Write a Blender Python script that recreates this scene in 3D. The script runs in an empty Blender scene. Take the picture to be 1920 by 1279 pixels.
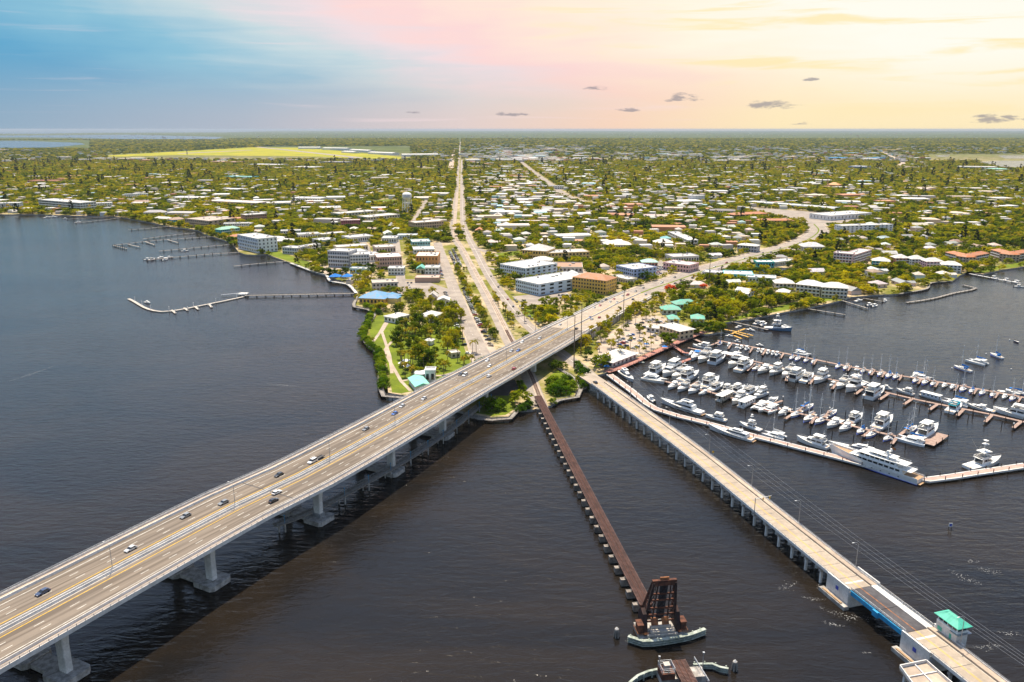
import bpy, math, random
import numpy as np
from mathutils import Vector, Matrix
from mathutils.geometry import tessellate_polygon
from math import sin, cos, pi, radians, atan2, hypot, sqrt
SC = bpy.context.scene
COL = SC.collection
random.seed(7)
RNG = np.random.default_rng(11)
# ------------------------------------------------------------------ camera
FPX = 1493.0                                  # focal length in pixels of a 1920 wide frame
PITCH = math.atan(397.5 / FPX)
HC = 172.0
cam = bpy.data.cameras.new('camera')
cam.sensor_width = 36.0
cam.lens = 36.0 * FPX / 1920.0
cam.clip_start = 1.0
cam.clip_end = 150000.0
camo = bpy.data.objects.new('camera', cam)
COL.objects.link(camo)
camo.location = (0, 0, HC)
camo.rotation_euler = (pi / 2 - PITCH, 0, 0)
SC.camera = camo
SC.render.resolution_x = 1024
SC.render.resolution_y = 682
# ------------------------------------------------------------------ light and sky
SUN_EL = radians(68.0)
SUN_AZ = radians(-8.0)                        # measured from +Y towards +X
sl = bpy.data.lights.new('sun', 'SUN')
sl.energy = 5.0
sl.angle = radians(0.5)
sl.color = (1.0, 0.89, 0.71)
so = bpy.data.objects.new('sun', sl)
COL.objects.link(so)
sd = Vector((sin(SUN_AZ) * cos(SUN_EL), cos(SUN_AZ) * cos(SUN_EL), sin(SUN_EL)))
so.rotation_euler = sd.to_track_quat('Z', 'Y').to_euler()
so.location = (0, 0, 400)
SC.view_settings.view_transform = 'Standard'
SC.view_settings.look = 'None'
SC.view_settings.exposure = 0.62
SC.view_settings.gamma = 1.0
SC.view_settings.use_curve_mapping = False
SC.cycles.use_denoising = True
SC.cycles.max_bounces = 6
SC.cycles.diffuse_bounces = 3
SC.cycles.glossy_bounces = 3
SC.cycles.transmission_bounces = 3
SC.cycles.volume_bounces = 0
SC.cycles.sample_clamp_indirect = 6.0
SC.cycles.sample_clamp_direct = 3.5
class NT:
 """small helper around a node tree"""
 def __init__(s, tree):
  s.t = tree
  tree.nodes.clear()
 def n(s, typ, **kw):
  nd = s.t.nodes.new(typ)
  for k, v in kw.items():
   if k.startswith('i_'):
    key = k[2:]
    nd.inputs[int(key) if key.isdigit() else key].default_value = v
   else:
    setattr(nd, k, v)
  return nd
 def l(s, a, b):
  s.t.links.new(a, b)
 def _in(s, sock, v):
  if hasattr(v, 'default_value') or hasattr(v, 'is_output'):
   s.l(v, sock)
  else:
   sock.default_value = v
 def math(s, op, a, b=0.0, c=0.0, clamp=False):
  nd = s.n('ShaderNodeMath', operation=op, use_clamp=clamp)
  s._in(nd.inputs[0], a)
  s._in(nd.inputs[1], b)
  s._in(nd.inputs[2], c)
  return nd.outputs[0]
 def rng(s, v, a, b, c=0.0, d=1.0, smooth=True):
  nd = s.n('ShaderNodeMapRange', interpolation_type='SMOOTHSTEP' if smooth else 'LINEAR')
  s._in(nd.inputs[0], v)
  nd.inputs[1].default_value = a
  nd.inputs[2].default_value = b
  nd.inputs[3].default_value = c
  nd.inputs[4].default_value = d
  return nd.outputs[0]
 def mix(s, f, a, b, mode='MIX'):
  nd = s.n('ShaderNodeMix', data_type='RGBA', blend_type=mode)
  s._in(nd.inputs[0], f)
  for i, v in ((6, a), (7, b)):
   if isinstance(v, (tuple, list)):
    nd.inputs[i].default_value = (*v[:3], 1)
   else:
    s.l(v, nd.inputs[i])
  return nd.outputs[2]
 def ramp(s, f, stops, interp='LINEAR'):
  nd = s.n('ShaderNodeValToRGB')
  cr = nd.color_ramp
  cr.interpolation = interp
  while len(cr.elements) < len(stops):
   cr.elements.new(0.5)
  for e, (p, c) in zip(cr.elements, stops):
   e.position = p
   e.color = (*c[:3], 1)
  s.l(f, nd.inputs[0])
  return nd.outputs[0]
 def noise(s, vec=None, scale=1.0, detail=2.0, rough=0.5, dist=0.0):
  nd = s.n('ShaderNodeTexNoise')
  nd.inputs['Scale'].default_value = scale
  nd.inputs['Detail'].default_value = detail
  nd.inputs['Roughness'].default_value = rough
  nd.inputs['Distortion'].default_value = dist
  if vec is not None:
   s.l(vec, nd.inputs['Vector'])
  return nd.outputs[0]
 def mapping(s, vec, scale=(1, 1, 1), rot=(0, 0, 0), loc=(0, 0, 0)):
  nd = s.n('ShaderNodeMapping')
  s.l(vec, nd.inputs[0])
  nd.inputs['Location'].default_value = loc
  nd.inputs['Rotation'].default_value = rot
  nd.inputs['Scale'].default_value = scale
  return nd.outputs[0]
def lin(r, g, b):
 def f(c):
  c /= 255.0
  return c / 12.92 if c <= 0.04045 else ((c + 0.055) / 1.055) ** 2.4
 return (f(r), f(g), f(b))
world = bpy.data.worlds.new('World')
SC.world = world
world.use_nodes = True
W = NT(world.node_tree)
tc = W.n('ShaderNodeTexCoord').outputs['Generated']
sep = W.n('ShaderNodeSeparateXYZ')
W.l(tc, sep.inputs[0])
X, Y, Z = sep.outputs
AZ = W.math('MULTIPLY', W.math('ARCTAN2', X, Y), 57.29578)
EL = W.math('MULTIPLY', W.math('ARCSINE', Z), 57.29578)
sky = W.n('ShaderNodeTexSky', sky_type='NISHITA', sun_disc=False)
sky.sun_elevation = SUN_EL
sky.sun_rotation = SUN_AZ
sky.air_density = 1.2
sky.dust_density = 1.5
sky.ozone_density = 2.0
nsky = W.mix(1.0, sky.outputs[0], (0.115, 0.115, 0.115), 'MULTIPLY')
# evening cloud sheet low over the southern sky: pink edge, cream body
cv = W.n('ShaderNodeCombineXYZ')
W.l(W.math('MULTIPLY', AZ, 0.055), cv.inputs[0])
W.l(W.math('MULTIPLY', EL, 0.20), cv.inputs[1])
n1 = W.noise(W.mapping(cv.outputs[0], rot=(0, 0, radians(-24))), 1.0, 4, 0.55, 0.4)
n2 = W.noise(W.mapping(cv.outputs[0], scale=(1.0, 3.4, 1), rot=(0, 0, radians(-30)), loc=(3.1, 1.7, 0)), 1.5, 5, 0.55, 0.7)
S = W.math('ADD', AZ, W.math('MULTIPLY', EL, 2.6))
S = W.math('ADD', S, W.math('MULTIPLY', W.math('SUBTRACT', n1, 0.5), 26.0))
S = W.math('ADD', S, W.math('MULTIPLY', W.math('SUBTRACT', n2, 0.5), 12.0))
Sr = W.rng(S, -40, 60, smooth=False)
K = 0.66
def kk(*c):
 return tuple(v * K for v in lin(*c))
upper = W.ramp(Sr, [(0.0, kk(98, 166, 204)), (0.17, kk(100, 168, 206)), (0.30, kk(140, 192, 216)), (0.40, kk(200, 218, 224)),
     (0.475, kk(238, 222, 226)), (0.52, kk(252, 218, 216)), (0.60, kk(255, 234, 216)), (0.68, kk(255, 246, 226)), (0.78, kk(255, 252, 240)), (1.0, kk(255, 252, 238))])
# yellower veils inside the cream part
veil = W.math('MULTIPLY', W.rng(n2, 0.50, 0.66), W.rng(S, 16, 30))
upper = W.mix(W.math('MULTIPLY', veil, 0.6), upper, kk(255, 228, 150))
low = W.ramp(W.rng(AZ, -36, 36, smooth=False), [(0.0, kk(138, 170, 194)), (0.25, kk(178, 186, 200)), (0.45, kk(226, 208, 204)), (0.60, kk(248, 214, 190)), (0.75, kk(254, 234, 190)), (1.0, kk(254, 236, 192))])
cs = W.mix(W.rng(EL, 0.0, 5.2), low, upper)
# thin cirrus streaks in the blue part
ci = W.noise(W.mapping(cv.outputs[0], scale=(0.55, 4.2, 1), rot=(0, 0, radians(-7)), loc=(7.3, 2.2, 0)), 2.3, 5, 0.62, 0.5)
cim = W.math('MULTIPLY', W.rng(ci, 0.56, 0.74), W.rng(S, -26, 8, 0.18, 0.40))
cim = W.math('MULTIPLY', cim, W.rng(S, 20, 8))
cs = W.mix(cim, cs, kk(248, 224, 226))
# small grey cumulus low above the horizon
cn = W.noise(W.mapping(cv.outputs[0], scale=(4.6, 4.4, 1), loc=(1.3, 4.4, 0)), 3.2, 5, 0.6)
cm = None
for a_, e_, w_, h_ in ((11.5, 2.0, 1.15, 0.42), (17.5, 1.5, 1.9, 0.36), (30.2, 0.55, 1.5, 0.42), (5.9, 2.65, 0.9, 0.2), (19.7, 3.1, 0.6, 0.18), (32.1, 0.5, 0.5, 0.2),
                       (19.2, 0.35, 0.7, 0.16), (-6.6, 1.1, 0.6, 0.16), (0.1, 0.95, 1.4, 0.18), (8.0, 1.25, 0.9, 0.18)):
 da = W.math('DIVIDE', W.math('SUBTRACT', AZ, a_), w_)
 de = W.math('DIVIDE', W.math('SUBTRACT', EL, e_), h_)
 de = W.math('MULTIPLY', de, W.rng(de, -0.2, 0.2, 1.7, 1.0))
 r2 = W.math('ADD', W.math('MULTIPLY', da, da), W.math('MULTIPLY', de, de))
 k = W.math('SUBTRACT', 1.0, r2)
 cm = k if cm is None else W.math('MAXIMUM', cm, k)
cm = W.rng(W.math('ADD', cm, W.math('MULTIPLY', W.math('SUBTRACT', cn, 0.5), 6.0)), 0.1, 1.2)
cs = W.mix(W.math('MULTIPLY', cm, 0.75), cs, kk(150, 146, 154))
# the sheet ends well above and to the sides of the view; above it is the open daytime sky
f_up = W.rng(EL, 9.0, 15.0, 1.0, 0.0)
absaz = W.math('ABSOLUTE', W.math('SUBTRACT', AZ, 18.0))
f_side = W.rng(absaz, 70.0, 150.0, 1.0, 0.0)
fin = W.mix(W.math('MULTIPLY', f_up, f_side), nsky, cs)
bg = W.n('ShaderNodeBackground')
W.l(fin, bg.inputs[0])
bg.inputs[1].default_value = 1.0
world.cycles.sampling_method = 'MANUAL'
world.cycles.sample_map_resolution = 512
wo = W.n('ShaderNodeOutputWorld')
W.l(bg.outputs[0], wo.inputs[0])
# ------------------------------------------------------------------ picture point -> place on a level plane
def at(px, py, z=0.0):
 u = (px - 960.0) / FPX
 v = (py - 639.5) / FPX
 dy = cos(PITCH) - v * sin(PITCH)
 dz = -sin(PITCH) - v * cos(PITCH)
 t = (z - HC) / dz
 return Vector((u * t, dy * t, z))
def proj(p):
 z = p[2] - HC
 d = p[1] * cos(PITCH) - z * sin(PITCH)
 if d < 1:
  return (-9999, -9999)
 dn = -p[1] * sin(PITCH) - z * cos(PITCH)
 return (960 + FPX * p[0] / d, 639.5 + FPX * dn / d)
GZ = 1.6                                       # level of the land above the water
def G(px, py):
 return at(px, py, GZ)
# ------------------------------------------------------------------ materials
MATS = {}
def _fin(T, bsdf):
 o = T.n('ShaderNodeOutputMaterial')
 T.l(bsdf, o.inputs[0])
def newmat(name):
 m = bpy.data.materials.new(name)
 m.use_nodes = True
 MATS[name] = m
 return m, NT(m.node_tree)
def rough_mat(name, col, col2=None, scale=0.3, rough=0.75, spec=0.3, metal=0.0, bump=0.0, detail=4.0, lo=0.35, hi=0.65, fine=0.0):
 """two tone weathered surface: large patches plus a fine grain"""
 if name in MATS:
  return MATS[name]
 m, T = newmat(name)
 g = T.n('ShaderNodeNewGeometry').outputs['Position']
 col2 = col2 or tuple(c * 0.78 for c in col)
 nz = T.noise(g, scale, detail, 0.6)
 c = T.mix(T.rng(nz, lo, hi), col2, col)
 if fine:
  nf = T.noise(g, fine, 3.0, 0.6)
  c = T.mix(T.rng(nf, 0.3, 0.7, 0.0, 0.35), c, tuple(v * 0.55 for v in col2))
 b = T.n('ShaderNodeBsdfPrincipled')
 T.l(c, b.inputs['Base Color'])
 b.inputs['Roughness'].default_value = rough
 b.inputs['Metallic'].default_value = metal
 b.inputs['Specular IOR Level'].default_value = spec
 if bump:
  bn = T.n('ShaderNodeBump')
  bn.inputs['Strength'].default_value = 0.6
  bn.inputs['Distance'].default_value = bump
  T.l(nz, bn.inputs['Height'])
  T.l(bn.outputs[0], b.inputs['Normal'])
 _fin(T, b.outputs[0])
 return m
def obj_color_mat(name, rough=0.6, spec=0.4, coat=0.0, jitter=0.12):
 """base colour taken from each object's own colour, lightly weathered"""
 m, T = newmat(name)
 oi = T.n('ShaderNodeObjectInfo')
 g = T.n('ShaderNodeNewGeometry').outputs['Position']
 nz = T.noise(g, 0.35, 4, 0.6)
 c = T.mix(T.rng(nz, 0.3, 0.7, 0.0, jitter * 2.2), oi.outputs['Color'], (0.25, 0.22, 0.18))
 b = T.n('ShaderNodeBsdfPrincipled')
 T.l(c, b.inputs['Base Color'])
 b.inputs['Roughness'].default_value = rough
 b.inputs['Specular IOR Level'].default_value = spec
 b.inputs['Coat Weight'].default_value = coat
 b.inputs['Coat Roughness'].default_value = 0.08
 _fin(T, b.outputs[0])
 return m
WALLC = obj_color_mat('wall_paint', 0.8, 0.2, jitter=0.08)
ROOFC = obj_color_mat('roof_sheet', 0.6, 0.3, jitter=0.26)
CARC = obj_color_mat('car_paint', 0.32, 0.5, 0.7, jitter=0.02)
GELC = obj_color_mat('boat_gelcoat', 0.28, 0.5, 0.3, jitter=0.05)
rough_mat('asphalt', (0.20, 0.165, 0.135), (0.145, 0.12, 0.10), 0.08, 0.9, 0.2, fine=0.8)
rough_mat('street', (0.36, 0.305, 0.255), (0.26, 0.22, 0.19), 0.06, 0.9, 0.2, fine=0.5)
rough_mat('dark_asphalt', (0.10, 0.095, 0.10), (0.065, 0.06, 0.065), 0.1, 0.9, 0.2, fine=0.9)
rough_mat('sand_paving', (0.50, 0.40, 0.31), (0.36, 0.29, 0.23), 0.07, 0.9, 0.2, fine=0.6)
rough_mat('concrete', (0.52, 0.47, 0.41), (0.40, 0.36, 0.32), 0.25, 0.85, 0.25, fine=1.2)
rough_mat('bridge_slab', (0.42, 0.345, 0.27), (0.34, 0.28, 0.22), 0.12, 0.9, 0.2, fine=0.9)
rough_mat('pale_concrete', (0.74, 0.72, 0.69), (0.58, 0.56, 0.53), 0.2, 0.8, 0.25, fine=1.4)
rough_mat('stained_concrete', (0.50, 0.465, 0.43), (0.25, 0.23, 0.21), 0.5, 0.9, 0.2, fine=1.3)
rough_mat('white_paint', (0.80, 0.79, 0.76), (0.66, 0.65, 0.62), 0.8, 0.6, 0.4)
rough_mat('yellow_paint', (0.66, 0.40, 0.03), (0.50, 0.31, 0.04), 0.8, 0.7, 0.3)
rough_mat('road_paint', (0.66, 0.64, 0.58), (0.48, 0.45, 0.40), 0.7, 0.7, 0.3)
rough_mat('galvanised', (0.42, 0.44, 0.46), (0.30, 0.31, 0.33), 0.9, 0.45, 0.5, 0.6)
rough_mat('dark_metal', (0.05, 0.05, 0.055), (0.03, 0.03, 0.035), 0.9, 0.6, 0.4)
rough_mat('rust', (0.16, 0.065, 0.04), (0.06, 0.030, 0.024), 0.45, 0.9, 0.2, fine=1.6)
rough_mat('dark_rust', (0.060, 0.032, 0.028), (0.025, 0.018, 0.018), 0.5, 0.85, 0.25, fine=1.6)
rough_mat('orange_rust', (0.36, 0.15, 0.06), (0.16, 0.07, 0.04), 0.7, 0.9, 0.2)
rough_mat('track_bed', (0.20, 0.115, 0.095), (0.12, 0.075, 0.065), 0.35, 0.9, 0.2, fine=1.5)
rough_mat('dock_wood', (0.40, 0.29, 0.24), (0.28, 0.19, 0.155), 0.5, 0.9, 0.2, fine=1.8)
rough_mat('red_dock', (0.46, 0.215, 0.165), (0.34, 0.155, 0.125), 0.35, 0.9, 0.2, fine=1.6)
rough_mat('grey_wood', (0.34, 0.31, 0.28), (0.20, 0.18, 0.16), 0.5, 0.9, 0.2, fine=1.7)
rough_mat('pier_stone', (0.33, 0.29, 0.255), (0.15, 0.13, 0.115), 0.5, 0.9, 0.2, fine=1.3)
rough_mat('pile_wood', (0.075, 0.06, 0.05), (0.035, 0.03, 0.027), 0.7, 0.9, 0.2)
rough_mat('green_timber', (0.40, 0.43, 0.38), (0.20, 0.23, 0.19), 0.6, 0.9, 0.2)
rough_mat('blue_steel', (0.02, 0.30, 0.56), (0.015, 0.22, 0.42), 0.4, 0.45, 0.5)
rough_mat('teal_roof', (0.09, 0.47, 0.34), (0.06, 0.38, 0.28), 0.5, 0.5, 0.4)
rough_mat('lawn', (0.17, 0.21, 0.016), (0.11, 0.145, 0.014), 0.05, 0.95, 0.1, fine=0.6)
rough_mat('field', (0.40, 0.34, 0.02), (0.24, 0.25, 0.02), 0.006, 0.95, 0.1, fine=0.05)
rough_mat('ochre_paint', (0.55, 0.32, 0.07), (0.40, 0.24, 0.07), 0.6, 0.8, 0.2)
rough_mat('pink_deck', (0.50, 0.34, 0.28), (0.38, 0.26, 0.22), 0.3, 0.9, 0.2, fine=1.6)
rough_mat('foam', (0.42, 0.42, 0.41), (0.26, 0.26, 0.26), 0.8, 0.9, 0.2)
rough_mat('rubber', (0.02, 0.02, 0.02), (0.015, 0.015, 0.015), 2.0, 0.8, 0.2)
rough_mat('trunk', (0.17, 0.13, 0.095), (0.10, 0.075, 0.055), 1.0, 0.95, 0.1)
rough_mat('teak', (0.42, 0.27, 0.15), (0.33, 0.21, 0.12), 0.8, 0.7, 0.3)
rough_mat('blue_canvas', (0.02, 0.19, 0.55), (0.015, 0.13, 0.42), 0.8, 0.8, 0.2)
rough_mat('teal_canvas', (0.05, 0.45, 0.55), (0.04, 0.36, 0.45), 0.8, 0.8, 0.2)
rough_mat('sign_blue', (0.04, 0.07, 0.42), (0.035, 0.06, 0.34), 0.8, 0.5, 0.4)
m, T = newmat('deck_asphalt')
g = T.n('ShaderNodeNewGeometry').outputs['Position']
u1 = T.noise(T.mapping(T.mapping(g, rot=(0, 0, radians(-60.8))), scale=(0.006, 0.62, 1)), 1.0, 3, 0.6)
u2 = T.noise(g, 0.05, 4, 0.6)
c = T.mix(T.rng(u1, 0.36, 0.64), (0.115, 0.092, 0.073), (0.215, 0.176, 0.140))
c = T.mix(T.rng(u2, 0.4, 0.7, 0.0, 0.4), c, (0.14, 0.118, 0.10))
b = T.n('ShaderNodeBsdfPrincipled')
T.l(c, b.inputs['Base Color'])
b.inputs['Roughness'].default_value = 0.9
b.inputs['Specular IOR Level'].default_value = 0.2
_fin(T, b.outputs[0])
m, T = newmat('glass')
b = T.n('ShaderNodeBsdfPrincipled')
b.inputs['Base Color'].default_value = (0.018, 0.024, 0.032, 1)
b.inputs['Roughness'].default_value = 0.08
b.inputs['Specular IOR Level'].default_value = 0.7
_fin(T, b.outputs[0])
# water: brown river, wind ripples in two trains, broad gusts
m, T = newmat('river_water')
g = T.n('ShaderNodeNewGeometry').outputs['Position']
r1 = T.noise(T.mapping(g, scale=(0.105, 0.30, 1), rot=(0, 0, radians(24))), 1.0, 4, 0.55, 0.6)
r2 = T.noise(T.mapping(g, scale=(0.40, 0.95, 1), rot=(0, 0, radians(-14))), 1.0, 3, 0.6, 0.3)
r3 = T.noise(T.mapping(g, scale=(0.030, 0.075, 1), rot=(0, 0, radians(35))), 1.0, 4, 0.6, 0.8)
hgt = T.math('ADD', T.math('MULTIPLY', r1, 1.25), T.math('MULTIPLY', r2, 0.30))
hgt = T.math('ADD', hgt, T.math('MULTIPLY', r3, 0.45))
gust = T.noise(T.mapping(g, scale=(0.0035, 0.009, 1), rot=(0, 0, radians(-18))), 1.0, 4, 0.55, 0.6)
bp = T.n('ShaderNodeBump')
bp.inputs['Distance'].default_value = 0.40
T.l(T.rng(gust, 0.3, 0.7, 0.75, 1.0), bp.inputs['Strength'])
T.l(hgt, bp.inputs['Height'])
silt = T.noise(T.mapping(g, scale=(0.006, 0.010, 1)), 1.0, 4, 0.6, 1.0)
wc = T.mix(T.rng(silt, 0.3, 0.7), (0.008, 0.0075, 0.0075), (0.018, 0.0130, 0.0085))
b = T.n('ShaderNodeBsdfPrincipled')
T.l(wc, b.inputs['Base Color'])
T.l(T.rng(gust, 0.3, 0.7, 0.05, 0.10), b.inputs['Roughness'])
b.inputs['IOR'].default_value = 1.333
b.inputs['Specular IOR Level'].default_value = 0.33
T.l(bp.outputs[0], b.inputs['Normal'])
_fin(T, b.outputs[0])
# land: scrubby grass and sandy lots, dark tree cover with pale lots where it is too far to see pieces
m, T = newmat('land')
g = T.n('ShaderNodeNewGeometry').outputs['Position']
sp = T.n('ShaderNodeSeparateXYZ')
T.l(g, sp.inputs[0])
a1 = T.noise(g, 0.02, 5, 0.6)
a2 = T.noise(g, 0.16, 4, 0.65)
near = T.mix(T.rng(a1, 0.40, 0.60), (0.16, 0.155, 0.020), (0.46, 0.35, 0.22))
near = T.mix(T.rng(a2, 0.48, 0.64, 0.0, 0.8), near, (0.080, 0.095, 0.012))
f1 = T.noise(T.mapping(g, scale=(0.0006, 0.0028, 1)), 1.0, 5, 0.62)
f2 = T.noise(T.mapping(g, scale=(0.006, 0.012, 1)), 1.0, 4, 0.7)
far = T.mix(T.rng(f1, 0.35, 0.65), (0.040, 0.058, 0.014), (0.085, 0.105, 0.020))
far = T.mix(T.rng(f2, 0.60, 0.70, 0.0, 0.8), far, (0.30, 0.27, 0.22))
lc = T.mix(T.rng(sp.outputs[1], 3200, 7000), near, far)
b = T.n('ShaderNodeBsdfPrincipled')
T.l(lc, b.inputs['Base Color'])
b.inputs['Roughness'].default_value = 0.95
b.inputs['Specular IOR Level'].default_value = 0.1
_fin(T, b.outputs[0])
def leaf_mat(name, dark, mid, light):
 m, T = newmat(name)
 oi = T.n('ShaderNodeObjectInfo')
 g = T.n('ShaderNodeNewGeometry').outputs['Position']
 nz = T.noise(g, 0.45, 3, 0.6)
 v = T.math('ADD', T.math('MULTIPLY', oi.outputs['Random'], 0.72), T.math('MULTIPLY', nz, 0.5))
 big = T.noise(g, 0.0045, 3, 0.6)
 v = T.math('ADD', v, T.math('MULTIPLY', T.math('SUBTRACT', big, 0.5), 0.9))
 c = T.ramp(v, [(0.26, dark), (0.62, mid), (1.0, light)])
 d = T.n('ShaderNodeBsdfDiffuse')
 T.l(c, d.inputs[0])
 t = T.n('ShaderNodeBsdfTranslucent')
 T.l(T.mix(1.0, c, (1.5, 1.35, 0.5), 'MULTIPLY'), t.inputs[0])
 mx = T.n('ShaderNodeMixShader')
 mx.inputs[0].default_value = 0.5
 T.l(d.outputs[0], mx.inputs[1])
 T.l(t.outputs[0], mx.inputs[2])
 _fin(T, mx.outputs[0])
leaf_mat('leaf', (0.034, 0.070, 0.005), (0.165, 0.200, 0.006), (0.40, 0.345, 0.008))
leaf_mat('palm_leaf', (0.12, 0.13, 0.012), (0.24, 0.215, 0.020), (0.36, 0.27, 0.028))
leaf_mat('mangrove_leaf', (0.045, 0.105, 0.006), (0.10, 0.175, 0.009), (0.19, 0.25, 0.012))
leaf_mat('pine_leaf', (0.016, 0.028, 0.010), (0.026, 0.040, 0.012), (0.04, 0.055, 0.014))
leaf_mat('flame_leaf', (0.45, 0.06, 0.01), (0.60, 0.10, 0.015), (0.65, 0.16, 0.02))
# ------------------------------------------------------------------ mesh building
class MB:
 def __init__(s, ox=0.0, oy=0.0, oz=0.0):
  s.v, s.f, s.m = [], [], []
  s.o = (ox, oy, oz)
 def face(s, pts, mi=0):
  i = len(s.v)
  s.v += [tuple(p) for p in pts]
  s.f.append(tuple(range(i, i + len(pts))))
  s.m.append(mi)
 def ring(s, a, b, mi=0, flip=False):
  n = len(a)
  for k in range(n):
   j = (k + 1) % n
   s.f.append((a[k], a[j], b[j], b[k]) if not flip else (a[k], b[k], b[j], a[j]))
   s.m.append(mi)
 def add(s, pts):
  i = len(s.v)
  s.v += [tuple(p) for p in pts]
  return list(range(i, i + len(pts)))
 def loft(s, secs, mi=0, caps=True, closed=True):
  ids = [s.add(q) for q in secs]
  for a, b in zip(ids, ids[1:]):
   n = len(a)
   for k in range(n if closed else n - 1):
    j = (k + 1) % n
    s.f.append((a[k], a[j], b[j], b[k]))
    s.m.append(mi)
  if caps and closed:
   s.f.append(tuple(reversed(ids[0])))
   s.m.append(mi)
   s.f.append(tuple(ids[-1]))
   s.m.append(mi)
 def bx(s, x0, x1, y0, y1, z0, z1, mi=0, tx=0.0, ty=0.0):
  """box, the top drawn in by tx, ty"""
  s.loft([[(x0, y0, z0), (x1, y0, z0), (x1, y1, z0), (x0, y1, z0)],
    [(x0 + tx, y0 + ty, z1), (x1 - tx, y0 + ty, z1), (x1 - tx, y1 - ty, z1), (x0 + tx, y1 - ty, z1)]], mi)
 def obx(s, c, u, lu, lv, z0, z1, mi=0):
  """box turned so that its length lu runs along the level vector u"""
  u = Vector((u[0], u[1])).normalized()
  n = Vector((-u[1], u[0]))
  c = Vector((c[0], c[1]))
  q = [c + u * a * lu / 2 + n * b_ * lv / 2 for a, b_ in ((-1, -1), (1, -1), (1, 1), (-1, 1))]
  s.loft([[(p[0], p[1], z0) for p in q], [(p[0], p[1], z1) for p in q]], mi)
 def prism(s, poly, z0, z1, mi=0, side=None):
  poly = [Vector((p[0], p[1])) for p in poly]
  ar = sum(a[0] * b_[1] - b_[0] * a[1] for a, b_ in zip(poly, poly[1:] + poly[:1]))
  if ar < 0:
   poly = poly[::-1]
  lo = s.add([(p[0], p[1], z0) for p in poly])
  hi = s.add([(p[0], p[1], z1) for p in poly])
  s.ring(lo, hi, mi if side is None else side)
  for t in tessellate_polygon([[Vector((p[0], p[1], 0)) for p in poly]]):
   q = [poly[i] for i in t]
   w = (q[1] - q[0]).cross(q[2] - q[0])
   tt = t if w > 0 else t[::-1]
   s.f.append(tuple(hi[i] for i in tt))
   s.m.append(mi)
 def sheet(s, poly, z, mi=0):
  poly = [Vector((p[0], p[1])) for p in poly]
  ids = s.add([(p[0], p[1], z) for p in poly])
  for t in tessellate_polygon([[Vector((p[0], p[1], 0)) for p in poly]]):
   q = [poly[i] for i in t]
   w = (q[1] - q[0]).cross(q[2] - q[0])
   tt = t if w > 0 else t[::-1]
   s.f.append(tuple(ids[i] for i in tt))
   s.m.append(mi)
 def tube(s, p, q, r, n=6, r2=None, mi=0):
  p, q = Vector(p), Vector(q)
  d = (q - p).normalized()
  a = d.cross(Vector((0, 0, 1)) if abs(d.z) < 0.9 else Vector((1, 0, 0))).normalized()
  b_ = d.cross(a)
  r2 = r if r2 is None else r2
  f = lambda c, rr: [c + a * rr * cos(2 * pi * k / n) + b_ * rr * sin(2 * pi * k / n) for k in range(n)]
  s.loft([f(p, r), f(q, r2)], mi)
 def beam(s, p, q, w, h=None, mi=0):
  """square bar between two points"""
  p, q = Vector(p), Vector(q)
  h = w if h is None else h
  d = (q - p).normalized()
  a = d.cross(Vector((0, 0, 1)) if abs(d.z) < 0.95 else Vector((0, 1, 0))).normalized()
  b_ = a.cross(d)
  f = lambda c: [c + a * x * w / 2 + b_ * y * h / 2 for x, y in ((-1, -1), (1, -1), (1, 1), (-1, 1))]
  s.loft([f(p), f(q)], mi)
 def mesh(s, name, mats):
  me = bpy.data.meshes.new(name)
  o = s.o
  me.from_pydata([(v[0] - o[0], v[1] - o[1], v[2] - o[2]) for v in s.v], [], s.f)
  if not isinstance(mats, (list, tuple)):
   mats = [mats]
  for q in mats:
   me.materials.append(MATS[q] if isinstance(q, str) else q)
  if len(mats) > 1:
   me.polygons.foreach_set('material_index', s.m)
  me.update()
  return me
 def build(s, name, mats, parent=None, smooth=False):
  me = s.mesh(name, mats)
  if smooth:
   me.polygons.foreach_set('use_smooth', [True] * len(me.polygons))
  return ob(name, me, parent)
def ob(name, me, parent=None, loc=None, rz=None, scale=None, color=None):
 o = bpy.data.objects.new(name, me)
 COL.objects.link(o)
 if parent is not None:
  o.parent = parent
 if loc is not None:
  o.location = loc
 if rz is not None:
  o.rotation_euler = (0, 0, rz)
 if scale is not None:
  o.scale = scale
 if color is not None:
  o.color = (*color[:3], 1)
 return o
def tag(o, label, cat, group=None):
 o['label'] = label
 o['category'] = cat
 if group:
  o['group'] = group
 return o
def thing(name, label, cat, loc=(0, 0, 0), rz=0.0, group=None):
 o = bpy.data.objects.new(name, None)
 COL.objects.link(o)
 o.location = loc
 o.rotation_euler = (0, 0, rz)
 o.empty_display_size = 0.5
 return tag(o, label, cat, group)
def struct(o, kind='structure'):
 o['kind'] = kind
 return o
def copy_tree(o, parent=None):
 c = o.copy()
 COL.objects.link(c)
 if parent is not None:
  c.parent = parent
 for ch in o.children:
  copy_tree(ch, c)
 return c
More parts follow.
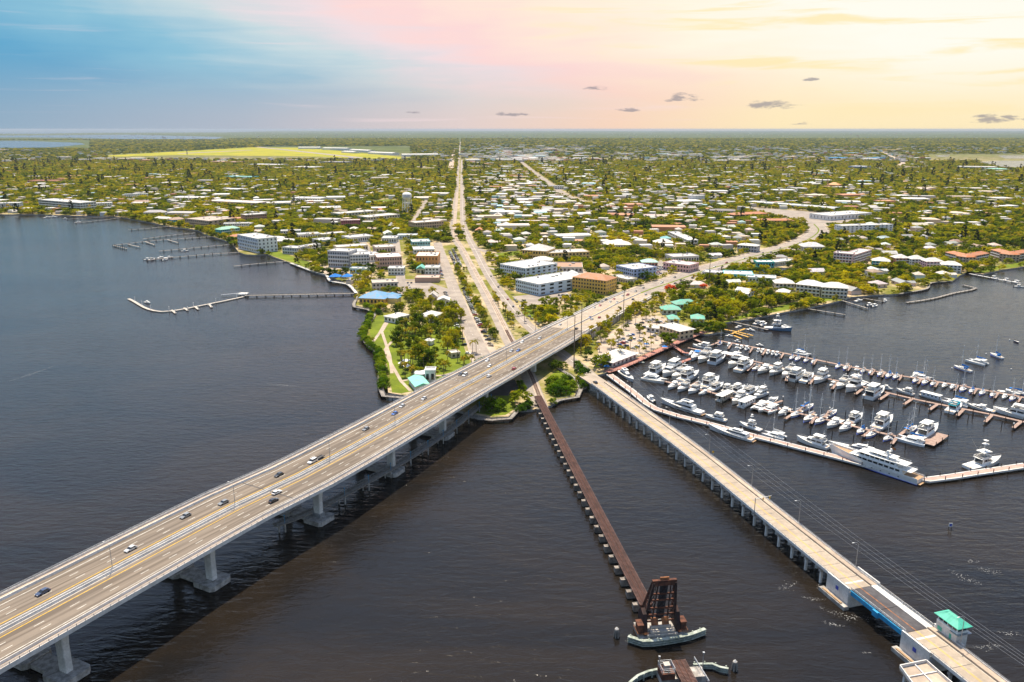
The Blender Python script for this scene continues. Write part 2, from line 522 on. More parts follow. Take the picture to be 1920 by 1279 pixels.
def path_resample(pts, step):
 """list of Vectors -> points and level tangents about every step metres, gently rounded"""
 pts = [Vector(p) for p in pts]
 out = []
 n = len(pts)
 for i in range(n - 1):
  p0, p1, p2, p3 = pts[max(i - 1, 0)], pts[i], pts[i + 1], pts[min(i + 2, n - 1)]
  L = (p2 - p1).length
  m_ = max(1, int(L / step))
  t0 = (p2 - p0) * 0.5 * L / max(1e-6, ((p2 - p1).length + (p1 - p0).length) * 0.5) if i else (p2 - p1)
  t1 = (p3 - p1) * 0.5 * L / max(1e-6, ((p3 - p2).length + (p2 - p1).length) * 0.5) if i + 2 < n else (p2 - p1)
  for k in range(m_):
   t = k / m_
   h00, h10, h01, h11 = 2*t**3 - 3*t**2 + 1, t**3 - 2*t**2 + t, -2*t**3 + 3*t**2, t**3 - t**2
   out.append(p1 * h00 + t0 * h10 + p2 * h01 + t1 * h11)
 out.append(pts[-1])
 res = []
 for i, p in enumerate(out):
  d = out[min(i + 1, len(out) - 1)] - out[max(i - 1, 0)]
  d.z = 0
  res.append((p, d.normalized()))
 return res
def sweep(mb, path, prof, mi=0):
 """closed profile of (right offset, height) carried along a path"""
 secs = []
 for p, d in path:
  r = Vector((d.y, -d.x, 0))
  secs.append([p + r * a + Vector((0, 0, h)) for a, h in prof])
 mb.loft(secs, mi)
def rect(a, b, c, d):
 return [(a, c), (b, c), (b, d), (a, d)]
def ribbon(mb, path, a, b, dz, mi=0):
 secs = []
 for p, d in path:
  r = Vector((d.y, -d.x, 0))
  secs.append([p + r * a + Vector((0, 0, dz)), p + r * b + Vector((0, 0, dz))])
 ids = [mb.add(q) for q in secs]
 for u, v in zip(ids, ids[1:]):
  mb.f.append((u[0], u[1], v[1], v[0]))
  mb.m.append(mi)
def subpath(path, s0, s1):
 """the stretch of a resampled path between two running lengths"""
 out, s = [], 0.0
 for (p, d), (q, e) in zip(path, path[1:]):
  L = (q - p).length
  if s + L > s0 and s < s1:
   if not out:
    out.append((p.lerp(q, max(0, (s0 - s) / L)), d))
   if s + L <= s1:
    out.append((q, e))
   else:
    out.append((p.lerp(q, (s1 - s) / L), d))
    break
  s += L
 return out
def plen(path):
 return sum((b_[0] - a[0]).length for a, b_ in zip(path, path[1:]))
def along(path, s):
 for (p, d), (q, e) in zip(path, path[1:]):
  L = (q - p).length
  if s <= L:
   return p.lerp(q, s / max(L, 1e-6)), d
  s -= L
 return path[-1]
ORD = ['first', 'second', 'third', 'fourth', 'fifth', 'sixth', 'seventh', 'eighth', 'ninth', 'tenth', 'eleventh', 'twelfth', 'thirteenth', 'fourteenth',
       'fifteenth', 'sixteenth', 'seventeenth', 'eighteenth', 'nineteenth', 'twentieth', 'twenty-first', 'twenty-second', 'twenty-third', 'twenty-fourth',
       'twenty-fifth', 'twenty-sixth', 'twenty-seventh', 'twenty-eighth', 'twenty-ninth', 'thirtieth', 'thirty-first', 'thirty-second', 'thirty-third',
       'thirty-fourth', 'thirty-fifth', 'thirty-sixth', 'thirty-seventh', 'thirty-eighth', 'thirty-ninth', 'fortieth', 'forty-first', 'forty-second', 'forty-third', 'forty-fourth', 'forty-fifth', 'forty-sixth', 'forty-seventh', 'forty-eighth', 'forty-ninth', 'fiftieth']
# ================================================================== SETTING
mb = MB()
for gx in (-60000, -1500, -400, 400, 1500):
 nx = {-60000: -1500, -1500: -400, -400: 400, 400: 1500, 1500: 60000}[gx]
 for a_, b_ in ((-3000, 150), (150, 900), (900, 3000), (3000, 90000)):
  mb.face([(gx, a_, 0), (nx, a_, 0), (nx, b_, 0), (gx, b_, 0)])
struct(mb.build('water', 'river_water'))
SHORE_PX = [(-1500, 392), (-300, 398), (0, 402), (80, 402), (120, 404), (165, 405), (226, 407), (266, 414), (300, 421), (324, 426), (348, 428), (372, 432), (383, 439),
   (409, 447), (433, 454), (447, 472), (460, 477), (478, 478), (500, 476), (514, 482), (548, 494), (583, 508), (612, 517), (640, 527), (652, 533), (668, 549), (673, 556),
   (667, 573), (694, 580), (703, 592), (695, 606), (686, 632), (698, 648), (714, 662), (720, 678), (728, 736), (760, 742), (800, 752), (850, 767), (885, 776),
   (922, 783), (954, 781), (966, 769), (1000, 768), (1012, 764), (1033, 760), (1048, 750), (1078, 743), (1081, 731), (1099, 725), (1104, 712), (1115, 704),
   (1134, 700), (1160, 689), (1230, 659), (1312, 625), (1322, 627), (1356, 622), (1352, 606), (1376, 602), (1406, 598), (1441, 591), (1477, 584), (1510, 578),
   (1549, 570), (1578, 563), (1595, 557), (1640, 553), (1684, 551), (1738, 541), (1745, 530), (1787, 526), (1800, 516), (1814, 511), (1844, 514), (1877, 506), (1920, 500), (2100, 488), (2600, 470)]
SHORE = [G(*p) for p in SHORE_PX]
land_poly = [(p.x, p.y) for p in SHORE] + [(40000, 1500), (60000, 85000), (-60000, 85000), (-60000, 2000)]
mb = MB()
mb.prism(land_poly, -2.0, GZ, 0, 1)
struct(mb.build('ground', ['land', 'stained_concrete']))
# ---- masks on a 4 m grid used when trees and houses are set out
CELL, MX0, MY0, MW, MH = 4.0, -2600.0, 440.0, 1300, 990
NO_TREE = np.zeros((MH, MW), bool)
NO_HOUSE = np.zeros((MH, MW), bool)
LANDM = np.zeros((MH, MW), bool)
def poly_mask(poly):
 poly = [(p[0], p[1]) for p in poly]
 xs = [p[0] for p in poly]
 ys = [p[1] for p in poly]
 i0, i1 = max(0, int((min(xs) - MX0) / CELL)), min(MW, int((max(xs) - MX0) / CELL) + 2)
 j0, j1 = max(0, int((min(ys) - MY0) / CELL)), min(MH, int((max(ys) - MY0) / CELL) + 2)
 if i1 <= i0 or j1 <= j0:
  return None
 gx, gy = np.meshgrid(MX0 + (np.arange(i0, i1) + 0.5) * CELL, MY0 + (np.arange(j0, j1) + 0.5) * CELL)
 ins = np.zeros(gx.shape, bool)
 for (x0, y0), (x1, y1) in zip(poly, poly[1:] + poly[:1]):
  if y0 == y1:
   continue
  c = ((y0 > gy) != (y1 > gy)) & (gx < (x1 - x0) * (gy - y0) / (y1 - y0) + x0)
  ins ^= c
 return (j0, j1, i0, i1, ins)
def block(poly, trees=True, houses=True):
 r = poly_mask(poly)
 if r is None:
  return
 j0, j1, i0, i1, ins = r
 if trees:
  NO_TREE[j0:j1, i0:i1] |= ins
 if houses:
  NO_HOUSE[j0:j1, i0:i1] |= ins
def block_disc(x, y, r, trees=True, houses=True, stretch=0.0):
 block([(x + r * cos(a * pi / 5), y - stretch / 2 + (r + stretch / 2) * sin(a * pi / 5)) for a in range(10)], trees, houses)
r_ = poly_mask(land_poly)
LANDM[r_[0]:r_[1], r_[2]:r_[3]] = r_[4]
def free(mask, x, y):
 i, j = int((x - MX0) / CELL), int((y - MY0) / CELL)
 return 0 <= i < MW and 0 <= j < MH and LANDM[j, i] and not mask[j, i]
def far_sheet(name, px, mat, dz, trees=True, tex=None):
 mb = MB()
 q = [G(*p) for p in px]
 mb.sheet(q, GZ + dz)
 block(q)
 return struct(mb.build(name, mat))
far_sheet('ocean', [(-900, 243.0), (640, 243.0), (520, 245.5), (420, 248.4), (170, 249.2), (75, 251), (-900, 248)], 'river_water', 0.9)
far_sheet('inlet', [(72, 254), (240, 252.6), (420, 257), (400, 262), (220, 261), (150, 258.6), (60, 258), (-600, 258), (-600, 256)], 'river_water', 0.9)
far_sheet('bay', [(-600, 266), (40, 264), (150, 268), (160, 271), (100, 276.5), (0, 278), (-600, 278)], 'river_water', 0.9)
far_sheet('creek', [(1820, 305), (1870, 301.5), (2100, 302), (2100, 316), (1880, 317.5), (1860, 312)], 'river_water', 0.5)
far_sheet('creek', [(1870, 291.5), (2100, 290), (2100, 297), (1885, 297.5)], 'river_water', 0.5)
far_sheet('creek', [(1752, 291.5), (1782, 290), (1778, 294), (1760, 294.5)], 'river_water', 0.5)
far_sheet('boat_basin', [(1405, 505), (1425, 500.5), (1490, 503), (1479, 511), (1412, 512.5)], 'river_water', 0.05)
far_sheet('airfield_grass', [(190, 292.5), (300, 286), (470, 276.5), (560, 277), (640, 283), (770, 296), (740, 299), (560, 293), (330, 291), (220, 294)], 'field', 0.30)
far_sheet('runway', [(330, 287.8), (470, 281.2), (476, 281.8), (340, 288.6)], 'street', 0.5)
far_sheet('runway', [(474, 275.4), (486, 275.2), (690, 296.4), (668, 296.6)], 'street', 0.5)
far_sheet('sports_field', [(690, 381), (700, 376), (726, 373.5), (746, 375), (750, 378), (735, 382), (708, 383.5)], 'lawn', 0.08)
far_sheet('playing_field', [(640, 322.5), (700, 320), (722, 324), (700, 327), (650, 326.5)], 'lawn', 0.08)
far_sheet('school_lawn', [(925, 476), (975, 470), (985, 477), (940, 481)], 'lawn', 0.06)
# lawns
far_sheet('lawn', [(700, 600), (715, 588), (730, 596), (752, 600), (790, 610), (860, 590), (866, 640), (884, 690), (846, 700), (800, 728), (752, 738), (735, 736), (728, 690), (716, 660), (697, 640), (693, 620)], 'lawn', 0.03)
far_sheet('lawn', [(498, 475), (520, 470), (560, 486), (592, 494), (575, 503), (545, 491), (515, 481)], 'lawn', 0.03)
far_sheet('lawn', [(880, 772), (905, 745), (930, 728), (962, 742), (968, 765), (948, 778), (922, 780)], 'lawn', 0.03)
far_sheet('lawn', [(1022, 712), (1050, 690), (1068, 700), (1080, 728), (1076, 740), (1046, 746), (1030, 740)], 'lawn', 0.03)
far_sheet('lawn', [(1355, 606), (1400, 596), (1480, 580), (1580, 558), (1570, 550), (1470, 572), (1380, 594)], 'lawn', 0.03)
far_sheet('lawn', [(1802, 513), (1830, 506), (1920, 490), (1925, 498), (1877, 504), (1844, 512), (1815, 509)], 'lawn', 0.03)
for a_ in ([(1350, 541), (1400, 548), (1420, 560), (1360, 566)], [(985, 560), (1035, 585), (1050, 596), (1012, 604), (980, 590)]):
 mb = MB()
 mb.sheet([G(*p) for p in a_], GZ + 0.03)
 struct(mb.build('lawn', 'lawn'))
# paved lots
far_sheet('car_park', [(1118, 640), (1180, 600), (1225, 590), (1262, 602), (1300, 618), (1250, 645), (1190, 672), (1140, 690), (1125, 684)], 'sand_paving', 0.04)
far_sheet('plaza', [(842, 541), (860, 539), (884, 585), (908, 632), (934, 662), (886, 688), (876, 650), (862, 598)], 'sand_paving', 0.06)
far_sheet('car_park', [(1160, 512), (1240, 488), (1262, 508), (1200, 528)], 'street', 0.04)
far_sheet('car_park', [(960, 556), (1060, 545), (1075, 560), (1000, 580)], 'street', 0.04)
far_sheet('car_park', [(700, 528), (800, 528), (850, 545), (842, 560), (770, 556), (720, 545)], 'street', 0.04)
far_sheet('car_park', [(1400, 388), (1560, 400), (1640, 420), (1560, 425), (1420, 402)], 'street', 0.04)
far_sheet('beach', [(590, 500), (640, 498), (650, 512), (612, 515)], 'sand_paving', 0.03)
far_sheet('drive', [(884, 772), (897, 750), (935, 716), (965, 712), (972, 728), (952, 742), (925, 742), (905, 752)], 'dark_asphalt', 0.05)
far_sheet('building_lot', [(1006, 508), (1095, 505), (1110, 512), (1020, 520)], 'sand_paving', 0.04)
def road(px, width, mat='street', dz=0.09, name='road', clear=6.0, lines=None):
 path = path_resample([G(*p) for p in px], 25.0)
 mb = MB()
 ribbon(mb, path, -width / 2, width / 2, dz)
 struct(mb.build(name, mat))
 c = width / 2 + clear
 for (p, d), (q, e) in zip(path, path[1:]):
  r = Vector((d.y, -d.x, 0)) * c
  f = d * 4
  block([p - r - f, p + r - f, q + r + f, q - r + f])
 if lines:
  mb = MB()
  for off, w, dash in lines:
   if dash:
    s, L = 0.0, plen(path)
    while s < L - 4:
     ribbon(mb, subpath(path, s, s + 3.0), off - w / 2, off + w / 2, dz + 0.012)
     s += 12.2
   else:
    ribbon(mb, path, off - w / 2, off + w / 2, dz + 0.012)
  struct(mb.build('road_marking', 'road_paint'))
 return path
# the streets
RAILROAD = road([(1012, 764), (1003, 740), (992, 708), (972, 668), (955, 640), (935, 600), (915, 560), (897, 527), (880, 495), (866, 468), (854, 450), (849, 436), (851, 410), (856, 360), (859.5, 310), (861.5, 285), (863, 266)], 11, 'street', 0.10, 'railway_bed', 4)
FLAGLER = road([(915, 690), (905, 668), (888, 632), (872, 598), (856, 556), (843, 520), (833, 492), (824, 468), (820, 455)], 13, 'street', 0.13, clear=15, lines=[(0, 0.25, True)])
DIXIE_N = road([(1108, 706), (1090, 690), (1060, 668), (1030, 646), (998, 618), (972, 592), (948, 562), (926, 532), (908, 502), (893, 472), (884, 456), (876, 440), (869, 420), (867, 380), (866, 330), (866, 300)], 11, 'street', 0.14, clear=5, lines=[(0, 0.3, False)])
road([(946, 284), (960, 292), (985, 311), (1005, 327), (1030, 345), (1060, 366), (1110, 385)], 26, 'street', 0.12)
road([(1640, 279), (1655, 285), (1668, 292), (1690, 301), (1692, 308), (1680, 314)], 30, 'sand_paving', 0.12)
road([(1760, 283), (1830, 283.5), (1920, 287), (2050, 290)], 34, 'sand_paving', 2.0)
road([(742, 448), (745, 476), (749, 505), (753, 536)], 11, 'street', 0.11, clear=8)
road([(700, 500), (690, 470), (676, 445)], 9, 'street', 0.11)
road([(620, 505), (660, 516), (720, 524), (790, 526), (846, 524)], 9, 'street', 0.16)
road([(886, 462), (960, 490), (1040, 508), (1110, 520), (1180, 532)], 9, 'street', 0.11, clear=4)
road([(905, 500), (960, 512), (1000, 524)], 8, 'street', 0.12)
road([(700, 640), (712, 624), (722, 606), (742, 594), (772, 590)], 2.6, 'sand_paving', 0.06, 'path', 0.5)
road([(735, 700), (731, 668), (722, 640), (716, 622), (728, 603), (745, 598)], 2.4, 'sand_paving', 0.07, 'path', 0.5)
road([(735, 640), (722, 655), (738, 690), (752, 715), (770, 733)], 2.4, 'sand_paving', 0.075, 'path', 0.5)
road([(752, 715), (790, 706), (830, 704), (870, 694)], 3, 'sand_paving', 0.065, 'path', 0.5)
road([(1290, 378), (1360, 392), (1420, 408), (1500, 416), (1560, 424)], 13, 'street', 0.11, clear=5)
road([(800, 375), (785, 400), (770, 425)], 10, 'street', 0.11, clear=4)
road([(845, 318), (848, 300), (852, 282)], 24, 'sand_paving', 0.12, clear=8)
road([(440, 400), (520, 393), (600, 388), (680, 392)], 10, 'street', 0.11, clear=4)
road([(900, 372), (1000, 384), (1100, 398), (1200, 402), (1300, 396)], 11, 'street', 0.11, clear=4)
road([(960, 434), (1080, 440), (1180, 432), (1260, 414)], 8, 'street', 0.11, clear=3)
# ================================================================== HIGHWAY BRIDGE
zt = [(60, 23), (150, 22), (210, 21.4), (270, 20.5), (320, 19.8), (375, 18.8), (427, 17.5), (486, 15.5), (556, 13.2), (640, 9.5), (740, 5.4), (820, 2.5), (900, 1.9), (5000, 1.9)]
def zdeck(y):
 for (a_, b_), (c_, e_) in zip(zt, zt[1:]):
  if a_ <= y <= c_:
   return b_ + (e_ - b_) * (y - a_) / (c_ - a_)
 return zt[0][1]
def on_deck(px, py):
 z = 15.0
 for _ in range(60):
  z = zdeck(at(px, py, z).y)
 return at(px, py, z)
cpx = [(0, 1183), (443, 949), (562, 893), (730, 802), (860, 728), (905, 704), (1001, 652), (1065, 617), (1125, 587), (1165, 566), (1210, 546), (1260, 529), (1325, 506), (1360, 496), (1427, 477), (1490, 459), (1522, 445), (1535, 432), (1526, 420)]
cp = [on_deck(*p) for p in cpx]
d0 = (cp[0] - cp[1])
d0.z = 0
d0.normalize()
e0 = cp[0] + d0 * 130
e0.z = 22.6
cp = [e0] + cp
HWY = path_resample(cp, 12.0)
for p, d in HWY:
 p.z = zdeck(p.y)
i_land = next(i for i, (p, d) in enumerate(HWY) if p.y > 640)
i_flat = next(i for i, (p, d) in enumerate(HWY) if p.y > 835)
BR = HWY[:i_land + 1]
RAMP = HWY[i_land:i_flat + 1]
o0 = tuple(BR[len(BR) // 2][0][:2]) + (0.0,)
bridge = thing('highway_bridge', 'tall six-lane concrete highway bridge sweeping from lower left to the town', 'bridge', o0)
def part(fn, name, mats, parent=bridge, o=o0, smooth=False):
 mb = MB(*o)
 fn(mb)
 return mb.build(name, mats, parent, smooth)
# twin box girders and the deck slab
GIR = [(-19.6, -0.02), (-19.6, -0.55), (-15.5, -0.95), (-13.0, -3.0), (-7.0, -3.0), (-4.2, -0.95), (-0.6, -0.55), (-0.6, -0.02)]
deck = part(lambda mb: (sweep(mb, BR, GIR), sweep(mb, BR, [(-a, h) for a, h in GIR][::-1])), 'box_girder', 'pale_concrete')
part(lambda mb: ribbon(mb, BR, -19.6, 19.6, 0.0), 'deck', 'deck_asphalt')
part(lambda mb: (ribbon(mb, BR, -19.3, -16.9, 0.012), ribbon(mb, BR, 16.9, 19.3, 0.012)), 'shoulder_strip', 'sand_paving')
JB = lambda c: [(c - 0.30, 0), (c + 0.30, 0), (c + 0.30, 0.12), (c + 0.14, 0.45), (c + 0.12, 0.95), (c - 0.12, 0.95), (c - 0.14, 0.45), (c - 0.30, 0.12)]
for c in (-16.4, 16.4, -0.75, 0.75):
 part(lambda mb: sweep(mb, BR, JB(c)), 'barrier', 'pale_concrete')
for c in (-19.55, 19.55):
 pp = part(lambda mb: sweep(mb, BR, rect(c - 0.16, c + 0.16, -0.75, 0.75)), 'parapet', 'pale_concrete')
 def rail(mb, c=c):
  for h in (1.05, 1.4):
   sweep(mb, BR, rect(c - 0.06, c + 0.06, h, h + 0.1))
  s, L = 1.0, plen(BR)
  while s < L:
   p, d = along(BR, s)
   r = Vector((d.y, -d.x, 0)) * c
   mb.beam(p + r + Vector((0, 0, 0.75)), p + r + Vector((0, 0, 1.5)), 0.14)
   s += 3.0
 q = MB(*o0)
 rail(q)
 q.build('railing', 'galvanised', pp)
def marks(mb, path, dashes=True):
 for c in (-13.9, 13.9):
  ribbon(mb, path, c - 0.13, c + 0.13, 0.02)
 if dashes:
  L = plen(path)
  for c in (-10.5, -7.1, 7.1, 10.5):
   s = 2.0
   while s < L - 4:
    ribbon(mb, subpath(path, s, s + 3.4), c - 0.11, c + 0.11, 0.02)
    s += 12.2
part(lambda mb: marks(mb, BR), 'lane_marking', 'road_paint')
part(lambda mb: ribbon(mb, BR, -1.5, 1.5, 0.016), 'median_strip', 'concrete')
part(lambda mb: [ribbon(mb, BR, c - 0.17, c + 0.17, 0.022) for c in (-3.5, 3.5)], 'edge_line', 'yellow_paint')
for s_ in (118, 245, 430):
 def jt(mb, s_=s_):
  p, d = along(BR, s_)
  r = Vector((d.y, -d.x, 0))
  for a_, b_ in ((-16, -1.1), (1.1, 16)):
   mb.face([p + r * a_ + Vector((0, 0, .03)), p + r * b_ + Vector((0, 0, .03)), p + r * b_ + d * 0.5 + Vector((0, 0, .03)), p + r * a_ + d * 0.5 + Vector((0, 0, .03))])
 part(jt, 'expansion_joint', 'dark_metal')
# piers: one curved column under each girder, on a stepped footing
PIER_Y = [(140, 1290), (398, 1108), (597, 985), (738, 888), (848, 818), (933, 754), (1020, 694)]
for k, pp_ in enumerate(PIER_Y):
 base = at(pp_[0], pp_[1], 2.0)
 # nearest place on the path
 bi = min(range(len(BR)), key=lambda i: abs((BR[i][0] - base).to_2d().dot(BR[i][1].to_2d())))
 p, d = BR[bi]
 r = Vector((d.y, -d.x, 0))
 zt_ = p.z - 2.98
 on_land = k >= 5
 fz = GZ if on_land else 2.3
 for side in (-1, 1):
  cpos = p + r * side * 10.0
  def col(mb, cpos=cpos, side=side):
   H_ = zt_ - fz
   secs = []
   for t in (0, 0.3, 0.6, 0.75, 0.86, 0.94, 1.0):
    z = fz + H_ * t
    fl = max(0.0, t - 0.6) / 0.4
    out = 1.9 + 1.5 * fl * fl
    w2 = 1.25 + 0.2 * fl
    a_, b_ = (-1.9, out) if side > 0 else (-out, 1.9)
    ch = 0.25
    secs.append([cpos + r * u + d * v + Vector((0, 0, z - cpos.z)) for u, v in
                             ((a_ + ch, -w2), (b_ - ch, -w2), (b_, -w2 + ch), (b_, w2 - ch), (b_ - ch, w2), (a_ + ch, w2), (a_, w2 - ch), (a_, -w2 + ch))])
   mb.loft(secs)
  pc = part(col, 'pier_column', 'pale_concrete')
  if not on_land:
   def foot(mb, cpos=cpos):
    q = [(-4.6, -6), (4.6, -6), (6, -4.6), (6, 4.6), (4.6, 6), (-4.6, 6), (-6, 4.6), (-6, -4.6)]
    pts = [cpos + r * a_ * 0.93 + d * b_ * 0.88 for a_, b_ in q]
    mb.prism(pts, 0.15, fz, 0)
   part(foot, 'footing', 'stained_concrete')
   if k in (2, 3):
    def skirt(mb, cpos=cpos):
     mb.obx(cpos, d, 3.2, 4.5, fz, fz + 1.8)
    part(skirt, 'column_base', 'galvanised')
 if not on_land:
  part(lambda mb: mb.obx(p, r, 9.0, 6.5, 0.3, fz - 0.35), 'tie_beam', 'stained_concrete')
# the approach ramp between retaining walls, then the avenue on the ground
ramp = thing('highway_ramp', 'highway approach ramp between retaining walls where the tall bridge lands', 'ramp', o0)
def wallsec(mb):
 secs = []
 for p, d in RAMP:
  r = Vector((d.y, -d.x, 0))
  a_, b_ = p - r * 19.6, p + r * 19.6
  secs.append([(a_.x, a_.y, GZ - 0.6), (b_.x, b_.y, GZ - 0.6), (b_.x, b_.y, p.z), (a_.x, a_.y, p.z)])
 mb.loft(secs)
part(wallsec, 'retaining_wall', 'concrete', ramp)
part(lambda mb: ribbon(mb, RAMP, -17, 17, 0.02), 'road_surface', 'bridge_slab', ramp)
for c in (-19.4, 19.4, -16.4, 16.4, 0.0):
 part(lambda mb: sweep(mb, RAMP, rect(c - 0.2, c + 0.2, 0.0, 0.95)), 'barrier', 'pale_concrete', ramp)
part(lambda mb: marks(mb, [(p + Vector((0, 0, 0.02)), d) for p, d in RAMP]), 'lane_marking', 'road_paint', ramp)
part(lambda mb: [ribbon(mb, RAMP, c - 0.17, c + 0.17, 0.042) for c in (-3.5, 3.5)], 'edge_line', 'yellow_paint', ramp)
AV = HWY[i_flat:]
mb = MB()
ribbon(mb, AV, -17, 17, 0.0)
struct(mb.build('avenue', 'street'))
mb = MB()
marks(mb, AV)
struct(mb.build('road_marking', 'road_paint'))
for (p, d), (q, e) in zip(HWY, HWY[1:]):
 r = Vector((d.y, -d.x, 0)) * 21
 block([p - r - d * 5, p + r - d * 5, q + r + d * 5, q - r + d * 5])
mb = MB()
for c in (-19, 19):
 ribbon(mb, AV, c - 1.8, c + 1.8, 0.02)
q = MB()
ribbon(q, AV, -1.2, 1.2, 0.05)
struct(q.build('median_lawn', 'lawn'))
struct(mb.build('pavement', 'sand_paving'))
# street lamps on the bridge
def lamp_mesh(hh, arm, dbl=False):
 mb = MB()
 mb.tube((0, 0, 0), (0, 0, hh * 0.93), 0.16, 6, 0.09)
 mb.tube((0, 0, hh * 0.93), (arm * 0.35, 0, hh), 0.09, 5, 0.07)
 mb.tube((arm * 0.35, 0, hh), (arm, 0, hh + 0.1), 0.07, 5)
 pole = mb.mesh('pole', 'galvanised')
 mb = MB()
 mb.loft([[(arm - .1, -.18, hh), (arm + .8, -.14, hh + .02), (arm + .8, .14, hh + .02), (arm - .1, .18, hh)], [(arm - .1, -.14, hh + .22), (arm + .8, -.1, hh + .16), (arm + .8, .1, hh + .16), (arm - .1, .14, hh + .22)]])
 head = mb.mesh('lamp_head', 'white_paint')
 mb = MB()
 mb.bx(-.28, .28, -.28, .28, 0, .5)
 base = mb.mesh('base', 'pale_concrete')
 return pole, head, base
def place_lamp(ms, loc, rz, label, group):
 t = thing('street_lamp', label, 'street lamp', loc, rz, group)
 ob('pole', ms[0], t)
 ob('lamp_head', ms[1], t)
 ob('base', ms[2], t)
 return t
LM = lamp_mesh(9.6, 2.4)
for k, (px, py) in enumerate([(204, 1064), (443, 947), (610, 858), (735, 792), (940, 676), (1066, 616)]):
 z = 18.0
 for _ in range(40):
  z = zdeck(at(px, py, z).y) + 0.9
 p = at(px, py, z)
 bi = min(range(len(BR)), key=lambda i: (BR[i][0] - p).length)
 c, d = BR[bi]
 r = Vector((d.y, -d.x, 0))
 q = c + d * (p - c).dot(d)
 lab = ['street lamp on the highway bridge median nearest the lower left corner', 'second street lamp from the lower left on the highway bridge median',
           'street lamp on the highway bridge beside the white pickup truck', 'street lamp on the highway bridge beside the blue car',
           'street lamp on the highway bridge above the park road', 'farthest street lamp on the highway bridge, before the ramp'][k]
 place_lamp(LM, (q.x, q.y, q.z + 0.93), atan2(-r.y, -r.x), lab, 'lamps on the highway bridge')
# ================================================================== WALKWAY UNDER THE BRIDGE
wp = path_resample([at(px, py, 4.2) for px, py in [(515, 985), (560, 968), (612, 944), (668, 914), (722, 884), (770, 856), (815, 826), (860, 793), (903, 758), (925, 745)]], 6)
wk = thing('under_bridge_walkway', 'low pedestrian walkway with rails and blue lamp posts beneath the highway bridge', 'walkway', tuple(wp[len(wp) // 2][0][:2]) + (0,))
wo_ = tuple(wk.location)
part(lambda mb: sweep(mb, wp, rect(-2.0, 2.0, -0.5, 0.0)), 'deck', 'grey_wood', wk, wo_)
for c in (-1.95, 1.95):
 def wr(mb, c=c):
  for h in (0.4, 0.75, 1.1):
   sweep(mb, wp, rect(c - 0.05, c + 0.05, h, h + 0.08))
  s = 0.5
  while s < plen(wp):
   p, d = along(wp, s)
   q = p + Vector((d.y, -d.x, 0)) * c
   mb.beam(q, q + Vector((0, 0, 1.15)), 0.12)
   s += 2.5
 part(wr, 'railing', 'galvanised', wk, wo_)
s = 4.0
while s < plen(wp):
 p, d = along(wp, s)
 q = p + Vector((d.y, -d.x, 0)) * 1.7
 for qx in (q.x, p.x - 1.5):
  part(lambda mb: mb.tube((qx, q.y, -1), (qx, q.y, 3.8), 0.35), 'pile', 'stained_concrete', wk, wo_)
 part(lambda mb: (mb.tube((q.x, q.y, 4.2), (q.x, q.y, 8.0), 0.11), mb.bx(q.x - .35, q.x + .35, q.y - .2, q.y + .2, 8.0, 8.3)), 'lamp_post', 'blue_steel', wk, wo_)
 s += 17.0
# ================================================================== RAILWAY TRESTLE
RA, RB = at(1012, 750, 4.2), at(1212, 1134, 4.2)
rd = (RB - RA)
rd.z = 0
rd.normalize()
rr = Vector((-rd.y, rd.x, 0))
TP = path_resample([RA - rd * 8, RA.lerp(RB, .5), RB], 20)
tr = thing('railway_trestle', 'long straight rusty railway trestle on concrete piers crossing the dark river', 'railway bridge', (RA.x, RA.y, 0))
to = (RA.x, RA.y, 0)
def railpath(mb, path, z=0.0):
 for c in (-0.78, 0.78):
  sweep(mb, path, rect(c - 0.08, c + 0.08, z, z + 0.17))
def tie_field(mb, path, w, sp, z0, z1, tw=0.24):
 s, L = 0.3, plen(path)
 while s < L:
  p, d = along(path, s)
  mb.obx((p.x, p.y), (d.y, -d.x), w, tw, p.z + z0, p.z + z1)
  s += sp
def trestle(parent, o, path, piers):
 for c in (-1.9, 1.9):
  part(lambda mb: sweep(mb, path, rect(c - 0.22, c + 0.22, -1.25, 0.02)), 'girder', 'rust', parent, o)
  part(lambda mb: sweep(mb, path, rect(c * 1.26 - 0.07, c * 1.26 + 0.07, 0.1, 0.30)), 'guard_timber', 'track_bed', parent, o)
 part(lambda mb: ribbon(mb, path, -2.2, 2.2, 0.0), 'deck_plate', 'track_bed', parent, o)
 tf = part(lambda mb: tie_field(mb, path, 4.7, 0.62, 0.02, 0.20), 'sleepers', 'track_bed', parent, o)
 tf['kind'] = 'stuff'
 part(lambda mb: railpath(mb, path, 0.2), 'rail', 'rust', parent, o)
 for s in piers:
  p, d = along(path, s)
  r = Vector((d.y, -d.x, 0))
  def pier(mb):
   pl = p - rr * .7
   mb.obx(pl, r, 7.0, 2.0, 1.0, 2.9)
   mb.obx(pl, r, 6.4, 1.7, -1.0, 1.02)
   mb.obx(p, r, 5.0, 1.5, 2.88, 3.3)
  part(pier, 'pier', 'pier_stone', parent, o)
LT = plen(TP)
trestle(tr, to, TP, [12 + i * 8.55 for i in range(int((LT - 14) / 8.55) + 1)])
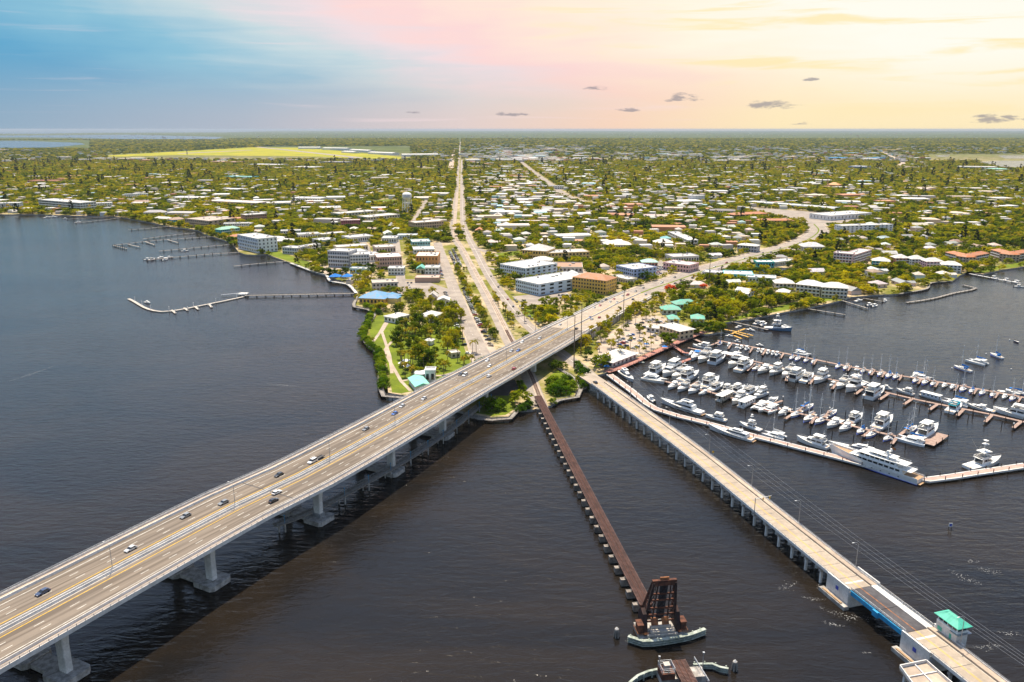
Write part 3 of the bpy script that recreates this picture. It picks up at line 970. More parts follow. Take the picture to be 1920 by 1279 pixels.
# the part of the line beyond the lift span, at the bottom of the picture
RC = at(1271, 1238, 4.2)
TP2 = path_resample([RC, RC + rd * 30, RC + rd * 75], 12)
tr2 = thing('railway_trestle', 'short end of railway trestle with grey control platform at the bottom edge', 'railway bridge', (RC.x, RC.y, 0))
t2o = (RC.x, RC.y, 0)
trestle(tr2, t2o, TP2, [10, 24, 38, 52, 66])
cc = RC + rd * 3
part(lambda mb: (mb.obx(cc - rr * 0 + rd * 1, rr, 15, 5, -1, 2.4)), 'end_pier', 'stained_concrete', tr2, t2o)
pc_ = cc - rr * 5.4 + rd * 1.5
part(lambda mb: mb.obx(pc_, rr, 4.4, 4.6, 2.4, 4.6), 'platform', 'rust', tr2, t2o)
def cage(mb):
 for h in (5.2, 5.9, 6.5):
  for a_, b_ in (((-2.1, -2.2), (2.1, -2.2)), ((2.1, -2.2), (2.1, 2.2)), ((2.1, 2.2), (-2.1, 2.2)), ((-2.1, 2.2), (-2.1, -2.2))):
   mb.beam(pc_ + rr * a_[0] + rd * a_[1] + Vector((0, 0, h - pc_.z)), pc_ + rr * b_[0] + rd * b_[1] + Vector((0, 0, h - pc_.z)), 0.12)
 for a_ in (-2.1, 0, 2.1):
  for b_ in (-2.2, 2.2):
   q = pc_ + rr * a_ + rd * b_
   mb.beam((q.x, q.y, 4.6), (q.x, q.y, 6.6), 0.14)
part(cage, 'guard_rail', 'galvanised', tr2, t2o)
part(lambda mb: (mb.obx(pc_, rr, 1.6, 1.5, 4.6, 6.6), mb.obx(pc_, rr, 2.0, 1.9, 6.6, 6.8)), 'control_box', 'concrete', tr2, t2o)
for sd_ in (-7.4, 7.4):
 q = cc + rr * sd_
 part(lambda mb: (mb.tube((q.x, q.y, 2.3), (q.x, q.y, 8.2), 0.16), mb.bx(q.x - .3, q.x + .3, q.y - .3, q.y + .3, 8.0, 8.7)), 'signal_post', 'galvanised', tr2, t2o)
q2 = RC + rr * 5.5
part(lambda mb: [mb.beam(q2 + rd * 0 + Vector((0, 0, h)), q2 + rd * 12 + rr * 0.5 + Vector((0, 0, h)), 0.14) for h in (0.3, 0.8)] + [mb.beam(q2 + rd * a_ + Vector((0, 0, -.4)), q2 + rd * a_ + Vector((0, 0, 0.9)), 0.14) for a_ in (0, 4, 8, 12)], 'side_rail', 'galvanised', tr2, t2o)
# ---- the raised lift span
BC = at(1241, 1186, 3.0)
fw = -Vector((rd.x, rd.y, 0))                       # back along the track, away from the camera
BC = Vector((BC.x, BC.y, 0))
lift = thing('bascule_span', 'rust-brown raised railway drawbridge span standing open over its concrete base', 'drawbridge', (BC.x, BC.y, 0))
lo_ = (BC.x, BC.y, 0)
def LP(u, v, z):
 """u across the track, v back towards the town, z up"""
 return Vector((BC.x, BC.y, 0)) + rr * u + fw * v + Vector((0, 0, z))
HL = 16.0                                            # height of the leaf
lean = -1.2
def leaf(u, t, dv=0.0):
 """point on the raised leaf; t 0..1 from the hinge to the tip"""
 return LP(u + .9 * t, 3.2 + lean * t + dv, 5.2 + HL * t)
part(lambda mb: (mb.obx(LP(0, 3.5, 0), rr, 15.5, 9.5, -1.0, 2.2), mb.obx(LP(0, 4.0, 0), rr, 13.2, 7.0, 2.2, 3.2)), 'base_pier', 'stained_concrete', lift, lo_)
part(lambda mb: (mb.obx(LP(0, 0.2, 0), rr, 8.5, 1.6, 3.2, 3.9), mb.obx(LP(0, -0.6, 0), rr, 11, 1.0, 2.25, 3.0), mb.obx(LP(0, 1.8, 0), rr, 7.5, 1.0, 3.2, 4.6)), 'front_steps', 'concrete', lift, lo_)
part(lambda mb: [mb.loft([[LP(a_, 1.9, 4.7), LP(b_, 1.9, 4.7), LP(b_, 2.3, 4.7), LP(a_, 2.3, 4.7)], [LP(a_, 3.0, 6.9), LP(b_, 3.0, 6.9), LP(b_, 3.4, 6.9), LP(a_, 3.4, 6.9)]]) for a_, b_ in ((-3.2, -0.7), (0.7, 3.2))], 'counterweight_plate', 'orange_rust', lift, lo_)
for s_ in (-1, 1):
 # outer truss girder: front and rear chord with lacing
 part(lambda mb: (mb.beam(leaf(s_ * 5.6, 0), leaf(s_ * 3.9, 1.0), 0.75, 0.8),), 'front_chord', 'dark_rust', lift, lo_)
 part(lambda mb: (mb.beam(leaf(s_ * 5.9, 0, 4.4), leaf(s_ * 3.9, 0.98, 1.3), 0.6, 0.7),), 'rear_chord', 'rust', lift, lo_)
 def lace(mb):
  n = 8
  for i in range(n):
   t0, t1 = i / n, (i + 1) / n
   u0, u1 = 5.6 - 1.7 * t0, 5.6 - 1.7 * t1
   d0_, d1_ = 4.4 - 3.1 * t0, 4.4 - 3.1 * t1
   mb.beam(leaf(s_ * u0, t0), leaf(s_ * u1, t1, d1_), 0.22)
   mb.beam(leaf(s_ * u0, t0, d0_), leaf(s_ * u1, t1), 0.22)
   mb.beam(leaf(s_ * u1, t1), leaf(s_ * u1, t1, d1_), 0.28)
 part(lace, 'lacing', 'rust', lift, lo_)
 # inner post
 part(lambda mb: mb.beam(leaf(s_ * 2.7, 0.0, 0.2), leaf(s_ * 2.3, 0.97, 0.2), 0.42), 'inner_post', 'dark_rust', lift, lo_)
 # sleepers and stringers of the upended track
 # rocker housing with curved rear quadrant
 def rock(mb):
  sec = []
  for u in (s_ * 5.2, s_ * 6.6):
   pts = [LP(u, -0.3, 2.6), LP(u, 5.2, 2.6), LP(u, 7.0, 5.0), LP(u, 6.6, 8.6), LP(u, 4.2, 10.6), LP(u, 1.6, 9.6), LP(u, 0.2, 6.0)]
   sec.append(pts)
  mb.loft(sec)
 part(rock, 'rocker_housing', 'dark_rust', lift, lo_)
 part(lambda mb: mb.beam(LP(s_ * 5.6, 3.4, 9.0), LP(s_ * 5.0, 11.5, 4.6), 0.35), 'tie_bar', 'rust', lift, lo_)
 part(lambda mb: (mb.obx(LP(s_ * 7.7, 1.5, 0), rr, 1.8, 3.4, 3.2, 6.4), mb.obx(LP(s_ * 7.7, 1.5, 0), rr, 2.2, 3.8, 6.4, 6.7)), 'machinery_cabin', 'rust', lift, lo_)
 part(lambda mb: [mb.beam(LP(s_ * 7.0 + a_[0], a_[1], h), LP(s_ * 7.0 + b_[0], b_[1], h), 0.1) for h in (3.6, 4.1) for a_, b_ in (((-1.6, -1.2), (1.9, -1.2)), ((1.9 * s_, -1.2), (1.9 * s_, 4.2)))], 'guard_rail', 'orange_rust', lift, lo_)
def track_up(mb):
 for i in range(26):
  t = 0.08 + i * 0.034
  mb.beam(leaf(-1.35, t, 0.35), leaf(1.35, t, 0.35), 0.2, 0.2)
 for c in (-1.35, -0.75, 0.75, 1.35):
  mb.beam(leaf(c, 0.05, 0.5), leaf(c, 0.96, 0.5), 0.22, 0.3)
 mb.face([leaf(-1.3, 0.06, 0.62), leaf(1.3, 0.06, 0.62), leaf(1.3, 0.95, 0.62), leaf(-1.3, 0.95, 0.62)])
part(track_up, 'upended_track', 'dark_metal', lift, lo_)
for t in (0.02, 0.19, 0.36, 0.56, 0.72):
 w = 5.5 - 1.7 * t
 part(lambda mb: mb.beam(leaf(-w, t, 0.1), leaf(w, t, 0.1), 0.45, 0.55), 'cross_beam', 'rust', lift, lo_)
def xbr(mb):
 lv = (0.02, 0.19, 0.36, 0.56, 0.72, 0.97)
 for t0, t1 in zip(lv, lv[1:]):
  for s_ in (-1, 1):
   for a_, b_ in ((5.2 - 1.7 * t0, 2.6), (2.6, 5.2 - 1.7 * t1)):
    mb.beam(leaf(s_ * a_, t0, 0.1), leaf(s_ * b_, t1, 0.1), 0.16)
  mb.beam(leaf(-1.3, t0, 0.1), leaf(1.3, t1, 0.1), 0.16)
  mb.beam(leaf(1.3, t0, 0.1), leaf(-1.3, t1, 0.1), 0.16)
part(xbr, 'cross_bracing', 'dark_rust', lift, lo_)
part(lambda mb: (mb.beam(leaf(-4.3, 0.985, 0.6), leaf(4.3, 0.985, 0.6), 1.1, 2.0), [mb.beam(leaf(-4.2 + i * 0.42, 1.03, 0.2), leaf(-4.2 + i * 0.42, 1.03, 1.6), 0.2) for i in range(21)]), 'tip_beam', 'rust', lift, lo_)
part(lambda mb: (mb.beam(leaf(-1.6, 1.06, 0.9), leaf(1.6, 1.06, 0.9), 0.5, 1.4)), 'tip_platform', 'orange_rust', lift, lo_)
# ---- timber fenders
def fender(label, px, z0, z1, thick=0.9, double=True):
 P = [at(x, y, z1) for x, y in px]
 path = path_resample(P, 3)
 t = thing('timber_fender', label, 'fender', (P[0].x, P[0].y, 0))
 o = (P[0].x, P[0].y, 0)
 n = 3 if z1 - z0 > 1.4 else 2
 for k in range(n):
  h = z1 - k * (z1 - z0) / n
  part(lambda mb: sweep(mb, path, rect(-thick / 2, thick / 2, -k * (z1 - z0) / n - 0.42, -k * (z1 - z0) / n)), 'wale', 'green_timber', t, o)
 s = 0.6
 while s < plen(path):
  p, d = along(path, s)
  q = p + Vector((d.y, -d.x, 0)) * -0.7
  part(lambda mb: mb.tube((q.x, q.y, -1), (q.x, q.y, z1 + 0.25), 0.26, 6), 'pile', 'green_timber', t, o)
  s += 3.4
 return t
fender('pale timber fender wall curving round the base of the raised drawbridge', [(1178, 1192), (1206, 1201), (1262, 1195), (1296, 1188), (1322, 1178)], 0.1, 2.6, 1.4)
fender('green timber fender arm left of the control platform at the bottom edge', [(1242, 1252), (1215, 1258), (1196, 1266), (1176, 1284)], 0.2, 2.2)
fender('green timber fender arm right of the control platform at the bottom edge', [(1300, 1245), (1336, 1244), (1350, 1250), (1366, 1253)], 0.2, 2.2)
for px, lab in (((1156, 1194), 'cluster of grey mooring piles left of the raised drawbridge'), ((1377, 1256), 'cluster of grey mooring piles at the end of the right fender arm')):
 p = at(*px, 0)
 t = thing('dolphin', lab, 'mooring piles', (p.x, p.y, 0))
 for k in range(7):
  a_ = k * pi / 3
  rr_ = 0 if k == 6 else 0.55
  part(lambda mb: mb.tube((p.x + rr_ * 1.9 * cos(a_), p.y + rr_ * 1.9 * sin(a_), -1), (p.x + rr_ * cos(a_), p.y + rr_ * sin(a_), 3.2), 0.28, 6), 'pile', 'grey_wood', t, (p.x, p.y, 0))
 part(lambda mb: mb.tube((p.x, p.y, 3.0), (p.x, p.y, 3.9), 0.75, 8, 0.1), 'cap', 'pale_concrete', t, (p.x, p.y, 0))
# railway on land
RLP = path_resample([G(*p) + Vector((0, 0, 0.12)) for p in [(1012, 762), (1003, 738), (992, 708), (972, 668), (955, 640), (935, 600), (915, 560), (897, 527), (880, 495), (866, 468), (854, 450), (849, 436), (851, 410), (856, 360)]], 25)
RLP = [(p + Vector((d.y, -d.x, 0)) * 2.2, d) for p, d in RLP]
RLP[0][0].z = RLP[0][0].z
tk = thing('railway_track', 'railway track running inland from the trestle under the highway bridge', 'railway track', (RLP[0][0].x, RLP[0][0].y, GZ))
ko = (RLP[0][0].x, RLP[0][0].y, GZ)
part(lambda mb: ribbon(mb, RLP, -2.3, 2.3, 0.02), 'ballast', 'sand_paving', tk, ko)
q = part(lambda mb: tie_field(mb, subpath(RLP, 0, 200), 2.7, 0.8, 0.03, 0.12), 'sleepers', 'track_bed', tk, ko)
q['kind'] = 'stuff'
part(lambda mb: railpath(mb, RLP, 0.12), 'rail', 'rust', tk, ko)
# ================================================================== ROAD BRIDGE WITH THE DRAW LEAVES
ZD = 7.2
dpts = [(51, 530), (57.5, 513), (76, 455), (95.5, 393), (115.5, 318.5), (127.6, 273.5), (138.3, 237.6), (146.2, 210), (157, 170), (172, 115)]
DX = [(p, -d) for p, d in path_resample([Vector((x, y, ZD)) for x, y in dpts], 8)]
dx = thing('road_bridge', 'low two-lane concrete road bridge with bascule span running along the marina', 'bridge', (115, 318, 0))
do = (115.0, 318.0, 0.0)
LD = plen(DX)
def s_of(px, py):
 q = at(px, py, ZD)
 best, s = (1e9, 0), 0.0
 for (p, d), (p2, e) in zip(DX, DX[1:]):
  L = (p2 - p).length
  t = max(0, min(1, (q - p).dot(p2 - p) / L / L))
  e_ = (p.lerp(p2, t) - q).length
  if e_ < best[0]:
   best = (e_, s + t * L)
  s += L
 return best[1]
SB0, SB1 = s_of(1626, 1100), s_of(1722, 1182)            # dark grating of the draw span
STEP = 9.6
# slab by slab, each with its dark joint
s = 22.0
def slab(s0, s1, mat='bridge_slab'):
 sp_ = subpath(DX, s0 + 0.06, s1 - 0.06)
 part(lambda mb: sweep(mb, sp_, rect(-6.0, 6.0, -0.55, 0.0)), 'deck_slab', mat, dx, do)
part(lambda mb: sweep(mb, subpath(DX, 0, 22), rect(-6.2, 6.2, -1.2, -0.02)), 'abutment_slab', 'bridge_slab', dx, do)
joints = []
while s < SB0 - STEP * 1.2:
 slab(s, s + STEP)
 joints.append(s)
 s += STEP
slab(s, SB0)
joints.append(s)
s = SB1
while s < LD - STEP:
 slab(s, s + STEP)
 if s > SB1:
  joints.append(s)
 s += STEP
for a_, b_ in ((22, SB0), (SB1, LD)):
 sp_ = subpath(DX, a_, b_)
 for c in (-4.6, -1.6, 1.6, 4.6):
  part(lambda mb: sweep(mb, sp_, rect(c - 0.3, c + 0.3, -1.45, -0.56)), 'girder', 'concrete', dx, do)
 part(lambda mb: (sweep(mb, sp_, rect(3.6, 6.0, 0.0, 0.22))), 'sidewalk', 'sand_paving', dx, do)
 part(lambda mb: (sweep(mb, sp_, rect(3.25, 3.55, 0.0, 0.75))), 'traffic_barrier', 'sand_paving', dx, do)
 for c in (-6.05, 6.05):
  pp = part(lambda mb: sweep(mb, sp_, rect(c - 0.14, c + 0.14, -0.6, 0.62)), 'parapet', 'pale_concrete', dx, do)
  def rl(mb, c=c, sp_=sp_):
   sweep(mb, sp_, rect(c - 0.05, c + 0.05, 1.0, 1.1))
   s = 0.5
   while s < plen(sp_):
    p, d = along(sp_, s)
    q = p + Vector((d.y, -d.x, 0)) * c
    mb.beam(q + Vector((0, 0, .6)), q + Vector((0, 0, 1.1)), 0.12)
    s += 2.4
  qq = MB(*do)
  rl(qq)
  qq.build('railing', 'galvanised', pp)
 part(lambda mb: (ribbon(mb, sp_, -1.62, -1.44, 0.012), ribbon(mb, sp_, -1.2, -1.02, 0.012)), 'centre_line', 'yellow_paint', dx, do)
 part(lambda mb: (ribbon(mb, sp_, -5.4, -5.25, 0.012), ribbon(mb, sp_, 3.0, 3.15, 0.012)), 'edge_line', 'road_paint', dx, do)
for s in joints:
 p, d = along(DX, s)
 part(lambda mb: mb.obx(p, (d.y, -d.x), 9.6, 0.22, ZD - 0.3, ZD + 0.006), 'joint', 'dark_metal', dx, do)
# pile bents
for s in joints[1:]:
 p, d = along(DX, s)
 r = Vector((d.y, -d.x, 0))
 cap = part(lambda mb: mb.obx(p, r, 12.0, 1.1, ZD - 2.3, ZD - 1.46), 'pile_cap', 'concrete', dx, do)
 for c in (-5.2, 0.0, 5.2):
  q = p + r * c
  part(lambda mb: mb.obx(q, r, 0.85, 0.85, -1.5, ZD - 2.3), 'pile', 'pale_concrete', dx, do)
# bascule piers
for (a_, b_) in ((SB0 - 11.5, SB0 + 0.5), (SB1 - 0.5, SB1 + 12.0)):
 sp_ = subpath(DX, a_, b_)
 bp_ = part(lambda mb: sweep(mb, sp_, rect(-6.9, 6.9, -ZD - 1, -0.62)), 'bascule_pier', 'pale_concrete', dx, do)
 part(lambda mb: (sweep(mb, sp_, rect(-7.0, -6.5, -0.6, 1.05)), sweep(mb, sp_, rect(6.5, 7.0, -0.6, 1.05))), 'pier_parapet', 'pale_concrete', dx, do)
 part(lambda mb: sweep(mb, subpath(DX, a_ - 1.2, b_ + 1.2), rect(-9.2, -6.95, -ZD - 0.5, -ZD + 1.5)), 'pier_fender', 'stained_concrete', dx, do)
 part(lambda mb: sweep(mb, subpath(DX, a_ + 0.4, b_ - 1.2), rect(-8.9, -8.1, -ZD + 1.5, -ZD + 1.9)), 'fender_beam', 'teak', dx, do)
 p, d = along(DX, (a_ + b_) / 2)
 q = p - Vector((d.y, -d.x, 0)) * 6.93
 n_ = -Vector((d.y, -d.x, 0))
 sg = part(lambda mb: mb.obx(q + n_ * 0.05, d, 1.5, 0.1, ZD - 3.0, ZD - 1.5), 'sign_board', 'sign_blue', dx, do)
 sg['label'] = 'small blue notice on the bascule pier'
 p, d = along(DX, a_ + (b_ - a_) * (0.62 if a_ < SB0 else 0.35))
 part(lambda mb: mb.obx(p, (d.y, -d.x), 9.2, 0.9, ZD + 0.0, ZD + 0.008), 'stop_line', 'road_paint', dx, do)
# draw leaves
SM = (SB0 + SB1) / 2
for a_, b_ in ((SB0 + 0.1, SM - 0.1), (SM + 0.1, SB1 - 0.1)):
 sp_ = subpath(DX, a_, b_)
 lf = part(lambda mb: sweep(mb, sp_, rect(-5.2, 3.1, -0.35, 0.03)), 'draw_leaf', 'dark_asphalt', dx, do)
 part(lambda mb: sweep(mb, sp_, rect(3.2, 5.9, -0.3, 0.20)), 'leaf_walkway', 'pale_concrete', dx, do)
 for c in (-5.6, 5.9):
  part(lambda mb: sweep(mb, sp_, rect(c - 0.25, c + 0.25, -1.9, -0.2)), 'leaf_girder', 'blue_steel', dx, do)
  def lr(mb, c=c, sp_=sp_):
   for h in (0.35, 0.75, 1.15):
    sweep(mb, sp_, rect(c - 0.06, c + 0.06, h, h + 0.1))
   s = 0.3
   while s < plen(sp_):
    p, d = along(sp_, s)
    q = p + Vector((d.y, -d.x, 0)) * c
    mb.beam(q + Vector((0, 0, -.2)), q + Vector((0, 0, 1.25)), 0.14)
    s += 1.8
  part(lr, 'leaf_railing', 'pale_concrete', dx, do)
 part(lambda mb: ribbon(mb, sp_, -1.5, -1.1, 0.045), 'centre_line', 'orange_rust', dx, do)
p, d = along(DX, SM)
part(lambda mb: mb.obx(p - Vector((d.y, -d.x, 0)) * 6.1, d, 2.6, 1.0, ZD - 2.3, ZD - 0.1), 'lock_box', 'blue_steel', dx, do)
# railing bay by the draw span
p, d = along(DX, SB0 - 6)
# bridge keeper's house
hp = at(1772, 1192, ZD)
ph, dh = along(DX, s_of(1757, 1196))
rh = Vector((dh.y, -dh.x, 0))
hc_ = ph + rh * 8.2
ang = atan2(-dh.y, -dh.x)
kh = thing('bridge_keeper_house', "small white bridge keeper's house with bright mint-green hip roof", 'control house', (hc_.x, hc_.y, ZD), ang)
q = MB(); q.bx(-4.3, 4.3, -2.3, 2.3, -2.0, 3.4); q.build('wall', 'pale_concrete', kh)
q = MB(); q.bx(-4.3, 4.3, -2.3, 2.3, 3.4, 4.0); q.build('sill_band', 'white_paint', kh)
q = MB(); q.bx(-4.0, 4.0, -2.0, 2.0, 4.0, 5.8); q.build('cabin', 'white_paint', kh)
for x in (-3.1, -1.1, 0.9, 2.9):
 q = MB(); q.bx(x - .75, x + .75, 1.9, 2.1, 4.25, 5.5); w_ = q.build('window', 'glass', kh)
for x in (-2.9, -1.0, 1.0, 2.9):
 q = MB(); q.bx(x - .75, x + .75, -2.1, -1.9, 4.25, 5.5); q.build('window', 'glass', kh)
for y in (-1.0, 1.0):
 for x in (4.0, -4.0):
  q = MB(); q.bx(x - .1, x + .1, y - .75, y + .75, 4.2, 5.5); q.build('window', 'glass', kh)
q = MB(); q.bx(1.4, 2.3, -2.36, -2.2, 0.0, 2.1); q.build('door', 'teal_roof', kh)
q = MB(); q.bx(-3.6, -1.7, -2.35, -2.2, 0.6, 2.0); q.build('panel', 'teal_roof', kh)
q = MB(); q.bx(1.8, 5.2, -3.0, 3.0, 3.35, 3.5); q.build('balcony', 'galvanised', kh)
q = MB(); q.loft([[(-5.1, -3.1, 5.75), (5.1, -3.1, 5.75), (5.1, 3.1, 5.75), (-5.1, 3.1, 5.75)], [(-5.1, -3.1, 5.95), (5.1, -3.1, 5.95), (5.1, 3.1, 5.95), (-5.1, 3.1, 5.95)], [(-1.9, -.06, 8.0), (1.9, -.06, 8.0), (1.9, .06, 8.0), (-1.9, .06, 8.0)]]); rf_ = q.build('roof', 'teal_roof', kh)
q = MB()
for k in range(-4, 5):
 for s_ in (-1, 1):
  xx = max(-1.9, min(1.9, k * 1.1))
  q.beam((k * 1.1, s_ * 3.0, 6.0), (xx, s_ * 0.1, 8.0), 0.08)
q.build('roof_seam', 'teal_roof', rf_)
# lamps, gate and signs along the road bridge
LD2 = lamp_mesh(11.5, 2.2)
for k, (px, py) in enumerate([(1208, 740), (1192, 730), (1251, 795), (1317, 850), (1396, 912), (1494, 980), (1603, 1063), (1797, 1210)]):
 if k == 1:
  continue
 p, d = along(DX, s_of(px - 8, py + 4))
 r = Vector((d.y, -d.x, 0))
 q = p + r * 6.3
 lab = {0: 'street lamp on the road bridge beside the red-brown marina walkway', 2: 'street lamp on the road bridge abreast of the sleek long yacht', 3: 'street lamp on the road bridge near the orange road sign',
           4: 'street lamp on the road bridge beyond the signal gantry', 5: 'street lamp on the road bridge between the gantry and the draw span', 6: 'street lamp on the road bridge just before the dark draw span', 7: "street lamp on the road bridge beside the keeper's house"}[k]
 place_lamp(LD2, (q.x, q.y, ZD - 0.3), atan2(-r.y, -r.x), lab, 'lamps on the road bridge')
# signal gantry
p, d = along(DX, s_of(1436, 958))
r = Vector((d.y, -d.x, 0))
gt = thing('signal_gantry', 'white signal mast with arm over the road bridge before the draw span', 'signal mast', (p.x, p.y, ZD))
go_ = (p.x, p.y, ZD)
a0, a1 = p - r * 6.4, p + r * 6.6
part(lambda mb: mb.tube(a0 - Vector((0, 0, 0.5)), a0 + Vector((0, 0, 7.0)), 0.17), 'post', 'galvanised', gt, go_)
part(lambda mb: mb.tube(a0 + Vector((0, 0, 6.6)), a0.lerp(a1, 0.62) + Vector((0, 0, 7.2)), 0.14, 6, 0.08), 'arm', 'white_paint', gt, go_)
for t in (0.3, 0.55):
 q = a0.lerp(a1, t) + Vector((0, 0, 6.3))
 part(lambda mb: mb.obx(q, r, 0.4, 0.4, q.z - 0.6, q.z + 0.6), 'signal_head', 'yellow_paint', gt, go_)
# orange diamond road sign
p, d = along(DX, s_of(1322, 858))
r = Vector((d.y, -d.x, 0))
q = p + r * 6.6
sg = thing('road_sign', 'orange diamond road sign at the marina side of the road bridge', 'road sign', (q.x, q.y, ZD))
part(lambda mb: mb.tube(q, q + Vector((0, 0, 2.0)), 0.06), 'post', 'galvanised', sg, (q.x, q.y, ZD))
def dia(mb):
 c = q + Vector((0, 0, 2.6))
 pts = [c + r * 0.75, c + Vector((0, 0, .75)), c - r * 0.75, c - Vector((0, 0, .75))]
 mb.loft([[k_ + d * 0.03 for k_ in pts], [k_ - d * 0.03 for k_ in pts]])
part(dia, 'panel', 'yellow_paint', sg, (q.x, q.y, ZD))
# square sign standing in the river
q = at(1781, 992, 0)
sg = thing('river_sign', 'white square notice on posts standing alone in the river', 'sign', (q.x, q.y, 0))
part(lambda mb: [mb.tube((q.x + a_, q.y, -1), (q.x + a_, q.y, 2.8), 0.12) for a_ in (-.6, .6)], 'post', 'pile_wood', sg, (q.x, q.y, 0))
part(lambda mb: mb.bx(q.x - .85, q.x + .85, q.y - .2, q.y - .12, 1.2, 3.0), 'board', 'white_paint', sg, (q.x, q.y, 0))
part(lambda mb: mb.bx(q.x - .5, q.x + .5, q.y - .25, q.y - .21, 1.5, 2.6), 'symbol', 'sign_blue', sg, (q.x, q.y, 0))
# remains of the former bridge, now a fishing platform
fp = [at(x, y, 5.6) for x, y in ((1687, 1252), (1736, 1242), (1802, 1300), (1730, 1312))]
cen = sum(fp, Vector()) / 4
ff = thing('fishing_platform', 'disused concrete deck with parapet walls at the bottom right beside the road bridge', 'platform', (cen.x, cen.y, 0))
fo_ = (cen.x, cen.y, 0)
part(lambda mb: mb.prism([(p.x, p.y) for p in fp], 4.6, 5.6), 'deck', 'sand_paving', ff, fo_)
E_ = [(0, 1), (1, 2), (2, 3), (3, 0)]
for a_, b_ in E_:
 part(lambda mb: mb.beam(fp[a_] + Vector((0, 0, .5)), fp[b_] + Vector((0, 0, .5)), 0.3, 1.1), 'parapet', 'pale_concrete', ff, fo_)
part(lambda mb: mb.beam(fp[0].lerp(fp[1], .55) + Vector((0, 0, .25)), fp[3].lerp(fp[2], .55) + Vector((0, 0, .25)), 0.3, 0.5), 'kerb', 'pale_concrete', ff, fo_)
part(lambda mb: mb.beam(fp[0].lerp(fp[3], .33) + Vector((0, 0, .2)), fp[1].lerp(fp[2], .33) + Vector((0, 0, .2)), 0.3, 0.45), 'kerb', 'pale_concrete', ff, fo_)
for t in (0.1, 0.45, 0.8):
 for e in ((0, 3), (1, 2)):
  q = fp[e[0]].lerp(fp[e[1]], t)
  part(lambda mb: mb.obx(q.lerp(cen, 0.15), r, 0.8, 0.8, -1.5, 4.6), 'pile', 'pale_concrete', ff, fo_)
# power cables over the water beside the road bridge
def cable(pts, sag, label):
 t = None
 mb = MB(pts[0].x, pts[0].y, pts[0].z)
 prev = None
 n = 36
 for i in range(n + 1):
  k = i / n
  p = pts[0].lerp(pts[1], k) - Vector((0, 0, sag * 4 * k * (1 - k)))
  if prev is not None:
   mb.tube(prev, p, 0.026, 4)
  prev = p
 o = mb.build('power_cable', 'galvanised')
 o.location = pts[0]
 return tag(o, label, 'cable', 'overhead cables along the road bridge')
# tall poles by the bridge ramp carrying the cables
def pole(px, py, h, label, z=GZ):
 p = at(px, py, z)
 t = thing('utility_pole', label, 'utility pole', p, 0, 'tall poles by the bridge ramp')
 mb = MB(); mb.tube((0, 0, -1), (0, 0, h), 0.42, 8, 0.22); mb.build('mast', 'trunk', t)
 for k, zz in enumerate((h - 1.5, h - 5, h - 8.5)):
  mb = MB(); mb.beam((0, 0, zz), (1.6, -0.4, zz + .2), 0.12); mb.build('arm', 'galvanised', t)
 return p + Vector((1.6, -0.4, h))
P1 = pole(1076, 690, 40, 'tall brown utility pole at the foot of the road bridge')
P2 = pole(1089, 664, 40, 'tall brown utility pole against the highway bridge edge')
P3 = pole(1168, 614, 34, 'tall utility pole beside the highway ramp palms')
pole(1329, 532, 30, 'tall utility pole beside the avenue near the blue-roofed shed')
for k in range(4):
 cable([P1 - Vector((0, 0, 1.5 + 3.2 * k)), Vector((190 + k * 5, 60, 27 - k * 2.6))], 9 + k, ['topmost', 'second highest', 'third highest', 'lowest'][k] + ' power cable crossing the river beside the road bridge')
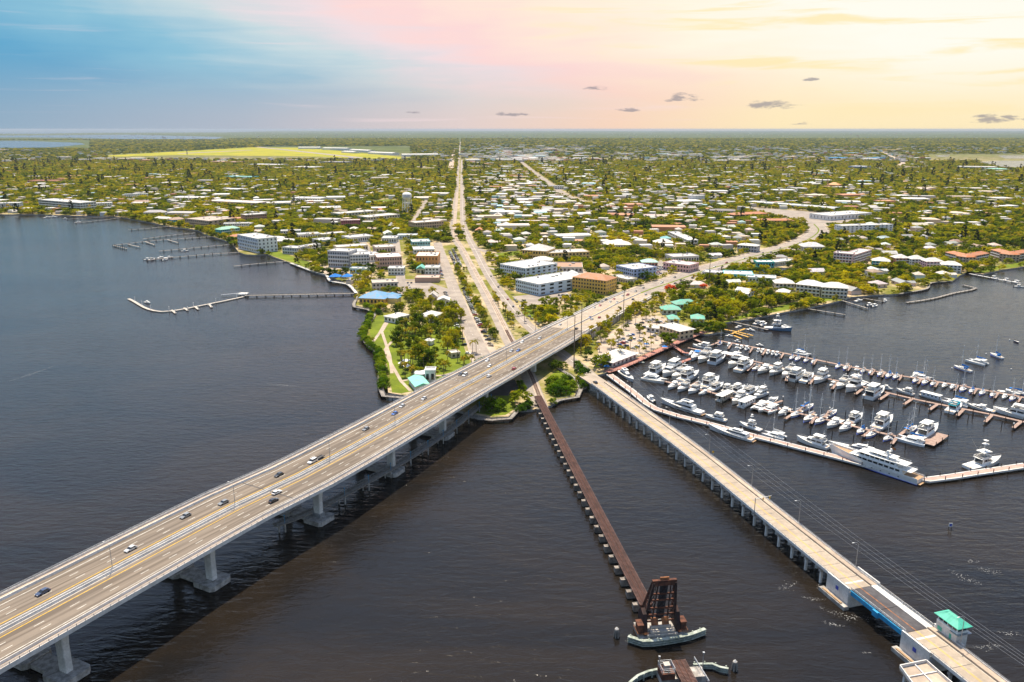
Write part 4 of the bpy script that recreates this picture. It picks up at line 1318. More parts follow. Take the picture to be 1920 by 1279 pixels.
# ================================================================== DOCKS
UNIT = {}
def unit(kind):
 if kind not in UNIT:
  mb = MB()
  if kind == 'pile':
   mb.tube((0, 0, -1.5), (0, 0, 1), 1.0, 6)
  UNIT[kind] = mb
 return UNIT[kind]
PILE_ME = {}
def pile_mesh(mat, h, r):
 k = (mat, round(h, 1), r)
 if k not in PILE_ME:
  mb = MB()
  mb.tube((0, 0, -1.2), (0, 0, h), r, 6)
  PILE_ME[k] = mb.mesh('pile', mat)
 return PILE_ME[k]
def dock(name, label, cat, px, width, z=1.5, mat='dock_wood', edge=None, pile=('pile_wood', 3.2, 0.2, 9.0), rail=False, fingers=(), fw=2.6, both=True, thick=0.4):
 P = [at(x, y, z) for x, y in px]
 path = path_resample(P, 12)
 o = (P[0].x, P[0].y, 0)
 t = thing(name, label, cat, o)
 part(lambda mb: sweep(mb, path, rect(-width / 2, width / 2, -thick, 0)), 'deck', mat, t, o)
 if edge:
  for c in (-1, 1):
   part(lambda mb: sweep(mb, path, rect(c * width / 2 - 0.35, c * width / 2 + 0.35, -thick - .4, 0.12)), 'edge_beam', edge, t, o)
 for a_, b_ in fingers:
  A, B = at(*a_, z), at(*b_, z)
  fp_ = path_resample([A, B], 20)
  part(lambda mb: sweep(mb, fp_, rect(-fw / 2, fw / 2, -thick, 0.01)), 'finger', mat, t, o)
  ob('pile', pile_mesh(pile[0], 3.8, 0.22), t, (B.x - o[0], B.y - o[1], 0))
  mb = MB(); mb.bx(-.35, .35, -.35, .35, 3.8, 4.5)
  if 'bollard' not in PILE_ME:
   PILE_ME['bollard'] = mb.mesh('lamp_globe', 'white_paint')
  ob('lamp_globe', PILE_ME['bollard'], t, (B.x - o[0], B.y - o[1], 0))
 s, k = pile[3] * 0.3, 0
 while s < plen(path):
  p, d = along(path, s)
  r = Vector((d.y, -d.x, 0)) * (width / 2 + 0.15)
  for sd_ in ((-1, 1) if both else (1,)):
   q = p + r * sd_
   ob('pile', pile_mesh(pile[0], pile[1], pile[2]), t, (q.x - o[0], q.y - o[1], 0))
  s += pile[3]
 if rail:
  for c in (-1, 1):
   def rl(mb, c=c):
    for h in (0.5, 1.0):
     sweep(mb, path, rect(c * width / 2 - 0.05, c * width / 2 + 0.05, h, h + 0.1))
    s = 0.4
    while s < plen(path):
     p, d = along(path, s)
     q = p + Vector((d.y, -d.x, 0)) * c * width / 2
     mb.beam(q, q + Vector((0, 0, 1.1)), 0.13)
     s += 3
   part(rl, 'railing', 'grey_wood', t, o)
 return path
FING_A = [((x, 640 + (x - 1352) * 0.1845), (x - 7, 640 + (x - 1352) * 0.1845 + 10)) for x in (1372, 1412, 1436, 1470, 1532, 1596, 1640, 1660, 1692, 1728, 1760, 1797, 1832, 1872, 1915)]
dock('marina_dock', 'farthest long marina dock lined with sailboats', 'dock', [(1346, 638), (1480, 664), (1617, 692), (1778, 719), (1925, 746)], 2.8, 1.5, 'dock_wood', None, fingers=FING_A, fw=1.5)
FB = [((1617, 729), (1604, 739)), ((1667, 737), (1649, 749)), ((1713, 746), (1695, 758)), ((1759, 757), (1743, 768)), ((1808, 766), (1795, 779)), ((1861, 777), (1847, 791)), ((1916, 789), (1900, 802)),
      ((1415, 681), (1400, 695)), ((1480, 695), (1474, 714)), ((1527, 706), (1518, 720)), ((1570, 716), (1560, 729))]
dock('marina_dock', 'second marina dock from the far side with motor yachts', 'dock', [(1290, 652), (1374, 668), (1500, 698), (1628, 727), (1718, 749), (1859, 777), (1930, 793)], 2.5, 1.5, 'dock_wood', None, fingers=FB, fw=2.0)
FC = [((1432, 762), (1468, 751)), ((1490, 774), (1509, 762)), ((1490, 774), (1472, 785)), ((1545, 784), (1555, 772)), ((1590, 797), (1606, 786)), ((1634, 806), (1643, 800)), ((1634, 806), (1618, 818)), ((1683, 818), (1701, 805)), ((1683, 818), (1672, 832)),
      ((1290, 726), (1309, 715)), ((1528, 781), (1520, 794))]
dock('marina_dock', 'third marina dock ending in a wide T-head near the big white yacht', 'dock', [(1243, 714), (1331, 735), (1412, 756), (1462, 767), (1556, 788), (1628, 806), (1686, 819), (1735, 830)], 2.5, 1.5, 'dock_wood', None, fingers=FC, fw=1.9)
dock('dock_head', 'broad reddish dock platform at the end of the third marina dock', 'dock', [(1737, 832), (1766, 813)], 8.0, 1.52, 'dock_wood', None)
dock('marina_dock', 'short red dock reaching from the second dock towards the road bridge', 'dock', [(1296, 672), (1253, 688), (1206, 709)], 3.2, 1.5, 'red_dock', None)
dock('breakwater_dock', 'outer breakwater dock with pale edge beams enclosing the marina', 'dock', [(1143, 702), (1186, 734), (1231, 767), (1319, 791), (1415, 817), (1520, 844), (1564, 855), (1640, 875), (1718, 895), (1739, 899), (1830, 886), (1925, 872)], 4.4, 1.7, 'pink_deck', 'pale_concrete', ('pile_wood', 3.4, 0.22, 10.0))
BW = dock('marina_boardwalk', 'wide red-brown waterfront boardwalk along the marina shore', 'boardwalk', [(1137, 697), (1165, 688), (1230, 659), (1290, 633), (1322, 621)], 6.0, 2.0, 'red_dock', None, ('pile_wood', 2.8, 0.2, 7.0), rail=True)
dock('marina_dock', 'short red dock stub beside the boardwalk with a platform', 'dock', [(1262, 648), (1282, 661), (1292, 662)], 3.0, 1.55, 'red_dock', None)
dock('marina_dock', 'timber dock square at the head of the far marina dock', 'dock', [(1303, 636), (1330, 648), (1352, 640)], 3.0, 1.5, 'dock_wood', None)
dock('yellow_dock', 'yellow-orange dock with fingers by the mangrove corner', 'dock', [(1345, 615), (1382, 622), (1412, 629)], 2.2, 1.5, 'ochre_paint', None, fingers=[((1397, 616), (1371, 626)), ((1378, 624), (1404, 632)), ((1376, 629), (1391, 635))], fw=2.0)
dock('small_pier', 'thin grey pier north of the yellow dock holding a big sport fishing boat', 'pier', [(1372, 603), (1410, 611), (1440, 618)], 2.0, 1.5, 'grey_wood', None)
dock('small_pier', 'pale private pier off the green lawn left of the cream condominiums', 'pier', [(1510, 578), (1585, 590)], 2.0, 1.6, 'grey_wood', None)
dock('small_pier', 'private pier with small boats in front of the cream condominiums', 'pier', [(1578, 563), (1627, 578)], 2.2, 1.6, 'grey_wood', None)
dock('small_pier', 'short private pier right of the cream condominiums', 'pier', [(1618, 559), (1655, 565)], 2.0, 1.6, 'grey_wood', None)
dock('small_pier', 'long white pier below the orange-roofed condominiums at right edge', 'pier', [(1818, 513), (1860, 521), (1914, 531)], 2.4, 1.6, 'pale_concrete', None)
# left side of the river
dock('fishing_pier', 'long grey public pier reaching out from the blue-roofed restaurant', 'pier', [(664, 550), (560, 552), (459, 554)], 4.0, 2.0, 'grey_wood', None, ('pile_wood', 1.6, 0.3, 9.0), rail=True)
dock('floating_dock', 'pale angled floating dock with tall white piles at the pier end', 'dock', [(457, 556), (400, 568), (303, 584), (241, 560)], 3.0, 0.9, 'concrete', None, ('white_paint', 5.0, 0.35, 26.0), fingers=[((392, 570), (397, 576)), ((365, 574), (372, 580)), ((345, 577), (352, 582)), ((322, 581), (329, 587))], fw=2.2, both=False)
q = at(456, 554, 0)
t = thing('pier_platform', 'pale platform with gangway where the long pier meets floating dock', 'platform', (q.x, q.y, 0))
mb = MB(q.x, q.y, 0); mb.obx(q, (1, 0), 10, 9, 1.2, 2.3); mb.build('deck', 'pale_concrete', t)
mb = MB(q.x, q.y, 0); mb.beam((q.x - 3, q.y, 2.6), (q.x - 22, q.y - 4, 1.3), 2.0, 0.3); mb.build('gangway', 'galvanised', t)
for a_, b_ in ((-4, -4), (4, -4), (-4, 4), (4, 4)):
 ob('pile', pile_mesh('stained_concrete', 3.0, 0.35), t, (a_, b_, 0))
LP_ = [([(536, 490), (486, 494), (438, 499)], 'thin grey pier just right of the white riverside condominium'),
       ([(449, 473), (400, 476), (330, 482), (276, 488)], 'long pier with boats in front of the white condominium'),
       ([(436, 458), (380, 463), (298, 471)], 'brown pier above the long boat pier, from the orange-roofed cottage'),
       ([(404, 443), (345, 447), (290, 451), (212, 460)], 'long branching pier with many piles left of the turquoise house'),
       ([(372, 436), (330, 440), (268, 448)], 'pier running just above the branching pier'),
       ([(318, 424), (280, 428), (240, 431)], 'short pier with a blue boat shelter'),
       ([(228, 408), (190, 413), (142, 418)], 'pale pier with a boat lift near the white office'),
       ([(200, 407), (160, 409), (125, 411)], 'small pier nearest the white office block')]
for px, lab in LP_:
 dock('river_pier', lab, 'pier', px, 2.6, 1.8, 'grey_wood', None, ('pile_wood', 3.0, 0.3, 11.0))
dock('mooring_pier', 'timber side arms with mooring piles at the end of the branching pier', 'pier', [(212, 460), (238, 466)], 2.4, 1.8, 'grey_wood', None, ('pile_wood', 3.4, 0.35, 7.0), fingers=[((272, 453), (290, 459)), ((313, 449), (334, 455)), ((240, 458), (262, 463))])
# park boardwalks
dock('park_boardwalk', 'pale boardwalk around the left edge of the riverside park', 'boardwalk', [(672, 555), (664, 575), (690, 580), (702, 591), (691, 607), (681, 632), (692, 649), (709, 662), (713, 690), (719, 742), (752, 745), (790, 753)], 3.2, 2.1, 'grey_wood', None, ('pile_wood', 2.2, 0.22, 8.0), rail=True)
dock('park_boardwalk', 'curving boardwalk at the tip of land under the highway bridge', 'boardwalk', [(872, 779), (900, 785), (922, 787), (957, 784), (969, 771), (990, 763)], 3.0, 2.1, 'grey_wood', None, ('pile_wood', 2.2, 0.22, 6.0), rail=True)
dock('park_boardwalk', 'angled boardwalk around the green point beside the road bridge', 'boardwalk', [(1034, 757), (1048, 750), (1083, 744), (1084, 715), (1047, 690)], 3.0, 2.1, 'grey_wood', None, ('pile_wood', 2.2, 0.22, 6.0), rail=True)
dock('riverwalk', 'pale riverwalk promenade along the shore left of the blue canopies', 'boardwalk', [(545, 493), (583, 507), (612, 516), (620, 527), (650, 532), (668, 549)], 3.6, 2.0, 'pale_concrete', None, ('pile_wood', 2.0, 0.22, 9.0), rail=True)
t_ = dock('lagoon_breakwater', 'thin timber and rock breakwater enclosing the small lagoon', 'breakwater', [(1806, 534), (1831, 540), (1790, 549), (1747, 560), (1700, 567)], 3.0, 1.2, 'grey_wood', None, ('pile_wood', 2.0, 0.2, 8.0))
dock('lagoon_boardwalk', 'small boardwalk on the inner shore of the lagoon', 'boardwalk', [(1684, 551), (1738, 541), (1746, 530), (1787, 527)], 2.4, 1.9, 'grey_wood', None, ('pile_wood', 2.0, 0.2, 8.0))
# lone mooring piles in the marina
for k, (px, py) in enumerate([(1243, 742), (1275, 744), (1314, 749), (1354, 760), (1398, 776), (1414, 706), (1452, 709), (1477, 716), (1491, 722), (1533, 728), (1575, 740), (1619, 752), (1666, 760), (1676, 756), (1724, 768), (1764, 781), (1779, 776), (1815, 788), (1824, 784), (1878, 799), (1540, 770), (1585, 780), (1633, 786), (1681, 800), (1638, 838), (1697, 842), (1560, 818), (1600, 826), (1470, 800), (1520, 812)]):
 p = at(px, py, 0)
 o = ob('mooring_pile', pile_mesh('pile_wood', 3.6, 0.24), None, p)
 tag(o, 'dark wooden mooring pile standing free in the marina water', 'mooring pile', 'free-standing mooring piles in the marina')
for k, (px, py) in enumerate([(1785, 691), (1812, 677), (1849, 664), (1893, 638), (1896, 693)]):
 p = at(px, py, 0)
 mb = MB(); mb.tube((0, 0, -.3), (0, 0, .5), 0.55, 8, 0.5); mb.tube((0, 0, .5), (0, 0, .9), 0.5, 8, 0.15)
 o = mb.build('mooring_buoy', 'white_paint')
 o.location = p
 tag(o, 'white mooring buoy ' + ['ahead of the nearest anchored sailboat', 'ahead of the anchored catamaran', 'ahead of the farthest anchored sailboat', 'beside the anchored dinghy', 'alone right of the anchored boats'][k], 'buoy', 'mooring buoys')
# ================================================================== BOATS
def hull_secs(L, B, fb, fs, rake=0.07, n=11, full=0.38, depth=0.35, sternw=0.9, y0=0.0):
 secs = []
 for i in range(n):
  t = i / (n - 1)
  w = sternw + (1 - sternw) * min(1, t / 0.3) if t < full else max(0.02, 1 - ((t - full) / (1 - full)) ** 2.3)
  hb = B / 2 * w
  f = fs + (fb - fs) * t ** 1.6
  x = -L / 2 + L * t
  xr = rake * L * max(0, (t - 0.55) / 0.45) ** 1.5
  secs.append([(x, y0 - hb, f), (x - xr * 0.6, y0 - hb * (0.86 - 0.25 * t), 0.02), (x - xr, y0 - hb * 0.6, -depth), (x - xr, y0 + hb * 0.6, -depth), (x - xr * 0.6, y0 + hb * (0.86 - 0.25 * t), 0.02), (x, y0 + hb, f)])
 return secs
def deck_poly(L, B, fb, fs, inset, n=11, full=0.38, sternw=0.9, t0=0.0, t1=0.97):
 a = []
 for i in range(n):
  t = t0 + (t1 - t0) * i / (n - 1)
  w = sternw + (1 - sternw) * min(1, t / 0.3) if t < full else max(0.02, 1 - ((t - full) / (1 - full)) ** 2.3)
  a.append((-L / 2 + L * t, max(0.02, B / 2 * w - inset), fs + (fb - fs) * t ** 1.6))
 return a
def deck_strip(mb, prof, dz, mi=0):
 for (x0, w0, z0), (x1, w1, z1) in zip(prof, prof[1:]):
  mb.face([(x0, -w0, z0 + dz), (x1, -w1, z1 + dz), (x1, w1, z1 + dz), (x0, w0, z0 + dz)], mi)
def cabin(mb, x0, x1, w0, w1, z0, z1, rakef=0.3, rakeb=0.1, tum=0.1, mi=0):
 """raked deckhouse from x0 (aft) to x1 (forward)"""
 h = z1 - z0
 mb.loft([[(x0, -w0 / 2, z0), (x1, -w1 / 2, z0), (x1, w1 / 2, z0), (x0, w0 / 2, z0)],
             [(x0 + rakeb * h, -w0 / 2 * (1 - tum), z1), (x1 - rakef * h, -w1 / 2 * (1 - tum), z1), (x1 - rakef * h, w1 / 2 * (1 - tum), z1), (x0 + rakeb * h, w0 / 2 * (1 - tum), z1)]], mi)
BOAT = {}
def boat_kind(k):
 """list of (part name, mesh, index of the part it belongs to)"""
 if k in BOAT:
  return BOAT[k]
 R = []
 def P(name, mb, mats, par=None, smooth=False):
  me = mb.mesh(name, mats)
  if smooth:
   me.polygons.foreach_set('use_smooth', [True] * len(me.polygons))
  R.append((name, me, par))
  return len(R) - 1
 W_ = 'white_paint'
 if k in ('flybridge', 'cockpit_yacht', 'express', 'trawler', 'sportfisher', 'tri_deck'):
  L = 15.0
  B, fb, fs = {'flybridge': (4.8, 2.5, 1.4), 'cockpit_yacht': (4.9, 2.4, 1.3), 'express': (4.4, 2.1, 1.2), 'trawler': (5.0, 2.9, 1.5), 'sportfisher': (4.9, 2.8, 1.1), 'tri_deck': (5.3, 2.6, 1.6)}[k]
  mb = MB(); mb.loft(hull_secs(L, B, fb, fs), 0)
  h = P('hull', mb, [GELC])
  mb = MB(); sc_ = hull_secs(L * 1.003, B * 1.02, .12, .1)
  mb.loft([[(x, y, min(z, 0.14)) for x, y, z in q] for q in sc_])
  P('boot_stripe', mb, 'dark_metal', h)
  mb = MB(); deck_strip(mb, deck_poly(L, B, fb, fs, 0.12), 0.03)
  P('deck', mb, W_)
  mb = MB()
  pr = deck_poly(L, B, fb, fs, 0.03)
  for s_ in (-1, 1):
   for (x0, w0, z0), (x1, w1, z1) in zip(pr[5:], pr[6:]):
    mb.beam((x0, s_ * w0, z0 + .75), (x1, s_ * w1, z1 + .75), 0.06)
    mb.beam((x0, s_ * w0, z0), (x0, s_ * w0, z0 + .75), 0.06)
  P('bow_rail', mb, 'galvanised')
  # cockpit floor
  mb = MB(); mb.bx(-L / 2 + .25, -L * .30, -B * .36, B * .36, fs - .05, fs + .05)
  P('cockpit', mb, 'teak')
  xa, xf = {'flybridge': (-4.6, 3.6), 'cockpit_yacht': (-3.6, 3.4), 'express': (-2.2, 3.8), 'trawler': (-5.2, 2.6), 'sportfisher': (-2.6, 3.0), 'tri_deck': (-6.3, 3.2)}[k]
  zt_ = {'flybridge': 3.5, 'cockpit_yacht': 3.3, 'express': 2.5, 'trawler': 3.7, 'sportfisher': 3.5, 'tri_deck': 3.6}[k]
  rk = 1.5 if k in ('flybridge', 'express', 'sportfisher', 'cockpit_yacht') else 0.25
  # low trunk forward
  mb = MB(); cabin(mb, xf - 1.2, 5.6, B * .66, B * .22, 1.7, 2.5 + (.4 if k == 'trawler' else 0), 1.6, 0, .2)
  P('trunk_cabin', mb, W_)
  mb = MB(); cabin(mb, xa, xf, B * .78, B * .62, 1.3, zt_, rk, 0.05, .10)
  c = P('cabin', mb, W_)
  for s_ in (-1, 1):
   mb = MB()
   zz0, zz1 = zt_ - 1.05, zt_ - .30
   for q0, q1 in (((xa + .5), (xa + (xf - xa) * .36)), (xa + (xf - xa) * .40, xa + (xf - xa) * .68), (xa + (xf - xa) * .71, xf - rk * (zt_ - 1.3) * .62 - .25)):
    def yy(x, z):
     t = (x - xa) / (xf - xa)
     u = (z - 1.3) / (zt_ - 1.3)
     return s_ * ((B * .39 * (1 - t) + B * .31 * t) * (1 - .10 * u) + .03)
    mb.face([(q0, yy(q0, zz0), zz0), (q1, yy(q1, zz0), zz0), (q1 - .15, yy(q1, zz1), zz1), (q0, yy(q0, zz1), zz1)])
   P('window', mb, 'glass', c)
  mb = MB()
  u0, u1 = .35, .88
  hz = zt_ - 1.3
  mb.face([(xf - rk * hz * u0 + .05, -B * .31 * .92, 1.3 + hz * u0), (xf - rk * hz * u0 + .05, B * .31 * .92, 1.3 + hz * u0), (xf - rk * hz * u1 + .05, B * .31 * .86, 1.3 + hz * u1), (xf - rk * hz * u1 + .05, -B * .31 * .86, 1.3 + hz * u1)])
  P('windscreen', mb, 'glass', c)
  mb = MB(); mb.face([(xa - .02, B * .3, 1.6), (xa - .02, -B * .3, 1.6), (xa + .06, -B * .3, zt_ - .3), (xa + .06, B * .3, zt_ - .3)])
  P('aft_door', mb, 'glass', c)
  if k != 'express':
   # upper bridge with coaming, seats and hard top
   x0, x1 = (xa - .8, xa + (xf - xa) * .62)
   mb = MB(); mb.bx(x0, x1, -B * .37, B * .37, zt_, zt_ + .14)
   for s_ in (-1, 1):
    mb.bx(x0 + .2, x1, s_ * B * .35 - .07, s_ * B * .35 + .07, zt_ + .14, zt_ + .75)
   mb.bx(x1 - .15, x1 + .25, -B * .35, B * .35, zt_ + .14, zt_ + .95)
   fbp = P('flybridge', mb, W_)
   mb = MB(); mb.bx(x1 - 2.2, x1 - 1.0, -1.0, 1.0, zt_ + .15, zt_ + .9); mb.bx(x0 + .5, x0 + 1.3, -1.3, 1.3, zt_ + .15, zt_ + .65)
   P('seat', mb, 'concrete', fbp)
   if k in ('flybridge', 'tri_deck', 'trawler'):
    mb = MB(); mb.bx(x0 + .8, x1 - .2, -B * .34, B * .34, zt_ + 2.15, zt_ + 2.30, 0, .25, .2)
    P('hard_top', mb, W_)
    mb = MB()
    for a_ in (x0 + 1.2, x1 - .6):
     for s_ in (-1, 1):
      mb.beam((a_, s_ * B * .32, zt_ + .1), (a_ - .2, s_ * B * .31, zt_ + 2.2), .14)
    P('top_post', mb, W_)
   if k == 'tri_deck':
    mb = MB(); cabin(mb, xa + 1.6, x1 - .4, B * .62, B * .58, zt_ + .1, zt_ + 2.1, .5, .1, .06)
    c2 = P('upper_cabin', mb, W_)
    for s_ in (-1, 1):
     mb = MB(); mb.bx(xa + 2.1, x1 - 1.2, s_ * B * .305 - .04, s_ * B * .305 + .04, zt_ + 1.0, zt_ + 1.7)
     P('window', mb, 'glass', c2)
   if k == 'cockpit_yacht':
    mb = MB()
    for s_ in (-1, 1):
     mb.beam((x0 + .6, s_ * B * .36, zt_ + .1), (x0 + .1, s_ * B * .30, zt_ + 1.7), .25)
    mb.beam((x0 + .1, -B * .31, zt_ + 1.7), (x0 + .1, B * .31, zt_ + 1.7), .35)
    P('radar_arch', mb, W_)
   mb = MB(); mb.tube((x0 + .4, 0, zt_ + 2.2), (x0 + .4, 0, zt_ + 3.4), .05, 5); mb.tube((x0 + .4, 0, zt_ + 2.6), (x0 + .4, 0, zt_ + 2.85), .32, 8)
   P('radar', mb, W_)
  else:
   mb = MB()
   for s_ in (-1, 1):
    mb.beam((-1.6, s_ * B * .40, 2.1), (-2.4, s_ * B * .33, 3.5), .25)
   mb.beam((-2.4, -B * .33, 3.5), (-2.4, B * .33, 3.5), .4)
   P('radar_arch', mb, W_)
   mb = MB(); mb.bx(-2.2, .6, -B * .33, B * .33, 3.35, 3.48, 0, .3, .2)
   P('hard_top', mb, W_)
  if k == 'sportfisher':
   mb = MB(); mb.bx(-2.6, 1.2, -1.7, 1.7, 5.9, 6.05, 0, .2, .2)
   P('hard_top', mb, W_)
   mb = MB()
   for a_ in (-2.3, .9):
    for s_ in (-1, 1):
     mb.tube((a_, s_ * 1.6, 3.5), (a_ * .8, s_ * 1.5, 5.95), .06, 5)
     mb.tube((a_ * .8, s_ * 1.3, 6.0), (a_ * .4 - .5, s_ * .7, 8.6), .06, 5)
   P('tower_leg', mb, 'galvanised')
   mb = MB(); mb.bx(-1.5, .1, -.85, .85, 8.55, 8.7); mb.bx(-1.3, -.1, -.7, .7, 9.9, 10.0)
   P('tower_platform', mb, W_)
   for s_ in (-1, 1):
    mb = MB(); mb.tube((0, s_ * 1.8, 3.6), (-4.2, s_ * 3.4, 11.0), .05, 4, .02)
    P('outrigger', mb, 'galvanised')
  if k == 'trawler':
   mb = MB(); mb.tube((-4.6, 0, 3.7), (-4.8, 0, 9.0), .09, 6, .05); mb.beam((-4.7, -1.2, 7.2), (-4.7, 1.2, 7.2), .07)
   P('mast', mb, W_)
  return BOAT.setdefault(k, (L, R))
 if k in ('sailboat', 'sailboat_bare', 'ketch'):
  L, B = 12.0, 3.6
  mb = MB(); mb.loft(hull_secs(L, B, 1.5, 1.15, .08, 13, .42, .4, .68))
  h = P('hull', mb, [GELC])
  mb = MB(); sc_ = hull_secs(L * 1.003, B * 1.02, .12, .1, .08, 13, .42, .3, .68)
  mb.loft([[(x, y, min(z, 0.10)) for x, y, z in q] for q in sc_])
  P('boot_stripe', mb, 'sign_blue', h)
  mb = MB(); deck_strip(mb, deck_poly(L, B, 1.5, 1.15, .08, 13, .42, .68), .03)
  P('deck', mb, 'pale_concrete')
  mb = MB(); cabin(mb, -1.6, 3.2, 2.3, 1.2, 1.2, 1.85, 1.0, .1, .15)
  c = P('cabin', mb, W_)
  for s_ in (-1, 1):
   mb = MB(); mb.bx(-1.0, 1.8, s_ * 1.06 - .05, s_ * 1.06 + .03, 1.45, 1.68)
   P('window', mb, 'glass', c)
  mb = MB(); mb.bx(-5.2, -1.8, -.95, .95, 1.1, 1.22)
  P('cockpit', mb, 'teak')
  mx_, mh = (0.9, 16.0) if k != 'ketch' else (1.3, 15.0)
  mb = MB(); mb.tube((mx_, 0, 1.5), (mx_, 0, mh), .19, 6, .13)
  for z_, w_ in ((.42, 1.1), (.70, .85)):
   mb.beam((mx_, -w_, 1.5 + mh * z_), (mx_, w_, 1.5 + mh * z_), .09)
  m_ = P('mast', mb, W_)
  mb = MB()
  for a_ in ((5.8, 0, 1.5), (-5.8, 0, 1.2), (mx_ - .3, 1.7, 1.3), (mx_ - .3, -1.7, 1.3)):
   mb.tube(a_, (mx_, 0, mh - .2), .035, 3)
  P('stay', mb, 'galvanised', m_)
  mb = MB(); mb.tube((mx_, 0, 2.9), (-4.2, 0, 2.9), .10, 5)
  b_ = P('boom', mb, W_)
  mb = MB()
  mb.loft([[(mx_ + .1, -.16, 2.85), (mx_ + .1, .16, 2.85), (mx_ + .1, .1, 3.9), (mx_ + .1, -.1, 3.9)], [(-4.1, -.2, 2.85), (-4.1, .2, 2.85), (-4.1, .1, 3.35), (-4.1, -.1, 3.35)]])
  P('sail_cover', mb, 'blue_canvas' if k != 'sailboat_bare' else W_, b_)
  mb = MB(); mb.bx(-4.4, -1.6, -1.2, 1.2, 2.75, 2.85, 0, .2, .1) if k != 'sailboat' else mb.loft([[(-2.6, -1.2, 1.3), (-1.2, -1.1, 1.7), (-1.2, 1.1, 1.7), (-2.6, 1.2, 1.3)], [(-2.8, -1.0, 2.6), (-1.6, -.9, 2.6), (-1.6, .9, 2.6), (-2.8, 1.0, 2.6)]])
  P('cockpit_cover', mb, 'blue_canvas' if k == 'sailboat' else 'dock_wood')
  mb = MB()
  for s_ in (-1, 1):
   for x in (-5.6, -3.5, -1, 1.5, 4):
    mb.tube((x, s_ * 1.4 * (1 if x < 2 else .55), 1.2), (x, s_ * 1.4 * (1 if x < 2 else .55), 1.9), .035, 4)
  P('stanchion', mb, 'galvanised')
  if k == 'ketch':
   mb = MB(); mb.tube((-4.2, 0, 1.3), (-4.2, 0, 11.0), .11, 6, .07); mb.beam((-4.2, -.8, 7), (-4.2, .8, 7), .08)
   P('mizzen_mast', mb, W_)
   mb = MB(); mb.bx(-5.9, -4.6, -1.2, 1.2, 2.9, 3.0)
   P('awning', mb, 'blue_canvas')
  return BOAT.setdefault(k, (L, R))
 if k in ('catamaran', 'power_cat'):
  L, B = 13.0, 7.0
  for s_ in (-1, 1):
   mb = MB(); mb.loft(hull_secs(L, 2.0, 1.7, 1.2, .05, 11, .45, .35, .8, s_ * 2.5))
   P('hull', mb, [GELC])
  mb = MB(); mb.bx(-5.6, 3.6, -2.6, 2.6, .9, 1.62)
  P('bridge_deck', mb, W_)
  mb = MB(); mb.face([(3.6, -2.0, 1.3), (5.9, -2.0, 1.4), (5.9, 2.0, 1.4), (3.6, 2.0, 1.3)])
  P('trampoline', mb, 'dark_metal')
  mb = MB(); cabin(mb, -3.6, 2.9, 5.2, 4.2, 1.6, 2.9, 1.2, .1, .1)
  c = P('cabin', mb, W_)
  for s_ in (-1, 1):
   mb = MB(); mb.face([(-3.0, s_ * 2.55, 2.05), (1.4, s_ * 2.25, 2.05), (1.0, s_ * 2.15, 2.6), (-3.0, s_ * 2.45, 2.6)])
   P('window', mb, 'glass', c)
  mb = MB(); mb.face([(2.35, -1.9, 2.1), (2.35, 1.9, 2.1), (1.65, 1.85, 2.68), (1.65, -1.85, 2.68)])
  P('windscreen', mb, 'glass', c)
  mb = MB(); mb.bx(-5.6, -2.6, -2.4, 2.4, 3.5, 3.62, 0, .2, .2)
  for s_ in (-1, 1):
   mb.beam((-5.2, s_ * 2.2, 1.6), (-5.2, s_ * 2.1, 3.5), .12)
  P('hard_top', mb, W_)
  if k == 'catamaran':
   mb = MB(); mb.tube((.6, 0, 2.8), (.6, 0, 18.0), .17, 6, .1)
   for z_ in (8, 12.5):
    mb.beam((.6, -1.2, z_), (.6, 1.2, z_), .1)
   m_ = P('mast', mb, W_)
   mb = MB()
   for a_ in ((6.0, 0, 1.5), (-.5, 2.9, 1.5), (-.5, -2.9, 1.5)):
    mb.tube(a_, (.6, 0, 17.5), .04, 3)
   P('stay', mb, 'galvanised', m_)
   mb = MB(); mb.tube((.6, 0, 4.3), (-5.4, 0, 4.3), .15, 6)
   b_ = P('boom', mb, W_)
   mb = MB(); mb.loft([[(.5, -.2, 4.3), (.5, .2, 4.3), (.5, .12, 5.3), (.5, -.12, 5.3)], [(-5.2, -.2, 4.3), (-5.2, .2, 4.3), (-5.2, .1, 4.8), (-5.2, -.1, 4.8)]])
   P('sail_cover', mb, 'blue_canvas', b_)
  else:
   mb = MB(); mb.bx(-2.6, .8, -1.7, 1.7, 2.9, 3.6, 0, .3, .1)
   P('flybridge', mb, W_)
  return BOAT.setdefault(k, (L, R))
 if k in ('houseboat', 'tour_boat'):
  L, B = 14.0, 4.6
  mb = MB(); mb.loft(hull_secs(L, B, 1.0, .9, .04, 11, .62, .3, .97))
  h = P('hull', mb, [GELC])
  mb = MB(); deck_strip(mb, deck_poly(L, B, 1.0, .9, .05, 11, .62, .97), .03)
  P('deck', mb, 'concrete')
  if k == 'houseboat':
   mb = MB(); mb.bx(-6.0, 4.6, -2.0, 2.0, .95, 3.5)
   c = P('cabin', mb, [GELC])
   mb = MB(); mb.bx(-6.9, 5.6, -2.3, 2.3, 3.5, 3.68)
   P('roof', mb, W_)
   for s_ in (-1, 1):
    for x in (-4.6, -2.2, .2, 2.8):
     mb = MB(); mb.bx(x - .5, x + .5, s_ * 2.02 - .03, s_ * 2.02 + .03, 2.0, 2.9)
     P('window', mb, 'glass', c)
   mb = MB(); mb.bx(-6.05, -5.98, -.5, .5, 1.0, 3.0)
   P('door', mb, 'glass', c)
   mb = MB()
   for s_ in (-1, 1):
    mb.beam((-6.6, s_ * 2.1, 4.4), (5.2, s_ * 2.1, 4.4), .06)
    for x in (-6.6, -3, 0, 3, 5.2):
     mb.beam((x, s_ * 2.1, 3.6), (x, s_ * 2.1, 4.4), .06)
   P('roof_rail', mb, 'galvanised')
